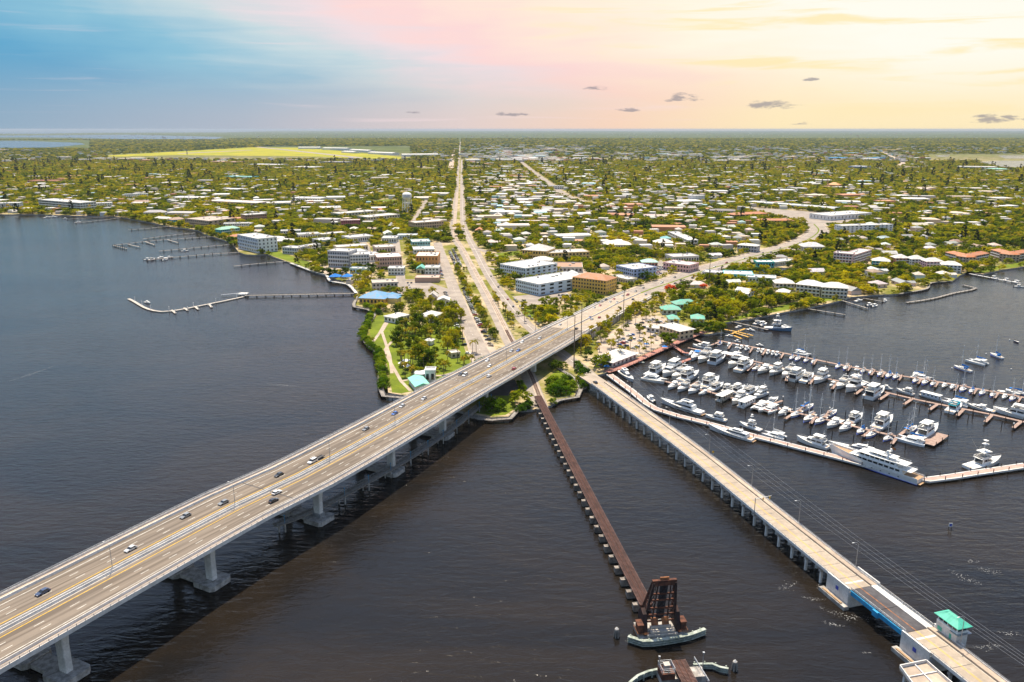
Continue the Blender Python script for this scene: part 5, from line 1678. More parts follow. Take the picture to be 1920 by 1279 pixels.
   mb = MB(); mb.bx(-7.4, -6.6, -.9, -.2, .4, 1.5); mb.bx(-7.4, -6.6, .2, .9, .4, 1.5)
   P('outboard', mb, W_)
  else:
   mb = MB(); mb.bx(-6.4, 4.8, -2.2, 2.2, 3.1, 3.3, 0, .1, .1)
   P('roof', mb, W_)
   mb = MB()
   for x in (-6, -3.3, -.6, 2.1, 4.5):
    for s_ in (-1, 1):
     mb.beam((x, s_ * 2.0, 1), (x, s_ * 2.0, 3.1), .12)
   P('roof_post', mb, W_)
   for x in (-5, -3.4, -1.8, -.2, 1.4, 3.0):
    mb = MB(); mb.bx(x - .25, x + .25, -1.7, 1.7, 1.0, 1.8)
    P('bench', mb, 'dock_wood')
  return BOAT.setdefault(k, (L, R))
 if k == 'centre_console':
  L, B = 8.5, 2.7
  mb = MB(); mb.loft(hull_secs(L, B, 1.3, .8))
  h = P('hull', mb, [GELC])
  mb = MB(); deck_strip(mb, deck_poly(L, B, 1.0, .6, .22), .28)
  P('deck', mb, 'pale_concrete')
  mb = MB(); mb.bx(-.9, .5, -.5, .5, .8, 2.0, 0, .2, .05); mb.bx(-2.0, -1.2, -.6, .6, .8, 1.6)
  P('console', mb, W_)
  mb = MB(); mb.bx(-1.9, 1.0, -1.0, 1.0, 2.75, 2.87, 0, .15, .1)
  P('t_top', mb, W_)
  mb = MB()
  for x in (-1.5, .6):
   for s_ in (-1, 1):
    mb.tube((x, s_ * .6, .8), (x, s_ * .8, 2.75), .05, 4)
  P('top_post', mb, 'galvanised')
  for y in (-.45, .45):
   mb = MB(); mb.bx(-4.9, -4.2, y - .25, y + .25, .3, 1.5, 0, .1, .05)
   P('outboard', mb, 'dark_metal')
  return BOAT.setdefault(k, (L, R))
 if k == 'dinghy':
  L, B = 4.6, 1.9
  mb = MB(); mb.loft(hull_secs(L, B, .75, .55, .05, 9, .45, .15))
  P('hull', mb, [GELC])
  mb = MB(); deck_strip(mb, deck_poly(L, B, .5, .35, .28), .25)
  P('floor', mb, 'pale_concrete')
  mb = MB(); mb.bx(-.9, -.4, -.75, .75, .5, .85); mb.bx(-2.7, -2.2, -.2, .2, .2, 1.1)
  P('thwart', mb, 'dark_metal')
  return BOAT.setdefault(k, (L, R))
 # long yachts, built to their own length
 L = {'sleek_yacht': 30.0, 'classic_yacht': 32.0, 'mega_yacht': 50.0}[k]
 B = {'sleek_yacht': 6.6, 'classic_yacht': 6.4, 'mega_yacht': 9.0}[k]
 if k == 'mega_yacht':
  fb, fs = 6.2, 3.0
  mb = MB(); mb.loft(hull_secs(L, B, fb, fs, .10, 17, .45, .8, .92))
  h = P('hull', mb, [GELC])
  mb = MB(); sc_ = hull_secs(L * 1.002, B * 1.012, .3, .3, .10, 17, .45, .6, .92)
  mb.loft([[(x, y, min(z, .3)) for x, y, z in q] for q in sc_])
  P('boot_stripe', mb, 'sign_blue', h)
  mb = MB(); deck_strip(mb, deck_poly(L, B, fb, fs, .2, 17, .45, .92), .03)
  P('deck', mb, 'teak')
  mb = MB()
  pr = deck_poly(L, B, fb, fs, .05, 17, .45, .92)
  for s_ in (-1, 1):
   for (x0, w0, z0), (x1, w1, z1) in zip(pr, pr[1:]):
    mb.loft([[(x0, s_ * w0 - .06, z0), (x0, s_ * w0 + .06, z0), (x0, s_ * w0 + .06, z0 + .8), (x0, s_ * w0 - .06, z0 + .8)], [(x1, s_ * w1 - .06, z1), (x1, s_ * w1 + .06, z1), (x1, s_ * w1 + .06, z1 + .8), (x1, s_ * w1 - .06, z1 + .8)]])
  P('bulwark', mb, W_)
  tiers = [(-17.5, 13.5, 7.4, 4.6, 3.1, 6.1, 'main_deck_house', 9), (-14.5, 9.0, 7.0, 5.2, 6.1, 8.8, 'upper_deck_house', 7), (-9.5, 2.5, 5.4, 4.4, 8.8, 10.6, 'sun_deck_house', 3)]
  for x0, x1, w0, w1, z0, z1, nm, nw in tiers:
   mb = MB(); cabin(mb, x0, x1, w0, w1, z0, z1, 1.0, .15, .05)
   c = P(nm, mb, W_)
   for s_ in (-1, 1):
    for i in range(nw):
     t = (i + .5) / nw
     xa, xb = x0 + 1.5 + (x1 - x0 - 4.5) * (i + .12) / nw, x0 + 1.5 + (x1 - x0 - 4.5) * (i + .88) / nw
     yf = lambda x: s_ * ((w0 + (w1 - w0) * (x - x0) / (x1 - x0)) / 2 * .975 + .03)
     za, zb = z0 + (z1 - z0) * .42, z0 + (z1 - z0) * .78
     mb = MB(); mb.face([(xa, yf(xa), za), (xb, yf(xb), za), (xb, yf(xb) * .99, zb), (xa, yf(xa) * .99, zb)])
     P('window', mb, 'glass', c)
   hz = z1 - z0
   mb = MB(); mb.face([(x1 - hz * .42, -w1 * .46, z0 + hz * .45), (x1 - hz * .42, w1 * .46, z0 + hz * .45), (x1 - hz * .80, w1 * .45, z0 + hz * .83), (x1 - hz * .80, -w1 * .45, z0 + hz * .83)])
   P('windscreen', mb, 'glass', c)
   mb = MB(); mb.bx(x0 - 4.2 + (1.2 if nm == 'sun_deck_house' else 0), x1 - hz * .75, -w0 * .53, w0 * .53, z1, z1 + .22, 0, .5, .3)
   P('deck_overhang', mb, W_)
  for x0, z0 in ((-21.5, 6.3), (-18.0, 9.0)):
   mb = MB()
   for s_ in (-1, 1):
    mb.beam((x0, s_ * 3.4, z0 + 1.0), (x0 + 8, s_ * 3.4, z0 + 1.0), .09)
    for i in range(6):
     mb.beam((x0 + i * 1.6, s_ * 3.4, z0), (x0 + i * 1.6, s_ * 3.4, z0 + 1.0), .07)
   mb.beam((x0, -3.4, z0 + 1.0), (x0, 3.4, z0 + 1.0), .09)
   P('rail', mb, 'galvanised')
  mb = MB(); mb.loft([[(-7.5, -1.6, 10.6), (-5.0, -1.6, 10.6), (-5.0, 1.6, 10.6), (-7.5, 1.6, 10.6)], [(-8.6, -.7, 13.2), (-7.2, -.7, 13.2), (-7.2, .7, 13.2), (-8.6, .7, 13.2)]])
  mb.beam((-8.0, -2.4, 12.4), (-8.0, 2.4, 12.4), .4); mb.tube((-8.0, 0, 13), (-8.4, 0, 16.5), .12, 6)
  for y in (-2.0, 2.0):
   mb.tube((-8, y, 12.5), (-8, y, 13.9), .75, 8, .5)
  P('radar_mast', mb, W_)
  mb = MB(); mb.face([(-9.2, 0, 14.6), (-11.2, .3, 14.4), (-11.2, .3, 15.8), (-9.2, 0, 16.0)])
  P('flag', mb, 'orange_rust')
  mb = MB(); mb.bx(-14.5, -9.8, 1.0, 2.8, 9.1, 10.2, 0, .4, .4)
  P('tender', mb, W_)
  for i in range(7):
   for s_ in (-1, 1):
    mb = MB(); mb.bx(-16 + i * 4.6, -15.4 + i * 4.6, s_ * 4.30 - .12, s_ * 4.30 + .12, 1.7, 2.05)
    P('porthole', mb, 'glass', h)
  mb = MB(); mb.bx(-L / 2 - 1.6, -L / 2 + .3, -3.6, 3.6, .5, .8)
  P('swim_platform', mb, 'teak')
 else:
  fb, fs = (3.6, 1.9) if k == 'sleek_yacht' else (4.2, 1.8)
  mb = MB(); mb.loft(hull_secs(L, B, fb, fs, .10, 15, .42, .6, .9))
  h = P('hull', mb, [GELC])
  mb = MB(); sc_ = hull_secs(L * 1.002, B * 1.012, .25, .2, .10, 15, .42, .5, .9)
  mb.loft([[(x, y, min(z, .22)) for x, y, z in q] for q in sc_])
  P('boot_stripe', mb, 'dark_metal', h)
  mb = MB(); deck_strip(mb, deck_poly(L, B, fb, fs, .15, 15, .42, .9), .03)
  P('deck', mb, W_)
  if k == 'sleek_yacht':
   mb = MB(); cabin(mb, -9.5, 8.0, 5.4, 3.4, 2.2, 4.6, 2.6, .2, .10)
   c = P('cabin', mb, W_)
   for s_ in (-1, 1):
    mb = MB(); mb.face([(-8.5, s_ * 2.62, 3.0), (4.5, s_ * 2.02, 3.1), (1.8, s_ * 2.0, 3.9), (-8.2, s_ * 2.52, 4.1)])
    P('window', mb, 'glass', c)
    mb = MB(); mb.face([(-9, s_ * 3.05, 1.0), (3, s_ * 2.9, 1.15), (1, s_ * 2.97, 1.75), (-8, s_ * 3.12, 1.6)])
    P('hull_window', mb, 'glass', h)
   mb = MB(); mb.face([(6.4, -1.6, 2.95), (6.4, 1.6, 2.95), (3.0, 1.7, 4.25), (3.0, -1.7, 4.25)])
   P('windscreen', mb, 'glass', c)
   mb = MB(); cabin(mb, -7.0, 1.6, 4.6, 3.4, 4.6, 5.5, 1.8, .3, .1)
   f_ = P('flybridge', mb, W_)
   mb = MB(); mb.bx(-7.6, -.6, -2.2, 2.2, 6.7, 6.95, 0, .6, .3)
   P('hard_top', mb, W_, f_)
   mb = MB()
   for s_ in (-1, 1):
    mb.loft([[(-6.8, s_ * 2.0 - .1, 5.3), (-5.4, s_ * 2.0 - .1, 5.3), (-5.4, s_ * 2.0 + .1, 5.3), (-6.8, s_ * 2.0 + .1, 5.3)], [(-5.6, s_ * 1.9 - .1, 6.75), (-4.8, s_ * 1.9 - .1, 6.75), (-4.8, s_ * 1.9 + .1, 6.75), (-5.6, s_ * 1.9 + .1, 6.75)]])
    mb.beam((-1.6, s_ * 1.9, 5.3), (-2.4, s_ * 1.9, 6.8), .16)
   P('top_post', mb, 'dark_metal', f_)
   mb = MB(); mb.bx(-5.8, -1.6, -1.3, 1.3, 6.98, 7.02)
   P('sun_roof', mb, 'glass', f_)
  else:
   mb = MB(); cabin(mb, -12.5, 4.5, 5.0, 3.2, 2.0, 4.6, 1.6, .1, .06)
   c = P('cabin', mb, W_)
   for s_ in (-1, 1):
    mb = MB(); mb.face([(-11.5, s_ * 2.52, 3.2), (2.0, s_ * 1.78, 3.2), (1.4, s_ * 1.76, 3.9), (-11.3, s_ * 2.46, 4.0)])
    P('window', mb, 'glass', c)
    for i in range(6):
     mb = MB(); mb.bx(-9 + i * 3.0, -8.5 + i * 3.0, s_ * (3.02 - i * .02) - .1, s_ * (3.02 - i * .02) + .1, 1.15, 1.5)
     P('porthole', mb, 'glass', h)
   mb = MB(); mb.face([(3.2, -1.45, 3.0), (3.2, 1.45, 3.0), (1.0, 1.45, 4.3), (1.0, -1.45, 4.3)])
   P('windscreen', mb, 'glass', c)
   mb = MB(); mb.bx(-11, -.5, -2.2, 2.2, 4.6, 4.75); cabin(mb, -8.5, -1.0, 3.6, 3.0, 4.75, 5.9, .9, .2, .1)
   f_ = P('upper_house', mb, W_)
   for s_ in (-1, 1):
    mb = MB(); mb.bx(-7.8, -2.6, s_ * 1.70 - .05, s_ * 1.70 + .05, 5.1, 5.6)
    P('window', mb, 'glass', f_)
   mb = MB(); mb.tube((-8, 0, 5.9), (-8.4, 0, 9.2), .1, 6); mb.tube((-8.1, 0, 6.6), (-8.1, 0, 6.9), .5, 8)
   P('radar_mast', mb, W_)
   mb = MB(); cabin(mb, 4.0, 10.5, 3.0, 1.2, 2.9, 3.6, 1.4, 0, .2)
   P('trunk_cabin', mb, W_)
   mb = MB(); mb.bx(-15.2, -12.6, -2.2, 2.2, 1.85, 1.95)
   P('cockpit', mb, 'teak')
  mb = MB()
  pr = deck_poly(L, B, fb, fs, .05, 15, .42, .9)
  for s_ in (-1, 1):
   for (x0, w0, z0), (x1, w1, z1) in zip(pr[5:], pr[6:]):
    mb.beam((x0, s_ * w0, z0 + .9), (x1, s_ * w1, z1 + .9), 0.07)
    mb.beam((x0, s_ * w0, z0), (x0, s_ * w0, z0 + .9), 0.06)
  P('bow_rail', mb, 'galvanised')
  mb = MB(); mb.bx(-L / 2 - 1.2, -L / 2 + .2, -2.4, 2.4, .35, .55)
  P('swim_platform', mb, 'teak')
 return BOAT.setdefault(k, (L, R))
NAMES = {'flybridge': ('motor_yacht', 'motor yacht'), 'cockpit_yacht': ('motor_yacht', 'motor yacht'), 'express': ('express_cruiser', 'motorboat'), 'trawler': ('trawler_yacht', 'motor yacht'), 'sportfisher': ('sport_fishing_boat', 'fishing boat'),
         'tri_deck': ('motor_yacht', 'motor yacht'), 'sailboat': ('sailboat', 'sailboat'), 'sailboat_bare': ('sailboat', 'sailboat'), 'ketch': ('sailboat', 'sailboat'), 'catamaran': ('catamaran', 'catamaran'), 'power_cat': ('power_catamaran', 'catamaran'),
         'houseboat': ('houseboat', 'houseboat'), 'tour_boat': ('tour_boat', 'boat'), 'centre_console': ('centre_console_boat', 'motorboat'), 'dinghy': ('dinghy', 'dinghy'), 'sleek_yacht': ('motor_yacht', 'yacht'), 'classic_yacht': ('motor_yacht', 'yacht'), 'mega_yacht': ('superyacht', 'yacht')}
WHITE = (0.80, 0.79, 0.76)
def boat(kind, stern, bow, label, group=None, color=WHITE, length=None, swap=None):
 L0, R = boat_kind(kind)
 a, b_ = at(*stern, 0), at(*bow, 0)
 c = (a + b_) / 2
 d = b_ - a
 L = length or d.length
 t = thing(NAMES[kind][0], label, NAMES[kind][1], (c.x, c.y, 0), atan2(d.y, d.x), group)
 s = max(0.55, min(1.7, L / L0))
 t.scale = (L / L0, s * .93, s * .92)
 objs = []
 for name, me, par in R:
  o = ob(name, me, t if par is None else objs[par], color=color)
  if swap and name in swap:
   o.material_slots[0].link = 'OBJECT'
   o.material_slots[0].material = MATS[swap[name]]
  objs.append(o)
 return t
# named boats
boat('mega_yacht', (1713, 903), (1562, 853), 'huge white three-deck superyacht with radar mast on the outer breakwater dock', length=50)
boat('sleek_yacht', (1317, 778), (1238, 755), 'sleek white yacht with dark side windows and raked hardtop on breakwater dock')
boat('classic_yacht', (1412, 828), (1327, 804), 'long low white yacht with row of portholes outside the breakwater dock')
boat('flybridge', (1362, 791), (1322, 782), 'white flybridge yacht just ahead of the long low porthole yacht')
boat('sportfisher', (1427, 809), (1386, 797), 'white sport fishing boat hidden behind the long low porthole yacht')
boat('catamaran', (1472, 824), (1430, 814), 'white sailing catamaran with tall mast on the breakwater dock', swap={'sail_cover': 'white_paint'})
boat('trawler', (1549, 842), (1497, 827), 'white trawler yacht with long covered top near the superyacht bow', length=19)
boat('classic_yacht', (1638, 853), (1562, 838), 'low white cruiser moored inside the dock behind the superyacht', length=27)
boat('sportfisher', (1804, 882), (1883, 866), 'white sport fishing boat with tower and teak cockpit on the right breakwater', length=24)
boat('sleek_yacht', (1161, 697), (1189, 719), 'white yacht at the foot of the road bridge inside the marina corner', length=26)
boat('centre_console', (1228, 756), (1212, 745), 'small white motorboat against the red walkway by the road bridge', length=11)
boat('dinghy', (1197, 680), (1209, 681), 'pale green dinghy beside the wide red-brown boardwalk', color=(.45, .6, .55))
boat('dinghy', (1262, 682), (1272, 680), 'little white tender beside the short red dock')
boat('sailboat', (1819, 698), (1790, 689), 'nearest anchored white sailboat with blue sail cover in open water', length=15)
boat('catamaran', (1848, 685), (1814, 677), 'anchored white catamaran with blue boom cover between two sailboats', length=15)
boat('sailboat', (1881, 674), (1855, 664), 'farthest anchored white sailboat with blue cockpit canopy', length=14)
boat('dinghy', (1901, 639), (1912, 645), 'dark blue anchored dinghy near the right edge of the river', length=7, color=(.05, .07, .16))
boat('sportfisher', (1440, 617), (1478, 621), 'blue-hulled sport fishing boat with tall outriggers on the thin grey pier', length=24, color=(.12, .22, .36))
boat('express', (1463, 612), (1483, 616), 'small white cruiser just beyond the blue-hulled sport fishing boat')
for k, (a_, b_, kd, lab) in enumerate([((1379, 615), (1391, 613), 'express', 'white cruiser left of the yellow dock crossing'), ((1400, 618), (1416, 622), 'express', 'white boat with pointed canvas cover on the yellow dock'), ((1414, 609), (1428, 605), 'cockpit_yacht', 'white boat nearest land on the thin grey pier'),
                                       ((1424, 612), (1438, 608), 'centre_console', 'white centre console next to the blue-hulled fishing boat'), ((1360, 630), (1376, 632), 'express', 'white cruiser with green screen on the yellow dock fingers'), ((1377, 640), (1389, 643), 'centre_console', 'pontoon-like boat on the far side of the farthest dock'),
                                       ((1418, 647), (1432, 650), 'express', 'dark-topped cruiser on the far side of the farthest dock'), ((1347, 648), (1354, 643), 'sailboat', 'small sailboat with blue cover at the start of the farthest dock')]):
 boat(kd, a_, b_, lab)
# boats lying on docks: rows with the place counted from the shore end
rows = {
 'red dock cluster by the road bridge': [('power_cat', (1212, 711), (1243, 717), 18), ('flybridge', (1217, 707), (1248, 690), None), ('tri_deck', (1271, 692), (1242, 709), None), ('cockpit_yacht', (1290, 699), (1259, 713), None), ('flybridge', (1275, 718), (1310, 703), None)],
 'near side of third dock': [('express', (1274, 720), (1252, 732), None), ('cockpit_yacht', (1294, 724), (1270, 736), None), ('cockpit_yacht', (1314, 728), (1290, 740), None), ('express', (1331, 735), (1309, 742), 12), ('houseboat', (1347, 754), (1372, 742), None), ('trawler', (1396, 747), (1372, 760), None),
                                           ('houseboat', (1388, 765), (1414, 753), None), ('power_cat', (1435, 761), (1414, 772), None), ('power_cat', (1455, 766), (1432, 776), None), ('express', (1481, 769), (1459, 781), None), ('sailboat_bare', (1503, 773), (1481, 785), 15), ('sailboat_bare', (1528, 780), (1506, 793), 16),
                                           ('sailboat_bare', (1549, 785), (1527, 797), 15), ('express', (1577, 790), (1550, 805), None), ('express', (1598, 798), (1573, 811), None), ('sailboat', (1623, 804), (1606, 816), 13), ('sailboat_bare', (1643, 810), (1622, 824), 14), ('sailboat_bare', (1674, 818), (1655, 829), 12), ('catamaran', (1729, 834), (1685, 824), 16)],
 'far side of third dock': [('flybridge', (1317, 730), (1348, 714), None), ('cockpit_yacht', (1331, 735), (1356, 723), None), ('trawler', (1356, 737), (1377, 728), None), ('flybridge', (1374, 739), (1396, 728), None), ('cockpit_yacht', (1393, 743), (1422, 731), None), ('trawler', (1436, 738), (1413, 749), None),
                                          ('express', (1437, 760), (1459, 749), None), ('ketch', (1505, 770), (1523, 762), 15), ('sailboat_bare', (1551, 782), (1568, 772), 14), ('trawler', (1593, 795), (1617, 782), None), ('flybridge', (1641, 808), (1672, 788), None), ('ketch', (1699, 813), (1717, 803), 15), ('flybridge', (1721, 826), (1757, 804), None)],
 'near side of second dock': [('express', (1303, 660), (1289, 670), 12), ('express', (1315, 664), (1296, 678), None), ('cockpit_yacht', (1331, 667), (1309, 682), None), ('tri_deck', (1334, 684), (1359, 670), None), ('sportfisher', (1391, 677), (1365, 692), None), ('flybridge', (1382, 699), (1412, 683), None), ('sailboat_bare', (1429, 688), (1407, 697), 13),
           ('express', (1446, 690), (1420, 702), None), ('flybridge', (1470, 692), (1437, 708), 20), ('cockpit_yacht', (1489, 697), (1466, 710), None), ('tri_deck', (1483, 716), (1509, 702), None), ('cockpit_yacht', (1504, 719), (1524, 706), None), ('flybridge', (1549, 707), (1526, 721), None), ('centre_console', (1570, 719), (1552, 728), 10),
           ('cockpit_yacht', (1589, 718), (1568, 731), None), ('sportfisher', (1616, 721), (1585, 737), None), ('tri_deck', (1627, 750), (1656, 733), None), ('cockpit_yacht', (1779, 776), (1801, 761), None)],
 'far side of second dock': [('tri_deck', (1327, 656), (1303, 651), 16), ('tour_boat', (1358, 671), (1391, 679), 21), ('sailboat_bare', (1601, 715), (1622, 720), 15), ('trawler', (1656, 729), (1674, 732), None), ('trawler', (1713, 742), (1680, 733), None), ('houseboat', (1764, 752), (1722, 741), None), ('catamaran', (1809, 762), (1773, 754), 16), ('express', (1854, 772), (1822, 764), 17), ('flybridge', (1925, 786), (1873, 774), 23)],
 'near side of farthest dock': [],
 'far side of farthest dock': [('catamaran', (1494, 663), (1517, 668), 13), ('catamaran', (1715, 708), (1742, 713), 14), ('express', (1882, 737), (1903, 741), 14), ('ketch', (1903, 737), (1920, 741), 13)],
}
fa = rows['near side of farthest dock']
for x in (1368, 1391, 1401, 1423, 1431, 1441, 1450, 1458):
 y = 640 + (x - 1352) * 0.1845
 fa.append(('centre_console', (x + 2, y + 3), (x - 5, y + 11), random.uniform(9, 11)))
for x, kd in ((1485, 'sailboat'), (1496, 'sailboat'), (1512, 'sailboat_bare'), (1526, 'sailboat'), (1572, 'sailboat'), (1587, 'sailboat_bare'), (1619, 'sailboat_bare'), (1634, 'sailboat_bare'), (1651, 'sailboat_bare'), (1667, 'sailboat'), (1680, 'sailboat'), (1717, 'sailboat_bare'),
              (1735, 'sailboat_bare'), (1750, 'sailboat_bare'), (1771, 'express'), (1786, 'express'), (1806, 'sailboat_bare'), (1823, 'sailboat'), (1842, 'sailboat'), (1862, 'sailboat_bare'), (1884, 'express'), (1899, 'sailboat_bare')):
 y = 640 + (x - 1352) * 0.1845
 fa.append((kd, (x + 4, y + 3), (x - 6, y + 13), random.uniform(11, 14) if kd != 'express' else 11))
DESC = {'flybridge': 'white flybridge motor yacht', 'cockpit_yacht': 'white motor yacht with radar arch', 'express': 'low white cruiser', 'trawler': 'white trawler yacht', 'sportfisher': 'white sport fishing boat', 'tri_deck': 'boxy white three-deck motor yacht', 'sailboat': 'sailboat with blue canvas',
  'sailboat_bare': 'white sailboat with bare mast', 'ketch': 'two-masted sailboat', 'catamaran': 'white sailing catamaran', 'power_cat': 'white power catamaran', 'houseboat': 'boxy houseboat', 'tour_boat': 'long open tour boat with flat white roof', 'centre_console': 'small white motorboat with T-top'}
for row, items in rows.items():
 items = sorted(items, key=lambda q: (q[1][0] + q[2][0]))
 for i, (kd, st, bw, ln) in enumerate(items):
  col = WHITE
  if kd == 'houseboat' and st[0] == 1347:
   col = (.52, .44, .33)
  else:
   j = random.random()
   col = (.80, .79, .76) if j < .6 else (.74, .71, .64) if j < .85 else (.68, .72, .76)
   if kd.startswith('sail') and j > .9:
    col = (.06, .09, .2)
  sw = None
  if kd == 'power_cat' and st[0] == 1455:
   sw = {'bridge_deck': 'red_dock'}
  if (kd == 'cockpit_yacht' and st[0] == 1779):
   sw = {'flybridge': 'teal_canvas'}
  if kd == 'express' and st[0] == 1315:
   sw = {'hard_top': 'blue_canvas'}
  if kd == 'sailboat' and random.random() < .35:
   sw = {'cockpit_cover': 'white_paint'}
  boat(kd, st, bw, f"{DESC[kd]}, {ORD[i]} from shore, {row}", 'boats on the ' + row, col, ln, sw)
boat('dinghy', (1759, 826), (1771, 819), 'yellow-topped tender at the broad dock head', color=(.6, .5, .08), length=6.5)
# left bank and right bank boats
for k, (st, bw, kd, lab, ln) in enumerate([((82, 409), (97, 408), 'express', 'leftmost white boat in front of the white office block', 16), ((94, 408), (108, 408), 'express', 'second white boat in front of the white office block', 16), ((118, 411), (128, 411), 'centre_console', 'small yellowish boat on the small office pier', 11),
                                           ((141, 418), (152, 417), 'express', 'white boat on a lift at the pale pier end', 13), ((272, 488), (283, 488), 'centre_console', 'leftmost boat at the end of the long boat pier', 11), ((280, 489), (292, 486), 'cockpit_yacht', 'second boat at the end of the long boat pier', 13),
                                           ((296, 485), (306, 483), 'express', 'third boat at the end of the long boat pier', 12), ((304, 489), (315, 487), 'centre_console', 'near boat on the long boat pier', 11), ((312, 484), (324, 483), 'express', 'boat nearest the shore on the long boat pier', 12), ((341, 472), (353, 471), 'centre_console', 'white boat on a lift halfway along the brown pier', 11),
                                           ((271, 567), (283, 570), 'express', 'white boat at the outer leg of the angled floating dock', 11), ((386, 571), (396, 574), 'dinghy', 'tender at the middle of the angled floating dock', 6), ((1603, 566), (1617, 564), 'express', 'turquoise-topped boat in front of the cream condominiums', 12),
                                           ((1624, 574), (1636, 572), 'centre_console', 'white boat at the end of the private condominium pier', 10), ((1634, 576), (1646, 574), 'centre_console', 'outermost white boat at the private condominium pier', 10), ((1654, 567), (1664, 564), 'centre_console', 'dark boat at the short private pier', 9),
                                           ((1858, 522), (1870, 523), 'centre_console', 'leftmost boat on the long white pier at right', 11), ((1880, 527), (1893, 523), 'express', 'tallest boat on the long white pier at right', 12), ((1899, 530), (1912, 528), 'express', 'outermost boat on the long white pier at right', 12), ((1904, 538), (1918, 539), 'centre_console', 'white motorboat under way near the right edge', 10),
                                           ((700, 591), (711, 589), 'dinghy', 'small boat at the boardwalk inlet of the riverside park', 7),
                                           ((1440, 508), (1446, 503), 'centre_console', 'white boat in the small basin by the turquoise shed', 10), ((1458, 508), (1464, 503), 'express', 'white cruiser in the small basin by the turquoise shed', 11), ((1565, 505), (1580, 503), 'express', 'boat stored on land left of the pink condominium', 11), ((1590, 506), (1606, 504), 'cockpit_yacht', 'boat stored on land below the pink condominium', 13)]):
 boat(kd, st, bw, lab, None, WHITE, ln)
# ================================================================== BUILDINGS
_q = MB(); _q.bx(-.5, .5, -.5, .5, 0, 1)
CUBE_G = _q.mesh('pane', 'glass')
_q = MB(); _q.bx(-.5, .5, -.5, .5, 0, 1)
CUBE_W = _q.mesh('block', [WALLC])
_q = MB(); _q.bx(-.5, .5, -.5, .5, 0, 1)
CUBE_R = _q.mesh('unit', 'galvanised')
BUILT = []                                    # footprints (centre, radius) for house spacing
def roof_shape(mb, kind, x0, x1, y0, y1, z, pitch, mi=0):
 w, d = x1 - x0, y1 - y0
 if kind == 'hip':
  k = min(w, d) / 2
  h = k * pitch
  if w >= d:
   r0, r1 = (x0 + k, (y0 + y1) / 2), (x1 - k, (y0 + y1) / 2)
  else:
   r0, r1 = ((x0 + x1) / 2, y0 + k), ((x0 + x1) / 2, y1 - k)
  b = mb.add([(x0, y0, z), (x1, y0, z), (x1, y1, z), (x0, y1, z), (x0, y0, z + .25), (x1, y0, z + .25), (x1, y1, z + .25), (x0, y1, z + .25), (r0[0], r0[1], z + h + .25), (r1[0], r1[1], z + h + .25)])
  for f in ((3, 2, 1, 0), (0, 1, 5, 4), (1, 2, 6, 5), (2, 3, 7, 6), (3, 0, 4, 7)):
   mb.f.append(tuple(b[i] for i in f)); mb.m.append(mi)
  fs_ = ((4, 5, 9, 8), (5, 6, 9), (6, 7, 8, 9), (7, 4, 8)) if w >= d else ((4, 5, 8), (5, 6, 9, 8), (6, 7, 9), (7, 4, 8, 9))
  for f in fs_:
   mb.f.append(tuple(b[i] for i in f)); mb.m.append(mi)
 else:
  h = d / 2 * pitch if w >= d else w / 2 * pitch
  if w >= d:
   a = [(x0, y0, z), (x0, y1, z), (x0, (y0 + y1) / 2, z + h)]
   b = [(x1, y0, z), (x1, y1, z), (x1, (y0 + y1) / 2, z + h)]
  else:
   a = [(x1, y0, z), (x0, y0, z), ((x0 + x1) / 2, y0, z + h)]
   b = [(x1, y1, z), (x0, y1, z), ((x0 + x1) / 2, y1, z + h)]
  mb.loft([a[::-1], b[::-1]] if w < d else [a[::-1], b[::-1]], mi)
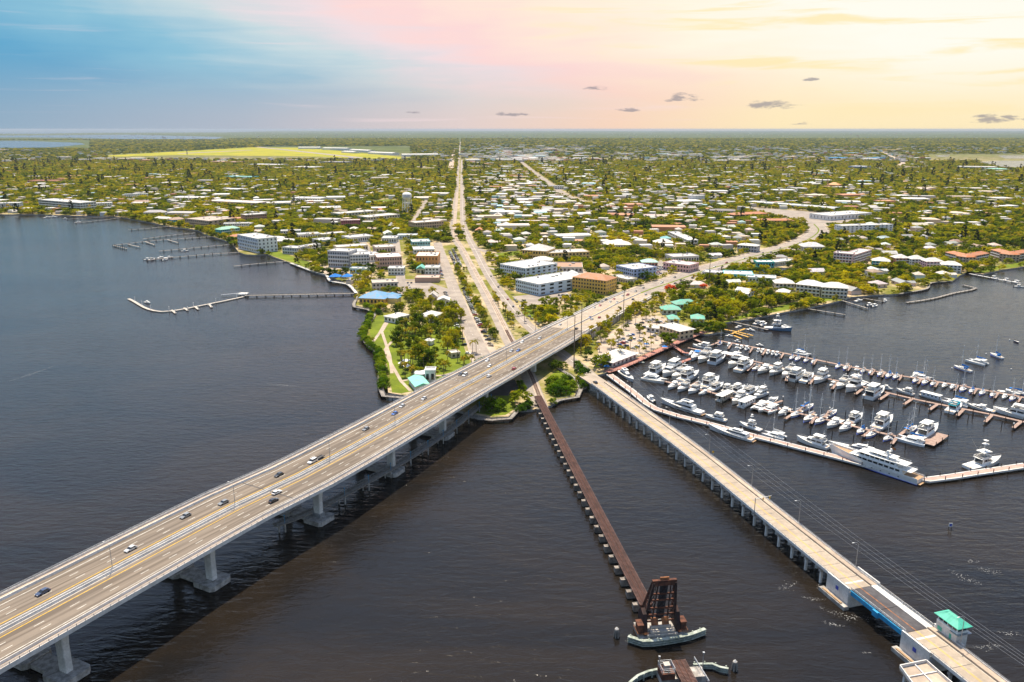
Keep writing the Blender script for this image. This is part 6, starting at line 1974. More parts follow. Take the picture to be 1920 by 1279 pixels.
def bld(label, pts, h, storeys=1, wall=(.72, .70, .66), roof='flat', rc=(.60, .58, .55), depth=14.0, name='building', cat='building', win=True, pitch=.45, units=2, wsp=3.6, wfrac=.55, over=.8, band=None, clear=10, group=None, balcony=False):
 P = [G(*p) for p in pts]
 A, B = P[0], P[1]
 u = (B - A); u.z = 0
 w = u.length
 u.normalize()
 n = Vector((-u.y, u.x, 0))
 if len(P) == 3:
  depth = max(6.0, abs((P[2] - B).dot(n)))
 rz = atan2(u.y, u.x)
 t = thing(name, label, cat, (A.x, A.y, GZ), rz, group)
 mb = MB(); mb.bx(0, w, 0, depth, -.5, h)
 o = mb.build('wall', [WALLC], t); o.color = (*wall, 1)
 if roof == 'flat':
  mb = MB()
  mb.bx(-.25, w + .25, -.25, .15, h, h + .9); mb.bx(-.25, w + .25, depth - .15, depth + .25, h, h + .9)
  mb.bx(-.25, .15, .15, depth - .15, h, h + .9); mb.bx(w - .15, w + .25, .15, depth - .15, h, h + .9)
  o = mb.build('parapet', [WALLC], t); o.color = (*(band or tuple(min(.8, c * 1.08) for c in wall)), 1)
  mb = MB(); mb.bx(.15, w - .15, .15, depth - .15, h, h + .2)
  o = mb.build('roof', [ROOFC], t); o.color = (*rc, 1)
  for k in range(units):
   ux, uy = random.uniform(.15, .85) * w, random.uniform(.25, .85) * depth
   s_ = random.uniform(1.4, 3.2)
   ob('roof_unit', CUBE_R, t, (ux, uy, h + .2), 0, (s_, s_ * .8, random.uniform(1.0, 1.7)))
 else:
  mb = MB(); roof_shape(mb, roof, -over, w + over, -over, depth + over, h, pitch)
  o = mb.build('roof', [ROOFC], t); o.color = (*rc, 1)
  if units and w > 14:
   ob('roof_vent', CUBE_R, t, (w * .35, depth * .4, h + depth * .12), 0, (.8, .8, 1.6))
 if win:
  sh = h / storeys
  for s in range(storeys):
   z0 = s * sh + sh * .28
   zh = sh * .5
   nw = max(2, min(12, int(w / wsp)))
   for i in range(nw):
    ob('window', CUBE_G, t, ((i + .5) * w / nw, 0, z0), 0, (w / nw * wfrac, .16, zh))
   nd = max(1, min(6, int(depth / wsp / 1.2)))
   for i in range(nd):
    for xx in (0, w):
     ob('window', CUBE_G, t, (xx, (i + .5) * depth / nd, z0), 0, (.16, depth / nd * wfrac * .8, zh))
  if balcony:
   for s in range(1, storeys):
    o = ob('balcony', CUBE_W, t, (w / 2, -.7, s * sh - .15), 0, (w * .92, 1.4, .28), (.78, .77, .75))
    o = ob('balcony_rail', CUBE_W, t, (w / 2, -1.35, s * sh + .1), 0, (w * .92, .08, .8), (.70, .72, .74))
 c = A + u * w / 2 + n * depth / 2
 e = 5
 block([A - u * e - n * clear, B + u * e - n * clear, B + u * e + n * (depth + 3), A - u * e + n * (depth + 3)])
 BUILT.append((c.x, c.y, max(w, depth) / 2 + 6))
 return t
WH = (.76, .75, .72); CR = (.66, .58, .44); TAN = (.50, .37, .27); YE = (.72, .44, .09); PK = (.74, .45, .42); BL = (.26, .42, .62); TQ = (.10, .50, .52); GY = (.50, .50, .51); OR = (.66, .32, .10)
R_W = (.60, .585, .56); R_G = (.42, .41, .42); R_O = (.44, .13, .03); R_T = (.10, .46, .38); R_BR = (.28, .15, .10); R_B = (.07, .27, .50); R_GR = (.20, .50, .36)
B = bld
# left bank
B('white terraced condominium at the left edge of the shore', [(-4, 395), (38, 394)], 15, 4, WH, balcony=True, depth=26)
B('long white curved-front office block on the far left shore', [(74, 391), (152, 398)], 19, 4, WH, depth=36, wsp=4, wfrac=.95, units=4)
B('lower white wing right of the long white office block', [(156, 392), (211, 390)], 11, 3, WH, depth=22)
B('white three-storey block with grey windows behind the left shore', [(234, 373), (277, 372)], 11, 3, (.70, .74, .76), depth=16)
B('house with dark red-brown roof behind the left shore', [(247, 384), (280, 384)], 6, 1, CR, 'hip', R_BR, depth=16, cat='house', name='house')
B('grey hip-roofed waterfront house with porches', [(270, 407), (308, 407)], 9, 3, (.62, .62, .64), 'hip', (.36, .35, .37), depth=17, cat='house', name='house', balcony=True)
B('low white waterfront house next to the grey hip-roofed one', [(289, 415), (316, 417)], 6, 2, WH, 'hip', R_W, depth=13, cat='house', name='house')
B('turquoise waterfront house with brown roof beside the tan office', [(322, 421), (348, 419)], 8, 2, (.08, .42, .55), 'hip', R_BR, depth=15, cat='house', name='house')
B('tan three-storey riverside office with rows of windows', [(348, 425), (393, 430), (411, 421)], 14, 3, TAN, wsp=3, units=4, rc=(.45, .36, .30))
B('brown block with white bands behind the turquoise house', [(461, 419), (501, 416)], 15, 3, (.36, .22, .16), depth=22, band=(.7, .68, .64))
B('bright turquoise three-storey house with green roof on the shore', [(414, 444), (450, 440)], 11, 3, (.06, .48, .50), 'hip', R_GR, depth=15, cat='house', name='house', balcony=True)
B('white block with orange corner roof behind the turquoise house', [(420, 432), (466, 431)], 11, 3, WH, depth=16)
B('orange-roofed cottage left of the white condominium', [(436, 452), (458, 449)], 6, 1, CR, 'hip', R_O, depth=12, cat='house', name='house')
B('large white riverside condominium of four storeys on a seawall', [(447, 466), (485, 475), (508, 468)], 20, 4, (.78, .78, .78), wsp=4.2, balcony=True, units=5, wfrac=.42)
B('white flat-roofed block behind the white condominium', [(527, 444), (564, 443)], 9, 2, WH, depth=16)
B('low white-roofed hall right of the white condominium, farther one', [(503, 453), (531, 453)], 4.5, 1, WH, 'hip', R_W, depth=20, pitch=.25)
B('low white-roofed hall right of the white condominium, nearer one', [(520, 458), (552, 457)], 4.5, 1, WH, 'hip', R_W, depth=20, pitch=.25)
B('two-storey grey apartment block on the green shore lawn', [(530, 476), (557, 478)], 9, 2, (.60, .59, .58), depth=18, balcony=True)
B('long low white wing behind the green shore lawn', [(560, 474), (602, 467)], 7, 2, WH, depth=12)
B('big grey and white four-storey condominium near the blue canopies', [(616, 500), (655, 502)], 20, 4, (.52, .53, .56), depth=24, balcony=True, wsp=3.2)
B('right-hand wing of the big grey condominium with yellow panel', [(657, 502), (693, 501)], 16, 4, (.66, .66, .67), depth=24, balcony=True, wsp=3.2)
B('low teal and white cafe below the grey condominium', [(656, 513), (690, 514)], 6, 1, (.40, .58, .60), depth=12)
B('pinkish three-storey brick block on the downtown street', [(708, 506), (754, 504)], 15, 3, (.58, .36, .28), depth=34, rc=(.76, .72, .70), wsp=3)
B('low white shop in front of the pinkish brick block', [(728, 516), (757, 516)], 8, 2, WH, depth=16)
B('orange stuccoed theatre block with white roof downtown', [(780, 500), (821, 500)], 13, 2, (.66, .30, .10), depth=36, wfrac=.3, units=5)
B('white shop with dark windows in front of the orange theatre', [(797, 515), (823, 515)], 8, 2, WH, depth=18)
B('small shop with green gabled roof beside the white shop', [(781, 515), (796, 515)], 7, 1, CR, 'gable', R_T, depth=16, pitch=.6)
B('white stepped shop block behind the orange theatre', [(776, 481), (815, 480)], 9, 2, WH, depth=30)
B('teal-fronted long shop block at the top of the downtown street', [(773, 467), (807, 466)], 10, 2, (.28, .55, .58), depth=28)
B('low brown-fronted building site wall below the white shop', [(778, 530), (823, 530)], 5, 1, (.46, .30, .22), depth=20, win=False, rc=(.5, .38, .30))
B('beige arcaded courthouse block, left one', [(636, 411), (706, 405)], 10, 2, CR, depth=30, wsp=4, units=4)
B('beige arcaded courthouse block, right one', [(690, 419), (750, 413)], 11, 2, CR, depth=34, wsp=4, units=4)
B('rose-red three-storey building below the courthouse', [(640, 429), (676, 428)], 14, 3, (.56, .16, .16), depth=18, band=(.6, .2, .2))
B('big tan three-storey building with green roof by the railway', [(779, 435), (832, 431)], 15, 3, (.60, .42, .28), depth=26)
B('white pyramid-roofed pavilion in the trees below the courthouse', [(728, 429), (739, 429)], 5, 1, WH, 'hip', R_W, depth=9, pitch=1.1, cat='pavilion', name='pavilion')
for k, (a_, b_, wl) in enumerate([((716, 456), (743, 456), WH), ((745, 449), (781, 449), (.60, .70, .74)), ((633, 473), (690, 469), CR), ((560, 451), (600, 449), WH), ((604, 448), (650, 444), CR), ((655, 456), (700, 452), WH), ((690, 492), (716, 490), WH), ((706, 476), (742, 474), (.62, .5, .42)), ((600, 462), (630, 459), WH), ((640, 486), (690, 481), WH)]):
 B(['white', 'pale blue', 'cream', 'white', 'cream', 'white', 'white', 'tan', 'white', 'white'][k] + ' flat-roofed downtown shop, ' + ORD[k] + ' in the block left of the downtown street', [a_, b_], random.uniform(6, 9), 1, wl, depth=random.uniform(18, 30), group='downtown shops')
# restaurant with blue roofs
t = B('blue-roofed yellow riverfront restaurant where the long pier starts', [(674, 570), (721, 572)], 6, 1, YE, 'hip', R_B, depth=26, pitch=.42, clear=4)
for k_, (x_, y_, w_, d_, z_) in enumerate([(7, 6, 10, 13, 8.2), (-4, 8, 8, 14, 4.8), (24, 8, 14, 12, 5.2)]):
 mb = MB(); roof_shape(mb, 'hip', x_, x_ + w_, y_, y_ + d_, z_, .45)
 o = mb.build('upper_roof', [ROOFC], t); o.color = (*R_B, 1)
 mb = MB(); mb.bx(x_ + .8, x_ + w_ - .8, y_ + .8, y_ + d_ - .8, 0, z_)
 o = mb.build('upper_wall', [WALLC], t); o.color = (.62, .5, .2, 1)
B('low wing with blue roof right of the riverfront restaurant', [(723, 569), (752, 562)], 5, 1, (.6, .55, .5), 'hip', R_B, depth=12, clear=3)
B('grey flat-roofed office behind the blue-roofed restaurant', [(699, 547), (746, 545)], 9, 2, (.52, .48, .44), depth=20, rc=(.50, .42, .36))
# park and shelters
B('white-roofed museum shed beside the park road', [(821, 574), (842, 574)], 6, 1, WH, 'gable', R_W, depth=12, pitch=.4)
B('old gabled wooden house beside the museum shed', [(803, 568), (820, 568)], 6, 1, (.56, .46, .38), 'gable', (.5, .46, .42), depth=12, pitch=.8, cat='house', name='house')
B('white hip-roofed pavilion among the park trees', [(785, 602), (812, 605)], 5, 1, WH, 'hip', R_W, depth=18, pitch=.4, cat='pavilion', name='pavilion')
B('low white arched hall at the upper edge of the park', [(741, 607), (768, 600)], 5, 1, WH, 'hip', R_W, depth=14, pitch=.3, cat='pavilion', name='pavilion')
B('small flat white park shelter beside the car park', [(847, 672), (863, 670)], 3.6, 1, (.6, .5, .38), 'flat', R_W, depth=8, units=0, cat='shelter', name='shelter')
B('small white gazebo in the middle of the park palms', [(797, 647), (809, 648)], 3.6, 1, WH, 'hip', R_W, depth=6, units=0, cat='shelter', name='shelter', win=False)
t = B('bandstand with sloping mint-green roof against the highway bridge', [(780, 736), (806, 733)], 4.2, 1, (.55, .6, .56), 'gable', (.20, .66, .52), depth=20, pitch=.35, cat='bandstand', name='bandstand', win=False, clear=3)
B('white stage house behind the mint-green bandstand roof', [(797, 718), (816, 718)], 8.5, 1, WH, 'flat', R_W, depth=8, cat='stage', name='stage_house', clear=2, units=0)
p = G(790, 710)
t = thing('round_pavilion', 'round white drum pavilion behind the bandstand', 'pavilion', p)
mb = MB(); mb.tube((0, 0, 0), (0, 0, 4.2), 4.6, 16); mb.build('wall', 'pale_concrete', t)
mb = MB(); mb.tube((0, 0, 4.2), (0, 0, 4.8), 5.4, 16, 5.2); mb.build('roof', 'white_paint', t)
block_disc(p.x, p.y, 7)
for k, (px, py) in enumerate([(762, 682), (766, 692), (752, 687)]):
 p = G(px, py)
 t = thing('park_umbrella', 'white canvas shade umbrella on the park lawn, ' + ['farthest', 'nearest and widest', 'leftmost'][k] + ' one', 'umbrella', p, 0, 'park umbrellas')
 mb = MB(); mb.tube((0, 0, 0), (0, 0, 3.0), .1, 6); mb.build('pole', 'galvanised', t)
 mb = MB(); mb.tube((0, 0, 2.6), (0, 0, 3.7), (3.2, 4.0, 2.4)[k], 8, .3); mb.build('canopy', 'white_paint', t)
 mb = MB(); mb.tube((0, 0, .7), (0, 0, .85), 1.2, 8); mb.build('table', 'dark_metal', t)
# shade sails by the riverwalk
p = G(642, 526)
t = thing('shade_canopy', 'bright blue twin shade canopies on posts by the riverwalk', 'canopy', p)
for x_, w_ in ((-8, 13), (6, 12)):
 mb = MB(); roof_shape(mb, 'hip', x_ - w_ / 2, x_ + w_ / 2, -6, 6, 5.0, .5); mb.build('canopy', 'blue_canvas', t)
 for a_ in (-1, 1):
  for b_ in (-5, 5):
   mb = MB(); mb.tube((x_ + a_ * w_ * .42, b_, 0), (x_ + a_ * w_ * .42, b_, 5), .16, 6); mb.build('post', 'galvanised', t)
block_disc(p.x, p.y, 16)
# centre
B('blue and white L-shaped hotel, front wing', [(967, 545), (1010, 555), (1063, 530)], 12, 3, (.56, .66, .74), wsp=3.0, units=5, rc=(.64, .62, .60), band=(.8, .8, .8))
B('blue and white L-shaped hotel, rear wing', [(938, 514), (985, 523), (1052, 514)], 12, 3, (.54, .64, .73), wsp=3.0, units=5, rc=(.64, .62, .60), band=(.8, .8, .8))
B('bright yellow four-storey office with orange tiled roof beside the ramp', [(1073, 545), (1136, 553)], 15, 4, YE, 'hip', (.38, .13, .03), depth=24, wsp=3.0, pitch=.35, units=0)
B('lilac-blue three-storey office by the avenue', [(1155, 517), (1187, 525), (1205, 514)], 12, 3, (.42, .50, .72), units=4)
B('low white annexe left of the lilac-blue office', [(1144, 526), (1176, 534)], 5.5, 1, CR, depth=14)
B('large low building with rust-brown flat roof behind the hotel', [(1004, 510), (1092, 511)], 6, 1, (.60, .56, .5), depth=36, rc=(.38, .20, .11), units=5)
B('white house with pyramid roof left of the brown-roofed building', [(998, 498), (1034, 499)], 7, 1, WH, 'hip', R_W, depth=18, cat='house', name='house', pitch=.4)
B('large yellow church hall with grey hip roof', [(979, 485), (1024, 488)], 12, 2, (.72, .48, .16), 'hip', (.48, .46, .45), depth=34, pitch=.4, units=0)
B('yellow school wing right of the church hall with grey flat roof', [(1027, 488), (1105, 485)], 9, 2, (.70, .48, .20), depth=30, rc=(.50, .48, .47), units=5)
B('yellow bell tower behind the church hall', [(1018, 466), (1026, 466)], 17, 3, (.72, .46, .12), 'hip', R_W, depth=6, cat='tower', name='bell_tower')
B('pink shop row by the avenue with grey roof', [(1243, 506), (1291, 512)], 9, 2, PK, depth=26, rc=(.55, .52, .52), units=4)
B('long grey-roofed hall behind the pink shop row', [(1262, 494), (1310, 492)], 8, 1, (.6, .58, .56), depth=26, rc=(.5, .47, .47))
B('brick cottage with mint-green roof left of the pink shop row', [(1204, 501), (1233, 501)], 6, 1, (.5, .26, .18), 'hip', (.34, .66, .56), depth=15, cat='house', name='house')
B('turquoise shed with broad white roof right of the avenue', [(1357, 524), (1412, 526)], 6, 1, (.10, .55, .62), depth=26, rc=(.62, .62, .61))
B('grey workshop left of the turquoise shed', [(1316, 518), (1350, 521)], 5, 1, (.55, .56, .6), depth=18, rc=(.55, .54, .55))
B('white-roofed hall among trees above the yellow school wing', [(1134, 468), (1183, 468)], 7, 1, WH, 'hip', (.74, .68, .62), depth=28, pitch=.35)
B('cream villa with pale roof, first right of the white-roofed hall', [(1228, 463), (1262, 463)], 6, 1, CR, 'hip', (.70, .64, .58), depth=20, cat='house', name='house')
B('cottage with teal roof behind the cream villa', [(1240, 457), (1258, 457)], 8, 1, WH, 'hip', (.10, .42, .46), depth=12, cat='house', name='house')
B('long curving white apartment row among dark trees', [(1252, 444), (1289, 461)], 8, 2, (.70, .69, .67), depth=16, balcony=True)
B('dark grey two-storey school block beside the avenue', [(1382, 471), (1418, 474)], 9, 2, (.42, .43, .47), 'hip', R_W, depth=16, pitch=.25)
B('white windowless block at the far crossroads', [(1293, 379), (1321, 379)], 15, 4, (.68, .68, .68), depth=24, wfrac=.2)
B('long white two-storey arcade building near the far avenue', [(1005, 355), (1058, 355)], 9, 2, (.74, .72, .70), depth=18)
B('orange arcaded shop row among trees in the centre', [(965, 421), (1031, 421)], 6, 1, (.62, .28, .12), depth=16, wfrac=.8)
B('dark-roofed white block left of the orange-roofed plaza', [(1331, 403), (1378, 404)], 9, 2, (.72, .72, .72), 'hip', (.16, .14, .16), depth=24, pitch=.2)
B('long low plaza building with rust-orange roof, far wing', [(1376, 411), (1440, 408)], 8, 2, (.26, .17, .13), 'hip', R_O, depth=26, pitch=.22)
B('long low plaza building with rust-orange roof, near wing', [(1424, 422), (1488, 422)], 8, 2, (.28, .18, .13), 'hip', R_O, depth=22, pitch=.22)
B('long white strip mall with blue band in the right distance', [(1398, 384), (1560, 397)], 7, 1, (.55, .66, .72), depth=34, units=6, wfrac=.8)
B('big flat-roofed supermarket at the end of the strip mall', [(1556, 414), (1634, 408)], 9, 1, (.72, .71, .70), depth=50, units=7, wfrac=.2)
B('white four-storey hotel with red entrance beside the curving avenue', [(1577, 440), (1673, 437)], 14, 4, (.74, .76, .80), depth=20, wsp=4, units=5, wfrac=.4)
B('pink four-storey condominium near the right shore, left block', [(1561, 496), (1596, 499)], 15, 4, (.74, .50, .50), depth=18, balcony=True)
B('pink four-storey condominium near the right shore, right block', [(1598, 498), (1632, 487)], 13, 4, (.74, .52, .52), depth=16, balcony=True)
for a_, b_, wl, lab in [((1634, 503), (1667, 505), (.06, .50, .50), 'teal house with white hip roof, leftmost of the shore house row'), ((1678, 498), (1704, 498), (.62, .28, .18), 'salmon house with white hip roof, second of the shore house row'), ((1708, 500), (1734, 500), WH, 'white house with white hip roof in the middle of the shore house row'),
      ((1736, 505), (1768, 505), (.74, .46, .52), 'pink house with white hip roof in the shore house row'), ((1764, 511), (1801, 513), (.74, .75, .78), 'white porched house, rightmost of the shore house row')]:
 B(lab, [a_, b_], 9.5, 3, wl, 'hip', R_W, depth=15, cat='house', name='house', balcony=True, pitch=.5, clear=6)
B('orange-roofed shore condominium, left block', [(1771, 487), (1809, 497)], 10, 3, (.42, .34, .28), 'hip', R_O, pitch=.35, wsp=3.2, balcony=True, depth=14)
B('orange-roofed shore condominium, second block from the left', [(1811, 497), (1852, 489)], 10, 3, (.42, .34, .28), 'hip', R_O, pitch=.35, wsp=3.2, balcony=True, depth=14)
B('orange-roofed shore condominium, third block from the left', [(1856, 482), (1890, 492)], 10, 3, (.42, .34, .28), 'hip', R_O, pitch=.35, wsp=3.2, balcony=True, depth=14)
B('orange-roofed shore condominium, block at the right edge', [(1892, 492), (1935, 486)], 10, 3, (.42, .34, .28), 'hip', R_O, pitch=.35, wsp=3.2, balcony=True, depth=14)
B('turquoise boat shed on the small basin', [(1419, 501), (1451, 501)], 6, 1, (.08, .50, .45), depth=16, rc=(.74, .72, .70))
B('white boat shed right of the turquoise boat shed', [(1453, 500), (1492, 495)], 5, 1, (.55, .62, .58), depth=16, rc=(.66, .60, .55))
B('white-roofed workshop below the small basin', [(1398, 529), (1454, 532)], 5.5, 1, (.6, .7, .72), depth=20, rc=(.64, .62, .60))
B('cream hip-roofed condominium by the lawn, left one', [(1453, 545), (1489, 546)], 8, 2, CR, 'hip', (.68, .65, .62), depth=17, pitch=.5, balcony=True)
B('cream hip-roofed condominium by the lawn, middle one', [(1491, 552), (1537, 557)], 11, 3, CR, 'hip', (.66, .64, .62), depth=18, pitch=.45, balcony=True)
B('cream hip-roofed condominium by the lawn, right one on the shore', [(1539, 558), (1588, 561)], 11, 3, CR, 'hip', (.66, .64, .62), depth=18, pitch=.45, balcony=True)
B('small white cottage left of the cream condominiums', [(1455, 556), (1478, 558)], 5, 1, WH, 'hip', R_W, depth=12, cat='house', name='house')
B('grey hip-roofed bank below the curving avenue', [(1506, 472), (1547, 472)], 7, 1, (.6, .6, .62), 'hip', (.52, .52, .54), depth=22)
# marina shore
B('marina restaurant with huge white hip roof by the boardwalk', [(1113, 682), (1148, 690), (1186, 671)], 4.2, 1, (.66, .62, .56), 'hip', (.70, .67, .64), pitch=.38, over=1.6, units=2, clear=3)
B('two-storey cream restaurant with white roof by the boardwalk', [(1236, 626), (1274, 638), (1292, 631)], 7.5, 2, (.62, .48, .30), 'hip', R_W, pitch=.3, over=1.4, clear=3)
B('small white bar hut beside the two-storey cream restaurant', [(1212, 622), (1236, 625)], 4, 1, WH, 'hip', R_W, depth=10, pitch=.3, clear=2)
for a_, b_, lab in [((1242, 590), (1276, 590), 'mint-green roofed lodge, leftmost and largest above the marina car park'), ((1268, 580), (1309, 578), 'mint-green roofed lodge, highest up the slope'), ((1255, 608), (1273, 608), 'small mint-green roofed lodge just above the cream restaurant'), ((1296, 607), (1320, 608), 'small mint-green roofed lodge nearest the mangrove corner')]:
 B(lab, [a_, b_], 4.5, 1, (.55, .60, .52), 'hip', (.10, .44, .33), depth=13, pitch=.5, clear=12, cat='lodge', name='lodge')
B('white gabled cottage among big trees right of the mint lodges', [(1377, 558), (1402, 562)], 6, 2, (.72, .74, .78), 'gable', (.62, .62, .64), depth=12, pitch=.7, clear=16, cat='house', name='house')
for k, (px, py) in enumerate([(1122, 686), (1131, 689), (1137, 692), (1146, 688), (1152, 685), (1159, 682), (1166, 679), (1173, 676), (1213, 650), (1246, 655)]):
 p = G(px, py)
 t = thing('table_umbrella', 'blue table umbrella on the restaurant terrace, ' + ORD[k] + ' from the road bridge', 'umbrella', p, 0, 'blue umbrellas on the marina terrace')
 mb = MB(); mb.tube((0, 0, 0), (0, 0, 2.6), .06, 5); mb.build('pole', 'galvanised', t)
 mb = MB(); mb.tube((0, 0, 2.3), (0, 0, 3.3), 2.4, 8, .15); mb.build('canopy', 'blue_canvas', t)
# airfield sheds and far landmarks
for k, (a_, b_, h_) in enumerate([((559, 279.5), (600, 279.5), 14), ((604, 281), (650, 282), 16), ((655, 284), (690, 286), 14), ((690, 289), (735, 291), 13), ((754, 293.5), (822, 293), 12), ((640, 286.5), (662, 287.5), 10)]):
 B('white airfield hangar, ' + ORD[k] + ' from the left along the runway edge', [a_, b_], h_, 1, (.72, .72, .72), 'gable', R_W, depth=60, win=False, pitch=.15, units=0, clear=30, name='hangar', cat='hangar', group='airfield hangars')
for a_, b_, h_, wl, rf, lab in [((52, 345), (108, 345), 10, (.5, .24, .18), R_O, 'long terracotta-roofed block on the left among trees'), ((420, 336), (472, 337), 9, (.10, .45, .5), (.2, .5, .45), 'long turquoise-roofed school in the left middle distance'), ((390, 307), (440, 308), 10, (.45, .25, .18), (.45, .26, .18), 'brown-roofed hall below the airfield'),
        ((465, 312), (522, 313), 9, (.6, .6, .6), (.62, .60, .60), 'grey warehouse left below the airfield'), ((600, 308), (645, 309), 12, (.3, .3, .32), (.30, .29, .30), 'dark grey warehouse below the airfield'), ((545, 317), (588, 318), 9, WH, R_W, 'white store left of the playing field'),
        ((318, 376), (380, 377), 7, WH, R_W, 'long white flat roof above the tan riverside office'), ((385, 383), (480, 388), 8, (.6, .5, .42), (.70, .62, .55), 'long tan flat-roofed store above the brown block'), ((500, 388), (545, 387), 8, WH, (.66, .60, .56), 'tan-white warehouse left of the courthouse'), ((545, 378), (600, 379), 8, WH, R_W, 'white store in the left middle distance'), ((600, 397), (640, 396), 7, (.55, .6, .65), R_W, 'white-roofed store left of the beige courthouse'),
        ((1560, 300), (1590, 300), 12, (.05, .35, .7), (.05, .40, .75), 'bright blue-roofed warehouse in the right distance, left one'), ((1630, 300), (1660, 300), 12, (.05, .35, .7), (.05, .40, .75), 'bright blue-roofed warehouse in the right distance, right one'), ((1590, 318), (1620, 319), 14, (.2, .3, .42), (.5, .5, .52), 'blue-glass office in the right middle distance'),
        ((1663, 285), (1690, 285), 18, (.6, .42, .1), (.6, .44, .14), 'yellow block in the far right distance'), ((1800, 318), (1870, 319), 12, (.7, .66, .6), R_W, 'white store beside the creek at far right'), ((1865, 322), (1895, 322), 10, (.5, .7, .6), (.30, .66, .52), 'mint-green-roofed store beside the creek at far right')]:
 B(lab, [a_, b_], h_, 1, wl, 'flat', rf, depth=45 if a_[1] > 330 else 80, units=3, clear=14)
# church with orange roof and spire far right
t = B('orange-roofed church with slim spire in the right middle distance', [(1550, 352), (1571, 353)], 9, 1, (.5, .28, .14), 'hip', (.62, .26, .04), depth=26, pitch=.5, units=0, clear=20, cat='church', name='church')
mb = MB(); mb.loft([[(-2, 3, 0), (1.5, 3, 0), (1.5, 6.5, 0), (-2, 6.5, 0)], [(-1, 4.2, 30), (0, 4.2, 30), (0, 5, 30), (-1, 5, 30)]]); o = mb.build('spire', [WALLC], t); o.color = (.5, .28, .14, 1)
# water tower
p = G(764, 398)
t = thing('water_tower', 'white water tower on tall legs with letters on its tank', 'water tower', p)
for k in range(6):
 a_ = k * pi / 3
 mb = MB(); mb.tube((11 * cos(a_), 11 * sin(a_), 0), (8.2 * cos(a_), 8.2 * sin(a_), 30), .7, 8); mb.build('leg', 'white_paint', t)
mb = MB()
for z_ in (10, 20):
 r_ = 11 - 2.8 * z_ / 30
 for k in range(6):
  a_, b_ = k * pi / 3, (k + 1) * pi / 3
  mb.beam((r_ * cos(a_), r_ * sin(a_), z_), (r_ * cos(b_), r_ * sin(b_), z_), .35)
mb.build('bracing', 'white_paint', t)
mb = MB(); mb.tube((0, 0, 0), (0, 0, 30), 1.1, 10); mb.build('riser_pipe', 'white_paint', t)
mb = MB()
ring_ = lambda r_, z_: [(r_ * cos(2 * pi * k / 24), r_ * sin(2 * pi * k / 24), z_) for k in range(24)]
mb.loft([ring_(2, 26.5), ring_(7, 28), ring_(9.6, 30.5), ring_(9.8, 33), ring_(9.8, 37), ring_(8, 39.8), ring_(4, 41.4), ring_(.4, 42)])
mb.build('tank', 'white_paint', t)
mb = MB()
mb.loft([ring_(10.6, 31.6), ring_(10.6, 31.9)])
mb.build('walkway', 'galvanised', t)
cu = bpy.data.curves.new('lettering', 'FONT')
cu.body = 'STUART'
cu.align_x = 'CENTER'
cu.size = 4.0
cu.extrude = .06
tmp = bpy.data.objects.new('tmp', cu)
COL.objects.link(tmp)
dg = bpy.context.evaluated_depsgraph_get()
tm = bpy.data.meshes.new_from_object(tmp.evaluated_get(dg))
bpy.data.objects.remove(tmp)
for v in tm.vertices:                                   # wrap the letters round the tank
 a_ = v.co.x / 9.85 - pi / 2 + .12
 r_ = 9.9 + v.co.z
 v.co = (r_ * cos(a_), r_ * sin(a_), 33.4 + v.co.y)
tm.materials.clear()
tm.materials.append(MATS['sign_blue'])
ob('lettering', tm, t)
block_disc(p.x, p.y, 16, stretch=50)
# control tower at the airfield
p = G(351, 290)
t = thing('control_tower', 'small dark airfield control tower on the runway edge', 'tower', p)
mb = MB(); mb.tube((0, 0, 0), (0, 0, 26), 3.4, 8); mb.build('shaft', 'stained_concrete', t)
mb = MB(); mb.tube((0, 0, 26), (0, 0, 31), 5.0, 8, 6.4); mb.build('cab', 'glass', t)
mb = MB(); mb.tube((0, 0, 31), (0, 0, 32), 6.6, 8, 5); mb.build('roof', 'dark_metal', t)
# ---- ordinary houses of the town: a few plans, each house a thing of its own
HP = []
for w_, d_, h_, kind, wing in ((14, 10, 3.8, 'hip', 0), (18, 11, 3.8, 'hip', 1), (13, 11, 6.6, 'hip', 0), (16, 9, 3.8, 'gable', 1), (22, 13, 4.2, 'gable', 0), (12, 12, 4.0, 'hip', 0)):
 mb = MB(); mb.bx(-w_ / 2, w_ / 2, -d_ / 2, d_ / 2, -.4, h_)
 if wing:
  mb.bx(-w_ / 2, -w_ / 2 + w_ * .42, -d_ / 2 - 5, -d_ / 2, -.4, h_)
 wm = mb.mesh('wall', [WALLC])
 mb = MB(); roof_shape(mb, kind, -w_ / 2 - .7, w_ / 2 + .7, -d_ / 2 - .7, d_ / 2 + .7, h_, .48)
 if wing:
  roof_shape(mb, 'gable', -w_ / 2 - .6, -w_ / 2 + w_ * .42 + .6, -d_ / 2 - 5.6, 0.3, h_ + .03, .46)
 rm = mb.mesh('roof', [ROOFC])
 HP.append((w_, d_, h_, wm, rm, wing))
LAND = [('the water tower', (764, 398)), ('the beige courthouse', (700, 408)), ('the yellow church hall', (1000, 478)), ('the white-roofed hall', (1160, 460)), ('the long white arcade building', (1030, 352)), ('the white windowless block', (1306, 375)),
  ('the orange-roofed plaza', (1450, 414)), ('the white hotel', (1625, 436)), ('the pink condominium', (1600, 488)), ('the tan riverside office', (390, 420)), ('the long white office block', (120, 390)), ('the turquoise-roofed school', (445, 335)),
  ('the strip mall', (1480, 388)), ('the orange-roofed church', (1560, 350)), ('the orange-roofed shore condominiums', (1850, 480)), ('the white store', (570, 376)), ('the grey warehouse', (495, 312)), ('the far crossroads', (1120, 388)), ('the terracotta-roofed block', (80, 344)), ('the rust-orange roofs', (1700, 400))]
LANDW = [(n_, G(*p_)) for n_, p_ in LAND]
cand = []
tries = 0
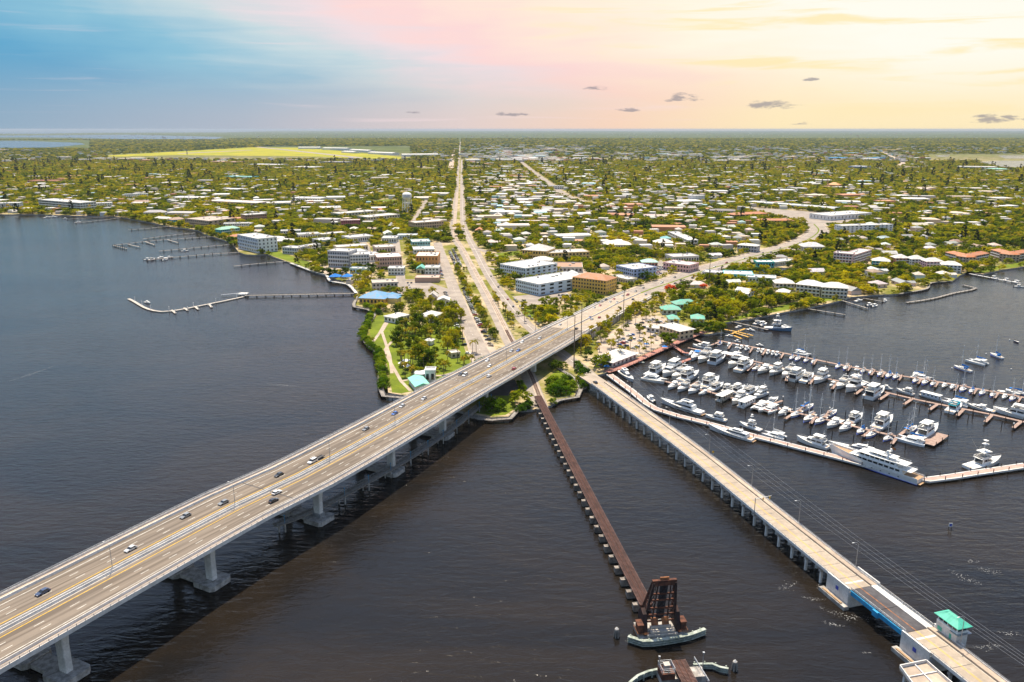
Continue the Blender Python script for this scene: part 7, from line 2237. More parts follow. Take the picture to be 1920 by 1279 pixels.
while len(cand) < 330 and tries < 40000:
 tries += 1
 px, py = random.uniform(-30, 1950), 330 + (560 - 330) * random.random() ** 1.35
 if px < 620 and random.random() < .35:
  continue
 p = G(px, py)
 if not free(NO_HOUSE, p.x, p.y) or not free(NO_HOUSE, p.x + 12, p.y) or not free(NO_HOUSE, p.x - 12, p.y) or not free(NO_HOUSE, p.x, p.y - 14) or not free(NO_HOUSE, p.x, p.y + 10):
  continue
 if 560 < px < 900 and py > 540 or (px > 1100 and px < 1420 and py > 565) or (700 < px < 860 and py > 560):
  continue
 if any(hypot(p.x - a_, p.y - b_) < r_ + 14 for a_, b_, r_ in BUILT):
  continue
 BUILT.append((p.x, p.y, 10))
 cand.append((p, px, py))
random.shuffle(cand)
RC = [((.62, .61, .58), 'white', 9), ((.48, .47, .46), 'pale grey', 5), ((.30, .29, .30), 'grey', 3), ((.55, .45, .38), 'tan', 2), ((.50, .20, .07), 'orange', 1.0), ((.30, .18, .13), 'brown', 1), ((.28, .46, .42), 'green', .6)]
cnt = {}
for p, px, py in sorted(cand[:296], key=lambda q: q[0].y):
 w_, d_, h_, wm, rm, wing = random.choice(HP)
 c_, nm, _ = random.choices(RC, [q[2] for q in RC])[0]
 if px > 1500 and py < 370 and random.random() < .5:
  c_, nm = (.50, .24, .12), 'terracotta'
 dist = sorted(LANDW, key=lambda q: (q[1] - p).length)
 lm = dist[0]
 key = (nm, lm[0])
 cnt.setdefault(key, []).append((p, lm))
 t = thing('house', 'x', 'house', (p.x, p.y, GZ), random.choice((0, pi / 2, pi)) + random.uniform(-.25, .25) + .1, 'houses among the town trees')
 s_ = random.uniform(.85, 1.25)
 t.scale = (s_, s_, 1.0)
 cnt[key][-1] = (p, lm, t)
 ob('wall', wm, t, color=random.choice(((.74, .73, .70), (.66, .62, .52), (.58, .60, .62), (.70, .60, .48), (.5, .62, .64), (.72, .56, .5))))
 ob('roof', rm, t, color=tuple(v * random.uniform(.88, 1.06) for v in c_))
 for sgn in (-1, 1):
  for xx in (-.25, .25):
   if wing and sgn < 0 and xx < 0:
    continue
   ob('window', CUBE_G, t, (xx * w_, sgn * d_ / 2, h_ * .3), 0, (1.8, .14, 1.3))
 ob('door', CUBE_G, t, (0, -d_ / 2, 0), 0, (1.1, .14, 2.1))
 block_disc(p.x, p.y, 13 * s_, True, True, 24)
for (nm, ln_), lst in cnt.items():
 lst.sort(key=lambda q: (q[0] - q[1][1]).length)
 for i, (p, lm, t) in enumerate(lst):
  t['label'] = (f"{nm}-roofed house nearest to {ln_}" if len(lst) == 1 else f"{nm}-roofed house, {ORD[min(i, 49)]} nearest to {ln_}")
# ---- rooftops too far off to tell apart
m, T = newmat('far_roof')
gi = T.n('ShaderNodeNewGeometry').outputs['Random Per Island']
c = T.ramp(gi, [(0.0, (.58, .56, .53)), (.36, (.52, .47, .41)), (.56, (.36, .34, .33)), (.70, (.50, .40, .30)), (.82, (.40, .18, .09)), (.90, (.58, .46, .36)), (.96, (.30, .46, .5))], 'CONSTANT')
b = T.n('ShaderNodeBsdfPrincipled')
T.l(c, b.inputs['Base Color'])
b.inputs['Roughness'].default_value = .7
_fin(T, b.outputs[0])
mb = MB()
n_ = 0
while n_ < 4200:
 k = random.random()
 if k < .22:
  px, py = random.gauss(985, 70), random.uniform(258, 420)
 elif k < .33:
  px, py = random.uniform(860, 1420), random.uniform(330, 470)
 elif k < .46:
  px, py = random.uniform(1150, 1900), random.uniform(262, 330)
 elif k < .60:
  px, py = random.uniform(-30, 1950), random.uniform(300, 425)
 else:
  px, py = random.uniform(-60, 1980), 249 + 160 * random.random() ** 1.7
 p = G(px, py)
 if p.y < 4300 and not free(NO_HOUSE, p.x, p.y):
  continue
 if (px < 170 and 262 < py < 280) or (px < 430 and py < 250) or (px > 1740 and 288 < py < 319) or (180 < px < 780 and 274 < py < 298):
  continue
 if p.y < 1700 and (any(hypot(p.x - a_, p.y - b_) < r_ + 6 for a_, b_, r_ in BUILT)):
  continue
 big = random.random() < (.35 if 880 < px < 1120 else .12)
 w_, d_ = (random.uniform(25, 60), random.uniform(18, 40)) if big else (random.uniform(10, 20), random.uniform(9, 14))
 if p.y < 4300 and not (free(NO_HOUSE, p.x - w_ * .6, p.y) and free(NO_HOUSE, p.x + w_ * .6, p.y) and free(NO_HOUSE, p.x, p.y - d_ * .6)):
  continue
 if p.y >= 4300 and (abs(px - 862) < 5 or abs(px - 848) < 5):
  continue
 h_ = random.uniform(5.5, 9) if p.y < 4300 else random.uniform(9, 14)
 f_ = 1.0 if p.y < 4300 else 1.5
 a_ = random.uniform(-.3, .3)
 mb.obx(p, (cos(a_), sin(a_)), w_ * f_, d_ * f_, GZ, GZ + h_)
 block_disc(p.x, p.y, max(w_, d_) * .6 + 2, True, True, 28)
 n_ += 1
struct(mb.build('distant_rooftops', 'far_roof'), 'stuff')['label'] = 'distant pale rooftops scattered through the trees'
# ================================================================== CARS
def car_meshes(van=False):
 L, W_, H_ = (4.7, 1.85, 1.45) if not van else (5.4, 2.0, 1.95)
 mb = MB()
 pr = [(-L / 2, .35), (-L / 2 + .05, .80), (-L * .36, .92), (L * .20, .92), (L * .45, .74), (L / 2, .60), (L / 2, .32)] if not van else [(-L / 2, .35), (-L / 2, 1.0), (-L * .3, 1.05), (L * .24, 1.05), (L * .46, .92), (L / 2, .7), (L / 2, .35)]
 mb.loft([[(x, -W_ / 2, z) for x, z in pr], [(x, W_ / 2, z) for x, z in pr]][::-1])
 body = mb
 zb = .92 if not van else 1.05
 x0, x1 = (-L * .42, L * .22) if not van else (-L * .49, L * .26)
 mb = MB()
 mb.loft([[(x0, -W_ * .47, zb), (x1, -W_ * .47, zb), (x1, W_ * .47, zb), (x0, W_ * .47, zb)], [(x0 + .55, -W_ * .40, H_ - .08), (x1 - .75, -W_ * .40, H_ - .08), (x1 - .75, W_ * .40, H_ - .08), (x0 + .55, W_ * .40, H_ - .08)]])
 gl = mb
 mb = MB(); mb.bx(x0 + .5, x1 - .7, -W_ * .41, W_ * .41, H_ - .08, H_)
 rf = mb
 mb = MB()
 mb.tube((0, -.11, 0), (0, .11, 0), .33, 10)
 wh = mb
 return L, W_, body, gl, rf, wh
CAR = {}
for v_ in (False, True):
 L, W_, body, gl, rf, wh = car_meshes(v_)
 full = MB()
 for k, q in enumerate((body, rf, gl)):
  i0 = len(full.v)
  full.v += q.v
  full.f += [tuple(i + i0 for i in f) for f in q.f]
  full.m += [0 if k < 2 else 1] * len(q.f)
 for x in (-L * .30, L * .30):
  for y in (-W_ * .46, W_ * .46):
   i0 = len(full.v)
   full.v += [(a + x, b_ + y, c_ + .33) for a, b_, c_ in wh.v]
   full.f += [tuple(i + i0 for i in f) for f in wh.f]
   full.m += [2] * len(wh.f)
 CAR[v_] = dict(L=L, W=W_, body=body.mesh('body', [CARC]), glass=gl.mesh('window', 'glass'), roof=rf.mesh('roof', [CARC]), wheel=wh.mesh('wheel', 'rubber'), full=full.mesh('car', [CARC, 'glass', 'rubber']))
_q = MB(); _q.bx(-.06, .06, -.2, .2, 0, .16)
LIGHT_ME = _q.mesh('headlight', 'white_paint')
_q = MB(); _q.bx(-.06, .06, -.2, .2, 0, .16)
TAIL_ME = _q.mesh('tail_light', 'red_dock')
CC = {'white': (.78, .78, .77), 'silver': (.48, .49, .50), 'grey': (.20, .21, .22), 'black': (.02, .02, .022), 'dark blue': (.03, .05, .11), 'blue': (.03, .12, .42), 'red': (.42, .03, .03), 'tan': (.45, .37, .27)}
def car_full(p, rz, label, color, van=False, group=None, cat='car'):
 C = CAR[van]
 t = thing('van' if van else 'car', label, cat, p, rz, group)
 ob('body', C['body'], t, color=CC[color])
 ob('window', C['glass'], t)
 ob('roof', C['roof'], t, color=CC[color])
 for x in (-C['L'] * .30, C['L'] * .30):
  for y in (-C['W'] * .46, C['W'] * .46):
   ob('wheel', C['wheel'], t, (x, y, .33))
 for y in (-.6, .6):
  ob('headlight', LIGHT_ME, t, (C['L'] / 2, y, .55))
  ob('tail_light', TAIL_ME, t, (-C['L'] / 2, y, .65))
 return t
def on_hwy(px, py):
 z = 15.0
 for _ in range(60):
  z = zdeck(at(px, py, z).y) + .6
 p = at(px, py, z)
 bi = min(range(len(HWY)), key=lambda i: (HWY[i][0] - p).length)
 c, d = HWY[bi]
 r = Vector((d.y, -d.x, 0))
 off = (p - c).dot(r)
 q = c + d * (p - c).dot(d) + r * off
 q.z = zdeck(q.y) + .03
 return q, d, off
SPOT = [(80, 1110, 'dark blue', 'dark blue car nearest the lower left corner on the highway bridge'), (245, 1029, 'silver', 'silver car between the first two lamps of the highway bridge'), (348, 967, 'grey', 'grey car on the far lanes, second lamp from lower left'), (419, 942, 'grey', 'grey car beside the second lamp on the highway bridge'),
  (523, 890, 'black', 'black car on the dark expansion joint of the highway bridge'), (519, 923, 'white', 'white car beside the black one on the near lanes'), (513, 938, 'black', 'black car on the outermost near lane of the highway bridge'), (686, 804, 'grey', 'grey car behind the white pickup on the far lanes'),
  (740, 775, 'blue', 'bright blue car on the highway bridge'), (754, 761, 'silver', 'silver car just ahead of the bright blue one'), (795, 747, 'silver', 'silver car on the far lanes above the bandstand'), (864, 702, 'black', 'black car next to the white van on the highway bridge'),
  (914, 676, 'white', 'white car on the far lanes above the car park palms'), (918, 686, 'white', 'white car by the median above the railway strip'), (917, 705, 'white', 'white car on the near lanes above the railway strip'), (959, 658, 'silver', 'silver car on the far lanes above the railway'), (972, 657, 'blue', 'blue car on the far lanes above the railway'),
  (964, 691, 'red', 'dark red car on the near lanes above the railway'), (979, 641, 'white', 'white car on the outer far lane before the ramp'), (1012, 634, 'silver', 'silver car on the far lanes before the ramp'), (1050, 609, 'silver', 'silver car at the start of the ramp, far lanes'), (1081, 616, 'black', 'black car at the start of the ramp, near lanes'),
  (1106, 595, 'blue', 'blue car near the ramp top by the median'), (1110, 598, 'white', 'white car beside the blue one near the ramp top'), (1124, 595, 'red', 'red car near the outer wall of the ramp')]
for px, py, c_, lab in SPOT:
 q, d, off = on_hwy(px, py)
 a_ = atan2(d.y, d.x) + (0 if off > 0 else pi)
 car_full(q, a_, lab, c_, False, 'cars on the highway bridge')
q, d, off = on_hwy(872, 703)
car_full(q, atan2(d.y, d.x) + pi, 'white van next to the black car on the highway bridge', 'white', True, 'cars on the highway bridge', 'van')
q, d, off = on_hwy(586, 865)
t = car_full(q, atan2(d.y, d.x) + pi, 'white pickup truck towing an empty trailer on the highway bridge', 'white', True, 'cars on the highway bridge', 'pickup')
mb = MB(); mb.bx(-7.8, -3.4, -.95, .95, .55, .7); mb.beam((-3.4, 0, .6), (-2.6, 0, .6), .12); mb.bx(-7.8, -3.4, -1.0, -.93, .7, .95); mb.bx(-7.8, -3.4, .93, 1.0, .7, .95)
mb.build('trailer', 'dark_metal', t)
for y in (-1.05, 1.05):
 ob('trailer_wheel', CAR[True]['wheel'], t, (-5.8, y, .33))
k = 0
AVC = [(1114, 577), (1125, 573), (1122, 567), (1136, 563), (1144, 566), (1151, 561), (1157, 567), (1167, 555), (1177, 553), (1187, 561), (1192, 546), (1206, 540), (1211, 552), (1241, 530), (1249, 537), (1266, 531), (1277, 525), (1265, 520), (1299, 521), (1310, 507), (1322, 511), (1340, 500), (1348, 504), (1362, 493), (1380, 492), (1395, 484), (1412, 484), (1430, 474), (1446, 473), (1462, 465), (1480, 464), (1500, 455), (1512, 450)]
for k, (px, py) in enumerate(AVC):
 q, d, off = on_hwy(px, py)
 off = max(-14, min(14, off))
 c_ = random.choice(['white', 'silver', 'grey', 'black', 'dark blue', 'red', 'white', 'black'])
 o = ob('car', CAR[k % 5 == 3]['full'], None, q, atan2(d.y, d.x) + (0 if off > 0 else pi), color=CC[c_])
 tag(o, f"{c_} car in the avenue traffic, {ORD[k]} from the bridge ramp", 'car', 'cars on the avenue')
q, d = along(DX, s_of(1127, 717))
car_full(q - Vector((d.y, -d.x, 0)) * 2.6, atan2(d.y, d.x), 'single dark car driving on the low road bridge', 'black')
def parked(path, off, s0, s1, gap, rot, where, grp, p_keep=.88, lim=60):
 s, n_ = s0, 0
 while s < s1 and n_ < lim:
  if random.random() < p_keep:
   p, d = along(path, s)
   r = Vector((d.y, -d.x, 0))
   q = p + r * off
   c_ = random.choices(['white', 'silver', 'grey', 'black', 'dark blue', 'red', 'tan', 'blue'], [5, 4, 3, 4, 2, 1.2, 1, .8])[0]
   o = ob('car', CAR[random.random() < .2]['full'], None, (q.x, q.y, GZ + .18), atan2(d.y, d.x) + rot + (pi if random.random() < .4 else 0) + random.uniform(-.06, .06), color=CC[c_])
   tag(o, f"{c_} car parked {where}, {ORD[min(n_, 49)]} from the bridge", 'car', grp)
   n_ += 1
  s += gap
LF = plen(FLAGLER)
parked(FLAGLER, 10.5, 60, LF * .62, 6.2, 1.1, 'on the right of the park road', 'cars parked along the park road', .85, 34)
parked(FLAGLER, -10.5, 40, LF * .45, 9.0, 1.1, 'on the left of the park road', 'cars parked along the park road', .6, 16)
parked(FLAGLER, -9.0, LF * .55, LF, 7.0, 1.1, 'left of the downtown rail-side street', 'cars parked downtown', .75, 22)
parked(FLAGLER, 13.0, LF * .64, LF * .97, 6.0, 1.1, 'in the left row of the rail-side lot', 'cars parked downtown', .9, 24)
parked(FLAGLER, 19.0, LF * .66, LF * .95, 6.0, 1.1, 'in the right row of the rail-side lot', 'cars parked downtown', .9, 22)
parked(DIXIE_N, 9.0, 70, 300, 11.0, 0.2, 'right of the railway road', 'cars by the railway road', .6, 16)
parked(DIXIE_N, 1.9, 100, 420, 34.0, 0.0, 'or waiting beside the railway', 'cars by the railway road', .8, 10)
def lot(corners, nrow, ncol, where, grp, keep=.8):
 A, B_, C_, D_ = [G(*p) for p in corners]           # far left, far right, near right, near left
 n_ = 0
 for j in range(nrow):
  l_, r_ = A.lerp(D_, (j + .5) / nrow), B_.lerp(C_, (j + .5) / nrow)
  ro = 0
  for i in range(ncol):
   if random.random() > keep:
    continue
   q = l_.lerp(r_, (i + .5) / ncol)
   c_ = random.choices(['white', 'silver', 'grey', 'black', 'dark blue', 'red', 'tan', 'blue'], [6, 4, 3, 4, 2, 1, 1, .8])[0]
   d = (r_ - l_)
   o = ob('car', CAR[random.random() < .25]['full'], None, (q.x, q.y, GZ + .1), atan2(d.y, d.x) + pi / 2 + random.uniform(-.08, .08), color=CC[c_])
   tag(o, f"{c_} car in {where}, {ORD[ro]} from left in {ORD[j]} row", 'car', grp)
   ro += 1
   n_ += 1
lot([(1186, 606), (1228, 596), (1262, 616), (1222, 640)], 4, 8, 'the upper marina car park', 'cars in the marina car park', .6)
lot([(1150, 640), (1190, 622), (1222, 646), (1172, 664)], 4, 7, 'the lower marina car park', 'cars in the marina car park', .6)
lot([(1182, 514), (1242, 498), (1254, 510), (1200, 528)], 5, 12, 'the lot behind the lilac-blue office', 'cars in the avenue lot', .75)
lot([(1048, 552), (1072, 552), (1068, 562), (1040, 562)], 2, 8, 'the hotel car park', 'cars in the hotel lot', .8)
lot([(716, 529), (780, 529), (786, 542), (722, 540)], 3, 10, 'the downtown lot', 'cars in the downtown lot', .5)
# ================================================================== TREES
def leaf_cloud(mb, clumps, nleaf, size, rng, flat=.7):
 for cx, cy, cz, cr in clumps:
  for _ in range(nleaf):
   v = Vector((rng.gauss(0, 1), rng.gauss(0, 1), rng.gauss(0, 1)))
   if v.length < 1e-3:
    continue
   v.normalize()
   rad = cr * (rng.random() ** .33)
   c = Vector((cx, cy, cz)) + Vector((v.x * rad, v.y * rad, v.z * rad * flat))
   n = (v * .8 + Vector((rng.uniform(-.7, .7), rng.uniform(-.7, .7), rng.uniform(0, 1.0)))).normalized()
   a = n.cross(Vector((rng.uniform(-1, 1), rng.uniform(-1, 1), rng.uniform(-1, 1)))).normalized()
   b_ = n.cross(a)
   s = size * rng.uniform(.6, 1.25)
   mb.face([c - a * s * .5, c + b_ * s * .32, c + a * s * .5, c - b_ * s * .32])
def broad_tree(seed, R, H_, nclump, nleaf, size, mat='leaf', spread=1.0, low=.30):
 rng = random.Random(seed)
 cl = []
 for _ in range(nclump):
  a = rng.uniform(0, 2 * pi)
  e = rng.uniform(-.25, 1.0)
  rr_ = R * (.45 + .45 * rng.random()) * cos(e * 1.2) * spread
  cl.append((rr_ * cos(a), rr_ * sin(a), H_ * (low + .22) + (H_ * (.78 - low)) * max(-.15, sin(e * 1.35)) * rng.uniform(.75, 1.0), R * rng.uniform(.24, .40)))
 crown = MB()
 leaf_cloud(crown, cl, nleaf, size, rng)
 tr = MB()
 tr.tube((0, 0, -.3), (R * .04, 0, H_ * .45), R * .075, 6, R * .05)
 for c in cl[:6]:
  tr.tube((R * .04, 0, H_ * (.32 + .1 * rng.random())), (c[0] * .8, c[1] * .8, c[2]), R * .04, 5, R * .015)
 return crown.mesh('crown', mat), tr.mesh('trunk', 'trunk')
def palm_tree(seed, H_, nf, L, droop, width, mat='palm_leaf'):
 rng = random.Random(seed)
 tr = MB()
 lean = rng.uniform(-.6, .6)
 tr.tube((0, 0, -.3), (lean * .4, 0, H_ * .5), .24, 6, .2)
 tr.tube((lean * .4, 0, H_ * .5), (lean, 0, H_), .2, 6, .16)
 cr = MB()
 for i in range(nf):
  a = 2 * pi * i / nf + rng.uniform(-.2, .2)
  up = rng.uniform(-.35, .95)
  d = Vector((cos(a), sin(a), 0))
  s = Vector((-sin(a), cos(a), 0))
  p0 = Vector((lean, 0, H_))
  l = L * rng.uniform(.8, 1.1)
  p1 = p0 + d * l * .5 * cos(up) + Vector((0, 0, l * .5 * sin(up)))
  p2 = p1 + d * l * .42 + Vector((0, 0, l * (.5 * sin(up) - droop)))
  w = width
  z_ = Vector((0, 0, .22 * w))
  cr.face([p0 - s * .06, p0 + s * .06, p1 + s * w, p1 + z_])
  cr.face([p0 - s * .06, p0 + z_ * .3, p1 + z_, p1 - s * w])
  cr.face([p1 + z_, p1 + s * w, p2 + s * .12, p2])
  cr.face([p1 - s * w, p1 + z_, p2, p2 - s * .12])
 return cr.mesh('crown', mat), tr.mesh('trunk', 'trunk')
TREES = {
 'broad': [broad_tree(s, 5.2, 9.5, 26, 26, 1.15) for s in (1, 2, 3, 4)],
 'small': [broad_tree(s, 3.2, 6.0, 18, 24, .85) for s in (11, 12, 13)],
 'mangrove': [broad_tree(s, 4.6, 5.2, 26, 30, .95, 'mangrove_leaf', 1.05, .05) for s in (21, 22, 23)],
 'sabal': [palm_tree(s, h_, 26, 2.7, .30, .55) for s, h_ in ((31, 7.5), (32, 9.0), (33, 10.5), (34, 6.5))],
 'coconut': [palm_tree(s, h_, 18, 4.4, .42, .50) for s, h_ in ((41, 9.0), (42, 10.5))],
 'pine': [broad_tree(s, 3.2, 17.0, 24, 26, 1.2, 'pine_leaf', .8, .25) for s in (51, 52)],
 'flame': [broad_tree(61, 5.5, 7.0, 24, 26, 1.0, 'flame_leaf', 1.1, .3)],
}
TNAME = {'broad': ('shade_tree', 'tree'), 'small': ('young_tree', 'tree'), 'mangrove': ('mangrove_bush', 'bush'), 'sabal': ('cabbage_palm', 'palm'), 'coconut': ('coconut_palm', 'palm'), 'pine': ('pine_tree', 'tree'), 'flame': ('flame_tree', 'tree')}
NTREE = [0]
def tree(kind, p, label, group, s=1.0, z=GZ):
 cr, tk_ = random.choice(TREES[kind])
 t = thing(TNAME[kind][0], label, TNAME[kind][1], (p[0], p[1], z), random.uniform(0, 6.28), group)
 t.scale = (s, s, s * random.uniform(.9, 1.12))
 ob('crown', cr, t)
 ob('trunk', tk_, t)
 NTREE[0] += 1
 return t
def inpoly(p, poly):
 r = False
 for (x0, y0), (x1, y1) in zip(poly, poly[1:] + poly[:1]):
  if (y0 > p[1]) != (y1 > p[1]) and p[0] < (x1 - x0) * (p[1] - y0) / (y1 - y0) + x0:
   r = not r
 return r
TPOS = []
def grove(pxpoly, n, kinds, label, group, s=(.8, 1.15), gap=4.5, mask=False):
 poly = [tuple(G(*p)[:2]) for p in pxpoly]
 x0, x1 = min(p[0] for p in poly), max(p[0] for p in poly)
 y0, y1 = min(p[1] for p in poly), max(p[1] for p in poly)
 k = tries = 0
 while k < n and tries < 4000:
  tries += 1
  p = (random.uniform(x0, x1), random.uniform(y0, y1))
  if not inpoly(p, poly) or (mask and not free(NO_TREE, *p)) or any(hypot(p[0] - a, p[1] - b_) < r_ - 1 for a, b_, r_ in BUILT) or any(hypot(p[0] - a, p[1] - b_) < gap for a, b_ in TPOS):
   continue
  TPOS.append(p)
  kd = random.choices(list(kinds), list(kinds.values()))[0]
  nm = {'broad': 'leafy shade tree', 'small': 'small leafy tree', 'mangrove': 'rounded green mangrove bush', 'sabal': 'cabbage palm', 'coconut': 'coconut palm', 'pine': 'dark pine tree', 'flame': 'flame tree'}[kd]
  tree(kd, p, f"{nm} {label}", group, random.uniform(*s))
  k += 1
def line_trees(px, off, gap, kinds, label, group, s=(.85, 1.1), jit=1.5):
 path = path_resample([G(*p) for p in px], 10)
 s_ = 2.0
 while s_ < plen(path):
  p, d = along(path, s_)
  r = Vector((d.y, -d.x, 0))
  q = p + r * (off + random.uniform(-jit, jit))
  kd = random.choices(list(kinds), list(kinds.values()))[0]
  nm = {'broad': 'leafy shade tree', 'small': 'small leafy tree', 'mangrove': 'rounded green mangrove bush', 'sabal': 'cabbage palm', 'coconut': 'coconut palm'}[kd]
  TPOS.append((q.x, q.y))
  tree(kd, q, f"{nm} {label}", group, random.uniform(*s))
  s_ += gap * random.uniform(.8, 1.25)
grove([(735, 645), (760, 615), (800, 606), (866, 608), (872, 640), (850, 668), (800, 690), (760, 668)], 84, {'sabal': 5, 'small': 3, 'broad': 2}, 'in the dense middle of the riverside park', 'trees of the riverside park', (.95, 1.35), 3.6)
grove([(720, 590), (800, 580), (862, 585), (866, 606), (790, 604), (735, 606)], 26, {'broad': 4, 'sabal': 3}, 'along the upper edge of the riverside park', 'trees of the riverside park', (1.0, 1.4), 5)
grove([(745, 672), (800, 690), (850, 672), (885, 688), (850, 702), (800, 724), (765, 718), (742, 698)], 26, {'sabal': 4, 'small': 2}, 'on the open lower lawn of the riverside park', 'trees of the riverside park', (1.0, 1.3), 5)
line_trees([(703, 590), (697, 612), (690, 634), (702, 650), (719, 664), (724, 700), (729, 730)], 3.5, 5.6, {'mangrove': 1}, 'inside the boardwalk on the park shore', 'mangroves on the park shore', (.7, 1.05))
line_trees([(676, 575), (692, 582), (706, 592)], -4, 5.0, {'mangrove': 1}, 'on the bank below the blue-roofed restaurant', 'mangroves on the park shore', (.6, .9))
grove([(640, 512), (700, 520), (700, 545), (672, 548), (655, 530)], 10, {'broad': 5, 'sabal': 1}, 'between the blue canopies and the blue-roofed restaurant', 'trees by the riverwalk', (.9, 1.3), 7)
grove([(755, 552), (815, 550), (820, 566), (800, 570), (760, 575)], 10, {'broad': 4, 'sabal': 2}, 'beside the old gabled wooden house', 'trees above the park', (.8, 1.1), 6)
line_trees([(940, 640), (924, 612), (905, 578), (888, 548), (874, 522), (862, 500)], -6, 7.0, {'broad': 5, 'sabal': 3, 'small': 2}, 'in the strip between park road and railway', 'trees between road and railway', (.75, 1.0), 2.5)
line_trees([(960, 618), (940, 585), (922, 556)], 2, 8.0, {'small': 2, 'sabal': 3}, 'between the railway and the road right of it', 'trees between railway and road', (.8, 1.0), 2)
grove([(966, 596), (1000, 622), (1040, 602), (1090, 574), (1060, 562), (1010, 580), (975, 575)], 26, {'broad': 4, 'sabal': 4, 'small': 2}, 'on the slope left of the highway ramp', 'trees left of the highway ramp', (.7, 1.0), 5)
line_trees([(1078, 652), (1105, 634), (1130, 615), (1158, 600), (1185, 586), (1205, 574)], 6, 6.0, {'sabal': 6, 'small': 2, 'broad': 1}, 'in the row along the right of the highway ramp', 'palms right of the highway ramp', (.9, 1.2), 3)
grove([(1092, 640), (1180, 596), (1225, 588), (1262, 600), (1290, 622), (1240, 645), (1190, 668), (1140, 672)], 34, {'sabal': 5, 'broad': 3, 'small': 3}, 'standing in the marina car park', 'trees of the marina car park', (.75, 1.05), 7)
line_trees([(1138, 697), (1165, 684), (1200, 670), (1236, 652)], -6, 9.0, {'coconut': 3, 'small': 1}, 'behind the red-brown marina boardwalk', 'palms behind the marina boardwalk', (.7, .95), 1)
for px, py, s in ((1040, 722, 1.3), (1052, 730, 1.35), (1046, 740, 1.2), (1062, 720, 1.2), (1070, 732, 1.25), (1036, 735, 1.1), (1060, 740, 1.1), (1032, 722, 1.0), (1094, 706, 1.2), (1092, 718, 1.2), (1088, 698, 1.0), (1097, 727, 1.0), (1082, 688, .8)):
 p = G(px, py)
 tree('mangrove', p, 'rounded green mangrove bush on the point between trestle and road bridge', 'bushes on the point by the trestle', s)
for px, py, s in ((908, 766, 1.25), (922, 770, 1.3), (936, 768, 1.2), (915, 758, 1.1), (983, 768, .9), (992, 764, .85), (976, 772, .8), (1037, 757, .7), (980, 733, .8), (975, 722, .7)):
 p = G(px, py)
 tree('mangrove', p, 'rounded green bush at the water edge under the highway bridge', 'bushes under the highway bridge', s)
line_trees([(1322, 622), (1340, 619), (1356, 618)], 1, 4.5, {'mangrove': 1}, 'at the mangrove corner above the marina', 'mangroves at the marina corner', (.8, 1.1))
for px, py, lab in ((1257, 548, 'flame tree with bright orange-red crown beside the avenue'), (1320, 541, 'smaller flame tree among the trees right of the avenue')):
 tree('flame', G(px, py), lab, None, 1.15 if px < 1300 else .8)
for px, py, k_ in ((886, 660, 0), (893, 663, 1), (840, 655, 0), (905, 600, 1)):
 tree('coconut', G(px, py), 'coconut palm leaning over the park road car park', 'coconut palms by the park road', .9)
grove([(1205, 566), (1260, 560), (1330, 575), (1352, 600), (1318, 618), (1280, 600), (1230, 586)], 24, {'broad': 6, 'sabal': 3}, 'around the mint-green lodges', 'trees around the lodges', (.85, 1.25), 7, True)
grove([(1330, 560), (1450, 565), (1470, 578), (1400, 594), (1360, 600), (1335, 585)], 22, {'broad': 8, 'sabal': 1}, 'on the wooded shore right of the lodges', 'trees on the right shore', (1.0, 1.45), 8, True)
# ---- the rest of the tree cover, far more than one could count: points that carry crown shapes
def canopy(name, pts, protos, label):
 me = bpy.data.meshes.new(name)
 me.from_pydata([tuple(p[:3]) for p in pts], [], [])
 at_ = me.attributes.new('size', 'FLOAT_VECTOR', 'POINT')
 at_.data.foreach_set('vector', np.array([p[3:6] for p in pts], np.float32).ravel())
 at_ = me.attributes.new('turn', 'FLOAT', 'POINT')
 at_.data.foreach_set('value', np.array([p[6] for p in pts], np.float32))
 at_ = me.attributes.new('pick', 'INT', 'POINT')
 at_.data.foreach_set('value', np.array([p[7] for p in pts], np.int32))
 o = bpy.data.objects.new(name, me)
 COL.objects.link(o)
 o['kind'] = 'stuff'
 o['label'] = label
 ng = bpy.data.node_groups.new(name, 'GeometryNodeTree')
 ng.interface.new_socket('Geometry', in_out='INPUT', socket_type='NodeSocketGeometry')
 ng.interface.new_socket('Geometry', in_out='OUTPUT', socket_type='NodeSocketGeometry')
 N = ng.nodes
 gi = N.new('NodeGroupInput')
 go = N.new('NodeGroupOutput')
 iop = N.new('GeometryNodeInstanceOnPoints')
 g2i = N.new('GeometryNodeGeometryToInstance')
 for pr in reversed(protos):
  oi = N.new('GeometryNodeObjectInfo')
  oi.inputs[0].default_value = pr
  oi.transform_space = 'ORIGINAL'
  ng.links.new(oi.outputs['Geometry'], g2i.inputs[0])
 ng.links.new(gi.outputs[0], iop.inputs['Points'])
 ng.links.new(g2i.outputs[0], iop.inputs['Instance'])
 iop.inputs['Pick Instance'].default_value = True
 for nm, ty, sock in (('size', 'FLOAT_VECTOR', 'Scale'), ('pick', 'INT', 'Instance Index')):
  na = N.new('GeometryNodeInputNamedAttribute')
  na.data_type = ty
  na.inputs[0].default_value = nm
  ng.links.new(na.outputs[0], iop.inputs[sock])
 na = N.new('GeometryNodeInputNamedAttribute')
 na.data_type = 'FLOAT'
 na.inputs[0].default_value = 'turn'
 cx = N.new('ShaderNodeCombineXYZ')
 ng.links.new(na.outputs[0], cx.inputs[2])
 ng.links.new(cx.outputs[0], iop.inputs['Rotation'])
 ng.links.new(iop.outputs[0], go.inputs[0])
 md = o.modifiers.new('cover', 'NODES')
 md.node_group = ng
 return o
def proto(name, me):
 return bpy.data.objects.new(name, me)               # only a shape for the cover, not placed in the scene
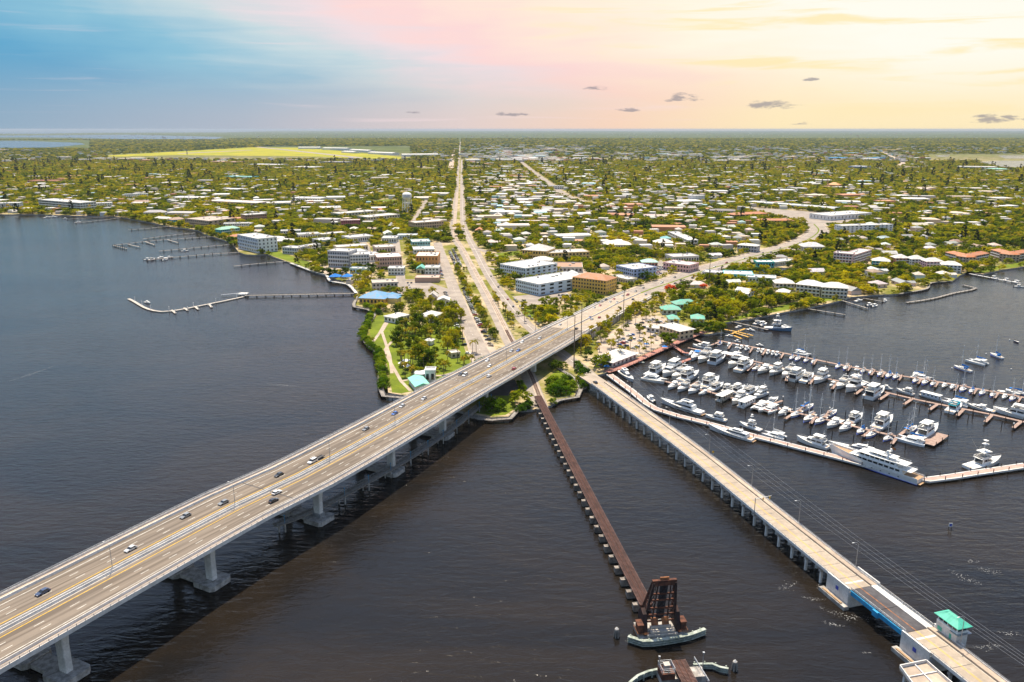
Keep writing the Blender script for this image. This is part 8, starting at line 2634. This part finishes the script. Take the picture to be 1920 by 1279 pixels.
def crown_only(seed, mat, ncl, nl, size, H_=9.0, R=5.0):
 c, t_ = broad_tree(seed, R, H_, ncl, nl, size, mat, 1.0, .18)
 return c
PN = [proto('crown_shape', crown_only(101 + k, 'leaf', 18, 18, 1.6)) for k in range(5)] + [proto('crown_shape', palm_tree(77 + k, 8.0, 20, 2.8, .3, .6)[0]) for k in range(2)] + [proto('crown_shape', broad_tree(90, 3.0, 16.0, 18, 14, 1.7, 'pine_leaf', .8, .2)[0])]
pts = []
NC = 330000
ys = 470 + (4380 - 470) * RNG.random(NC) ** 0.66
xs = RNG.uniform(-1, 1, NC) * (.68 * ys + 60)
keep = RNG.random(NC)
occ = set()
big = RNG.random((60, 60))
for x, y, k in zip(xs, ys, keep):
 if not free(NO_TREE, x, y):
  continue
 gsz = 4.6 if y < 1200 else 5.6 if y < 2400 else 7.4
 key = (int(x / gsz), int(y / gsz))
 if key in occ:
  continue
 # thinner in the built-up middle, thicker in the wooded parts
 px, py = proj((x, y, GZ))
 dens = .97
 if 880 < px < 1330 and py < 400:
  dens = .74
 elif 620 < px < 860 and 440 < py < 545:
  dens = .55
 elif 870 < px < 1330 and 440 < py < 540:
  dens = .8
 if py > 545 and px < 1330:
  dens = .4
 if k > dens * (.75 + .5 * big[int(x / 60) % 60, int(y / 60) % 60]):
  continue
 occ.add(key)
 if py > 500 and any(abs(x - a) < 3.5 and abs(y - b_) < 3.5 for a, b_ in TPOS):
  continue
 r = random.random()
 pk = random.randrange(5) if r < .80 else 5 + random.randrange(2) if r < .985 else 7
 s = min(1.9, .55 + random.expovariate(2.4)) * (1.0 if y < 1200 else 1.25 if y < 2400 else 1.55)
 if pk >= 5:
  s *= .9
 pts.append((x, y, GZ, s, s, (s if pk >= 5 else min(s, 1.3)) * random.uniform(.64, .95), random.uniform(0, 6.28), pk))
canopy('town_tree_cover', pts, PN, 'unbroken green tree cover between the houses of the town')
print('near cover', len(pts), 'single trees', NTREE[0])
PF = [proto('crown_shape', crown_only(201 + k, 'leaf', 14, 16, 2.4)) for k in range(4)]
pts = []
yy = 4300 + (15000 - 4300) * RNG.random(90000) ** .75
xx = RNG.uniform(-1, 1, 90000) * (.70 * yy)
occ = set()
for x, y in zip(xx, yy):
 g_ = 22 if y < 8000 else 34
 key = (int(x / g_), int(y / g_))
 if key in occ:
  continue
 px, py = proj((x, y, GZ))
 if (px < 170 and 263 < py < 279) or (px < 430 and py < 262.5 and not (60 < px and 249.5 < py < 253)) or (px > 1740 and 289 < py < 318) or (180 < px < 780 and 274 < py < 299 and py > 292 - (px - 190) * .055 and py < 299 and 200 < px < 770):
  continue
 if 935 < px < 1015 and abs(py - (284 + (px - 946) * .73)) < 5 or abs(px - 862) < 3 or (1636 < px < 1696 and abs(py - (279 + (px - 1640) * .47)) < 3):
  continue
 if random.random() < (.45 if 860 < px < 1150 else .15):
  continue
 occ.add(key)
 s = random.uniform(1.9, 3.2) if y < 8000 else random.uniform(2.8, 4.6)
 pts.append((x, y, GZ, s, s, s * .42, random.uniform(0, 6.28), random.randrange(4)))
canopy('distant_woodland', pts, PF, 'distant dark woodland stretching to the horizon')
print('far cover', len(pts))
# ================================================================== FOAM AND HAZE
def foam(px, py, L, W_, ang, seed, bend=0.0):
 rng = random.Random(seed)
 c = at(px, py, 0.05)
 mb = MB(c.x, c.y, .05)
 for _ in range(int(L * 6)):
  t = rng.uniform(-.5, .5)
  x = t * L
  y = rng.gauss(0, W_ * .62 * (1 - abs(t) * 1.3)) + bend * (t * t * 4 - .5)
  s = rng.uniform(.05, .22) * (1.1 - abs(t))
  a = rng.uniform(0, pi)
  q = Vector((c.x + x * cos(ang) - y * sin(ang), c.y + x * sin(ang) + y * cos(ang), .05 + rng.uniform(0, .03)))
  pts = [q + Vector((s * 1.3 * cos(a + k * pi / 2.5) * rng.uniform(.5, 1.2), s * .6 * sin(a + k * pi / 2.5), 0)) for k in range(5)]
  mb.face(pts)
 o = mb.build('foam', 'foam')
 o.location = c
 return struct(o, 'stuff')
for k, a_ in enumerate([(1478, 1098, 11, 2.6, .5, 1.2), (1535, 1097, 6, 1.0, .9, .6), (1525, 1122, 9, 1.2, -.2, 1), (1590, 1152, 20, 2.4, -.35, 3.0), (1562, 1170, 8, 1.0, -.4, .5), (1808, 1082, 14, 3.0, -1.1, 1), (1855, 1070, 9, 2.0, -.4, .6), (1822, 1052, 6, 1.6, -.2, .5), (1850, 1212, 10, 1.6, .1, 1), (1895, 1188, 9, 1.4, -.2, .5), (1625, 1224, 3, .5, 0, 0), (530, 722, 26, 1.2, -.25, .5), (62, 700, 40, 1.4, 1.3, 1), (1190, 1205, 8, 1.2, -.3, .3)]):
 foam(a_[0], a_[1], a_[2], a_[3], a_[4], k + 5, a_[5])
m = bpy.data.materials.new('haze')
m.use_nodes = True
T = NT(m.node_tree)
pv = T.n('ShaderNodeVolumePrincipled')
pv.inputs['Color'].default_value = (0.50, 0.58, 0.68, 1)
pv.inputs['Density'].default_value = 2.0e-5
pv.inputs['Anisotropy'].default_value = 0.2
om = T.n('ShaderNodeOutputMaterial')
T.l(pv.outputs[0], om.inputs['Volume'])
MATS['haze'] = m
mb = MB()
mb.bx(-50000, 50000, -1500, 80000, -4.0, HC + 8.0)
hz_ = mb.build('haze', 'haze')
struct(hz_, 'stuff')
hz_['label'] = 'thin pale haze over the far distance'
# things alike in look are told apart by their order across the picture
seen = {}
for o in list(COL.objects):
 if o.parent is None and 'category' in o.keys():
  seen.setdefault(o['label'], []).append(o)
for lab, lst in seen.items():
 if len(lst) > 1:
  lst.sort(key=lambda o: proj(o.location)[0])
  for i, o in enumerate(lst):
   ex = ', ' + (ORD[i] if i < len(ORD) else ORD[len(ORD) - 1]) + ' from left'
   if len((lab + ex).split()) <= 16:
    o['label'] = lab + ex
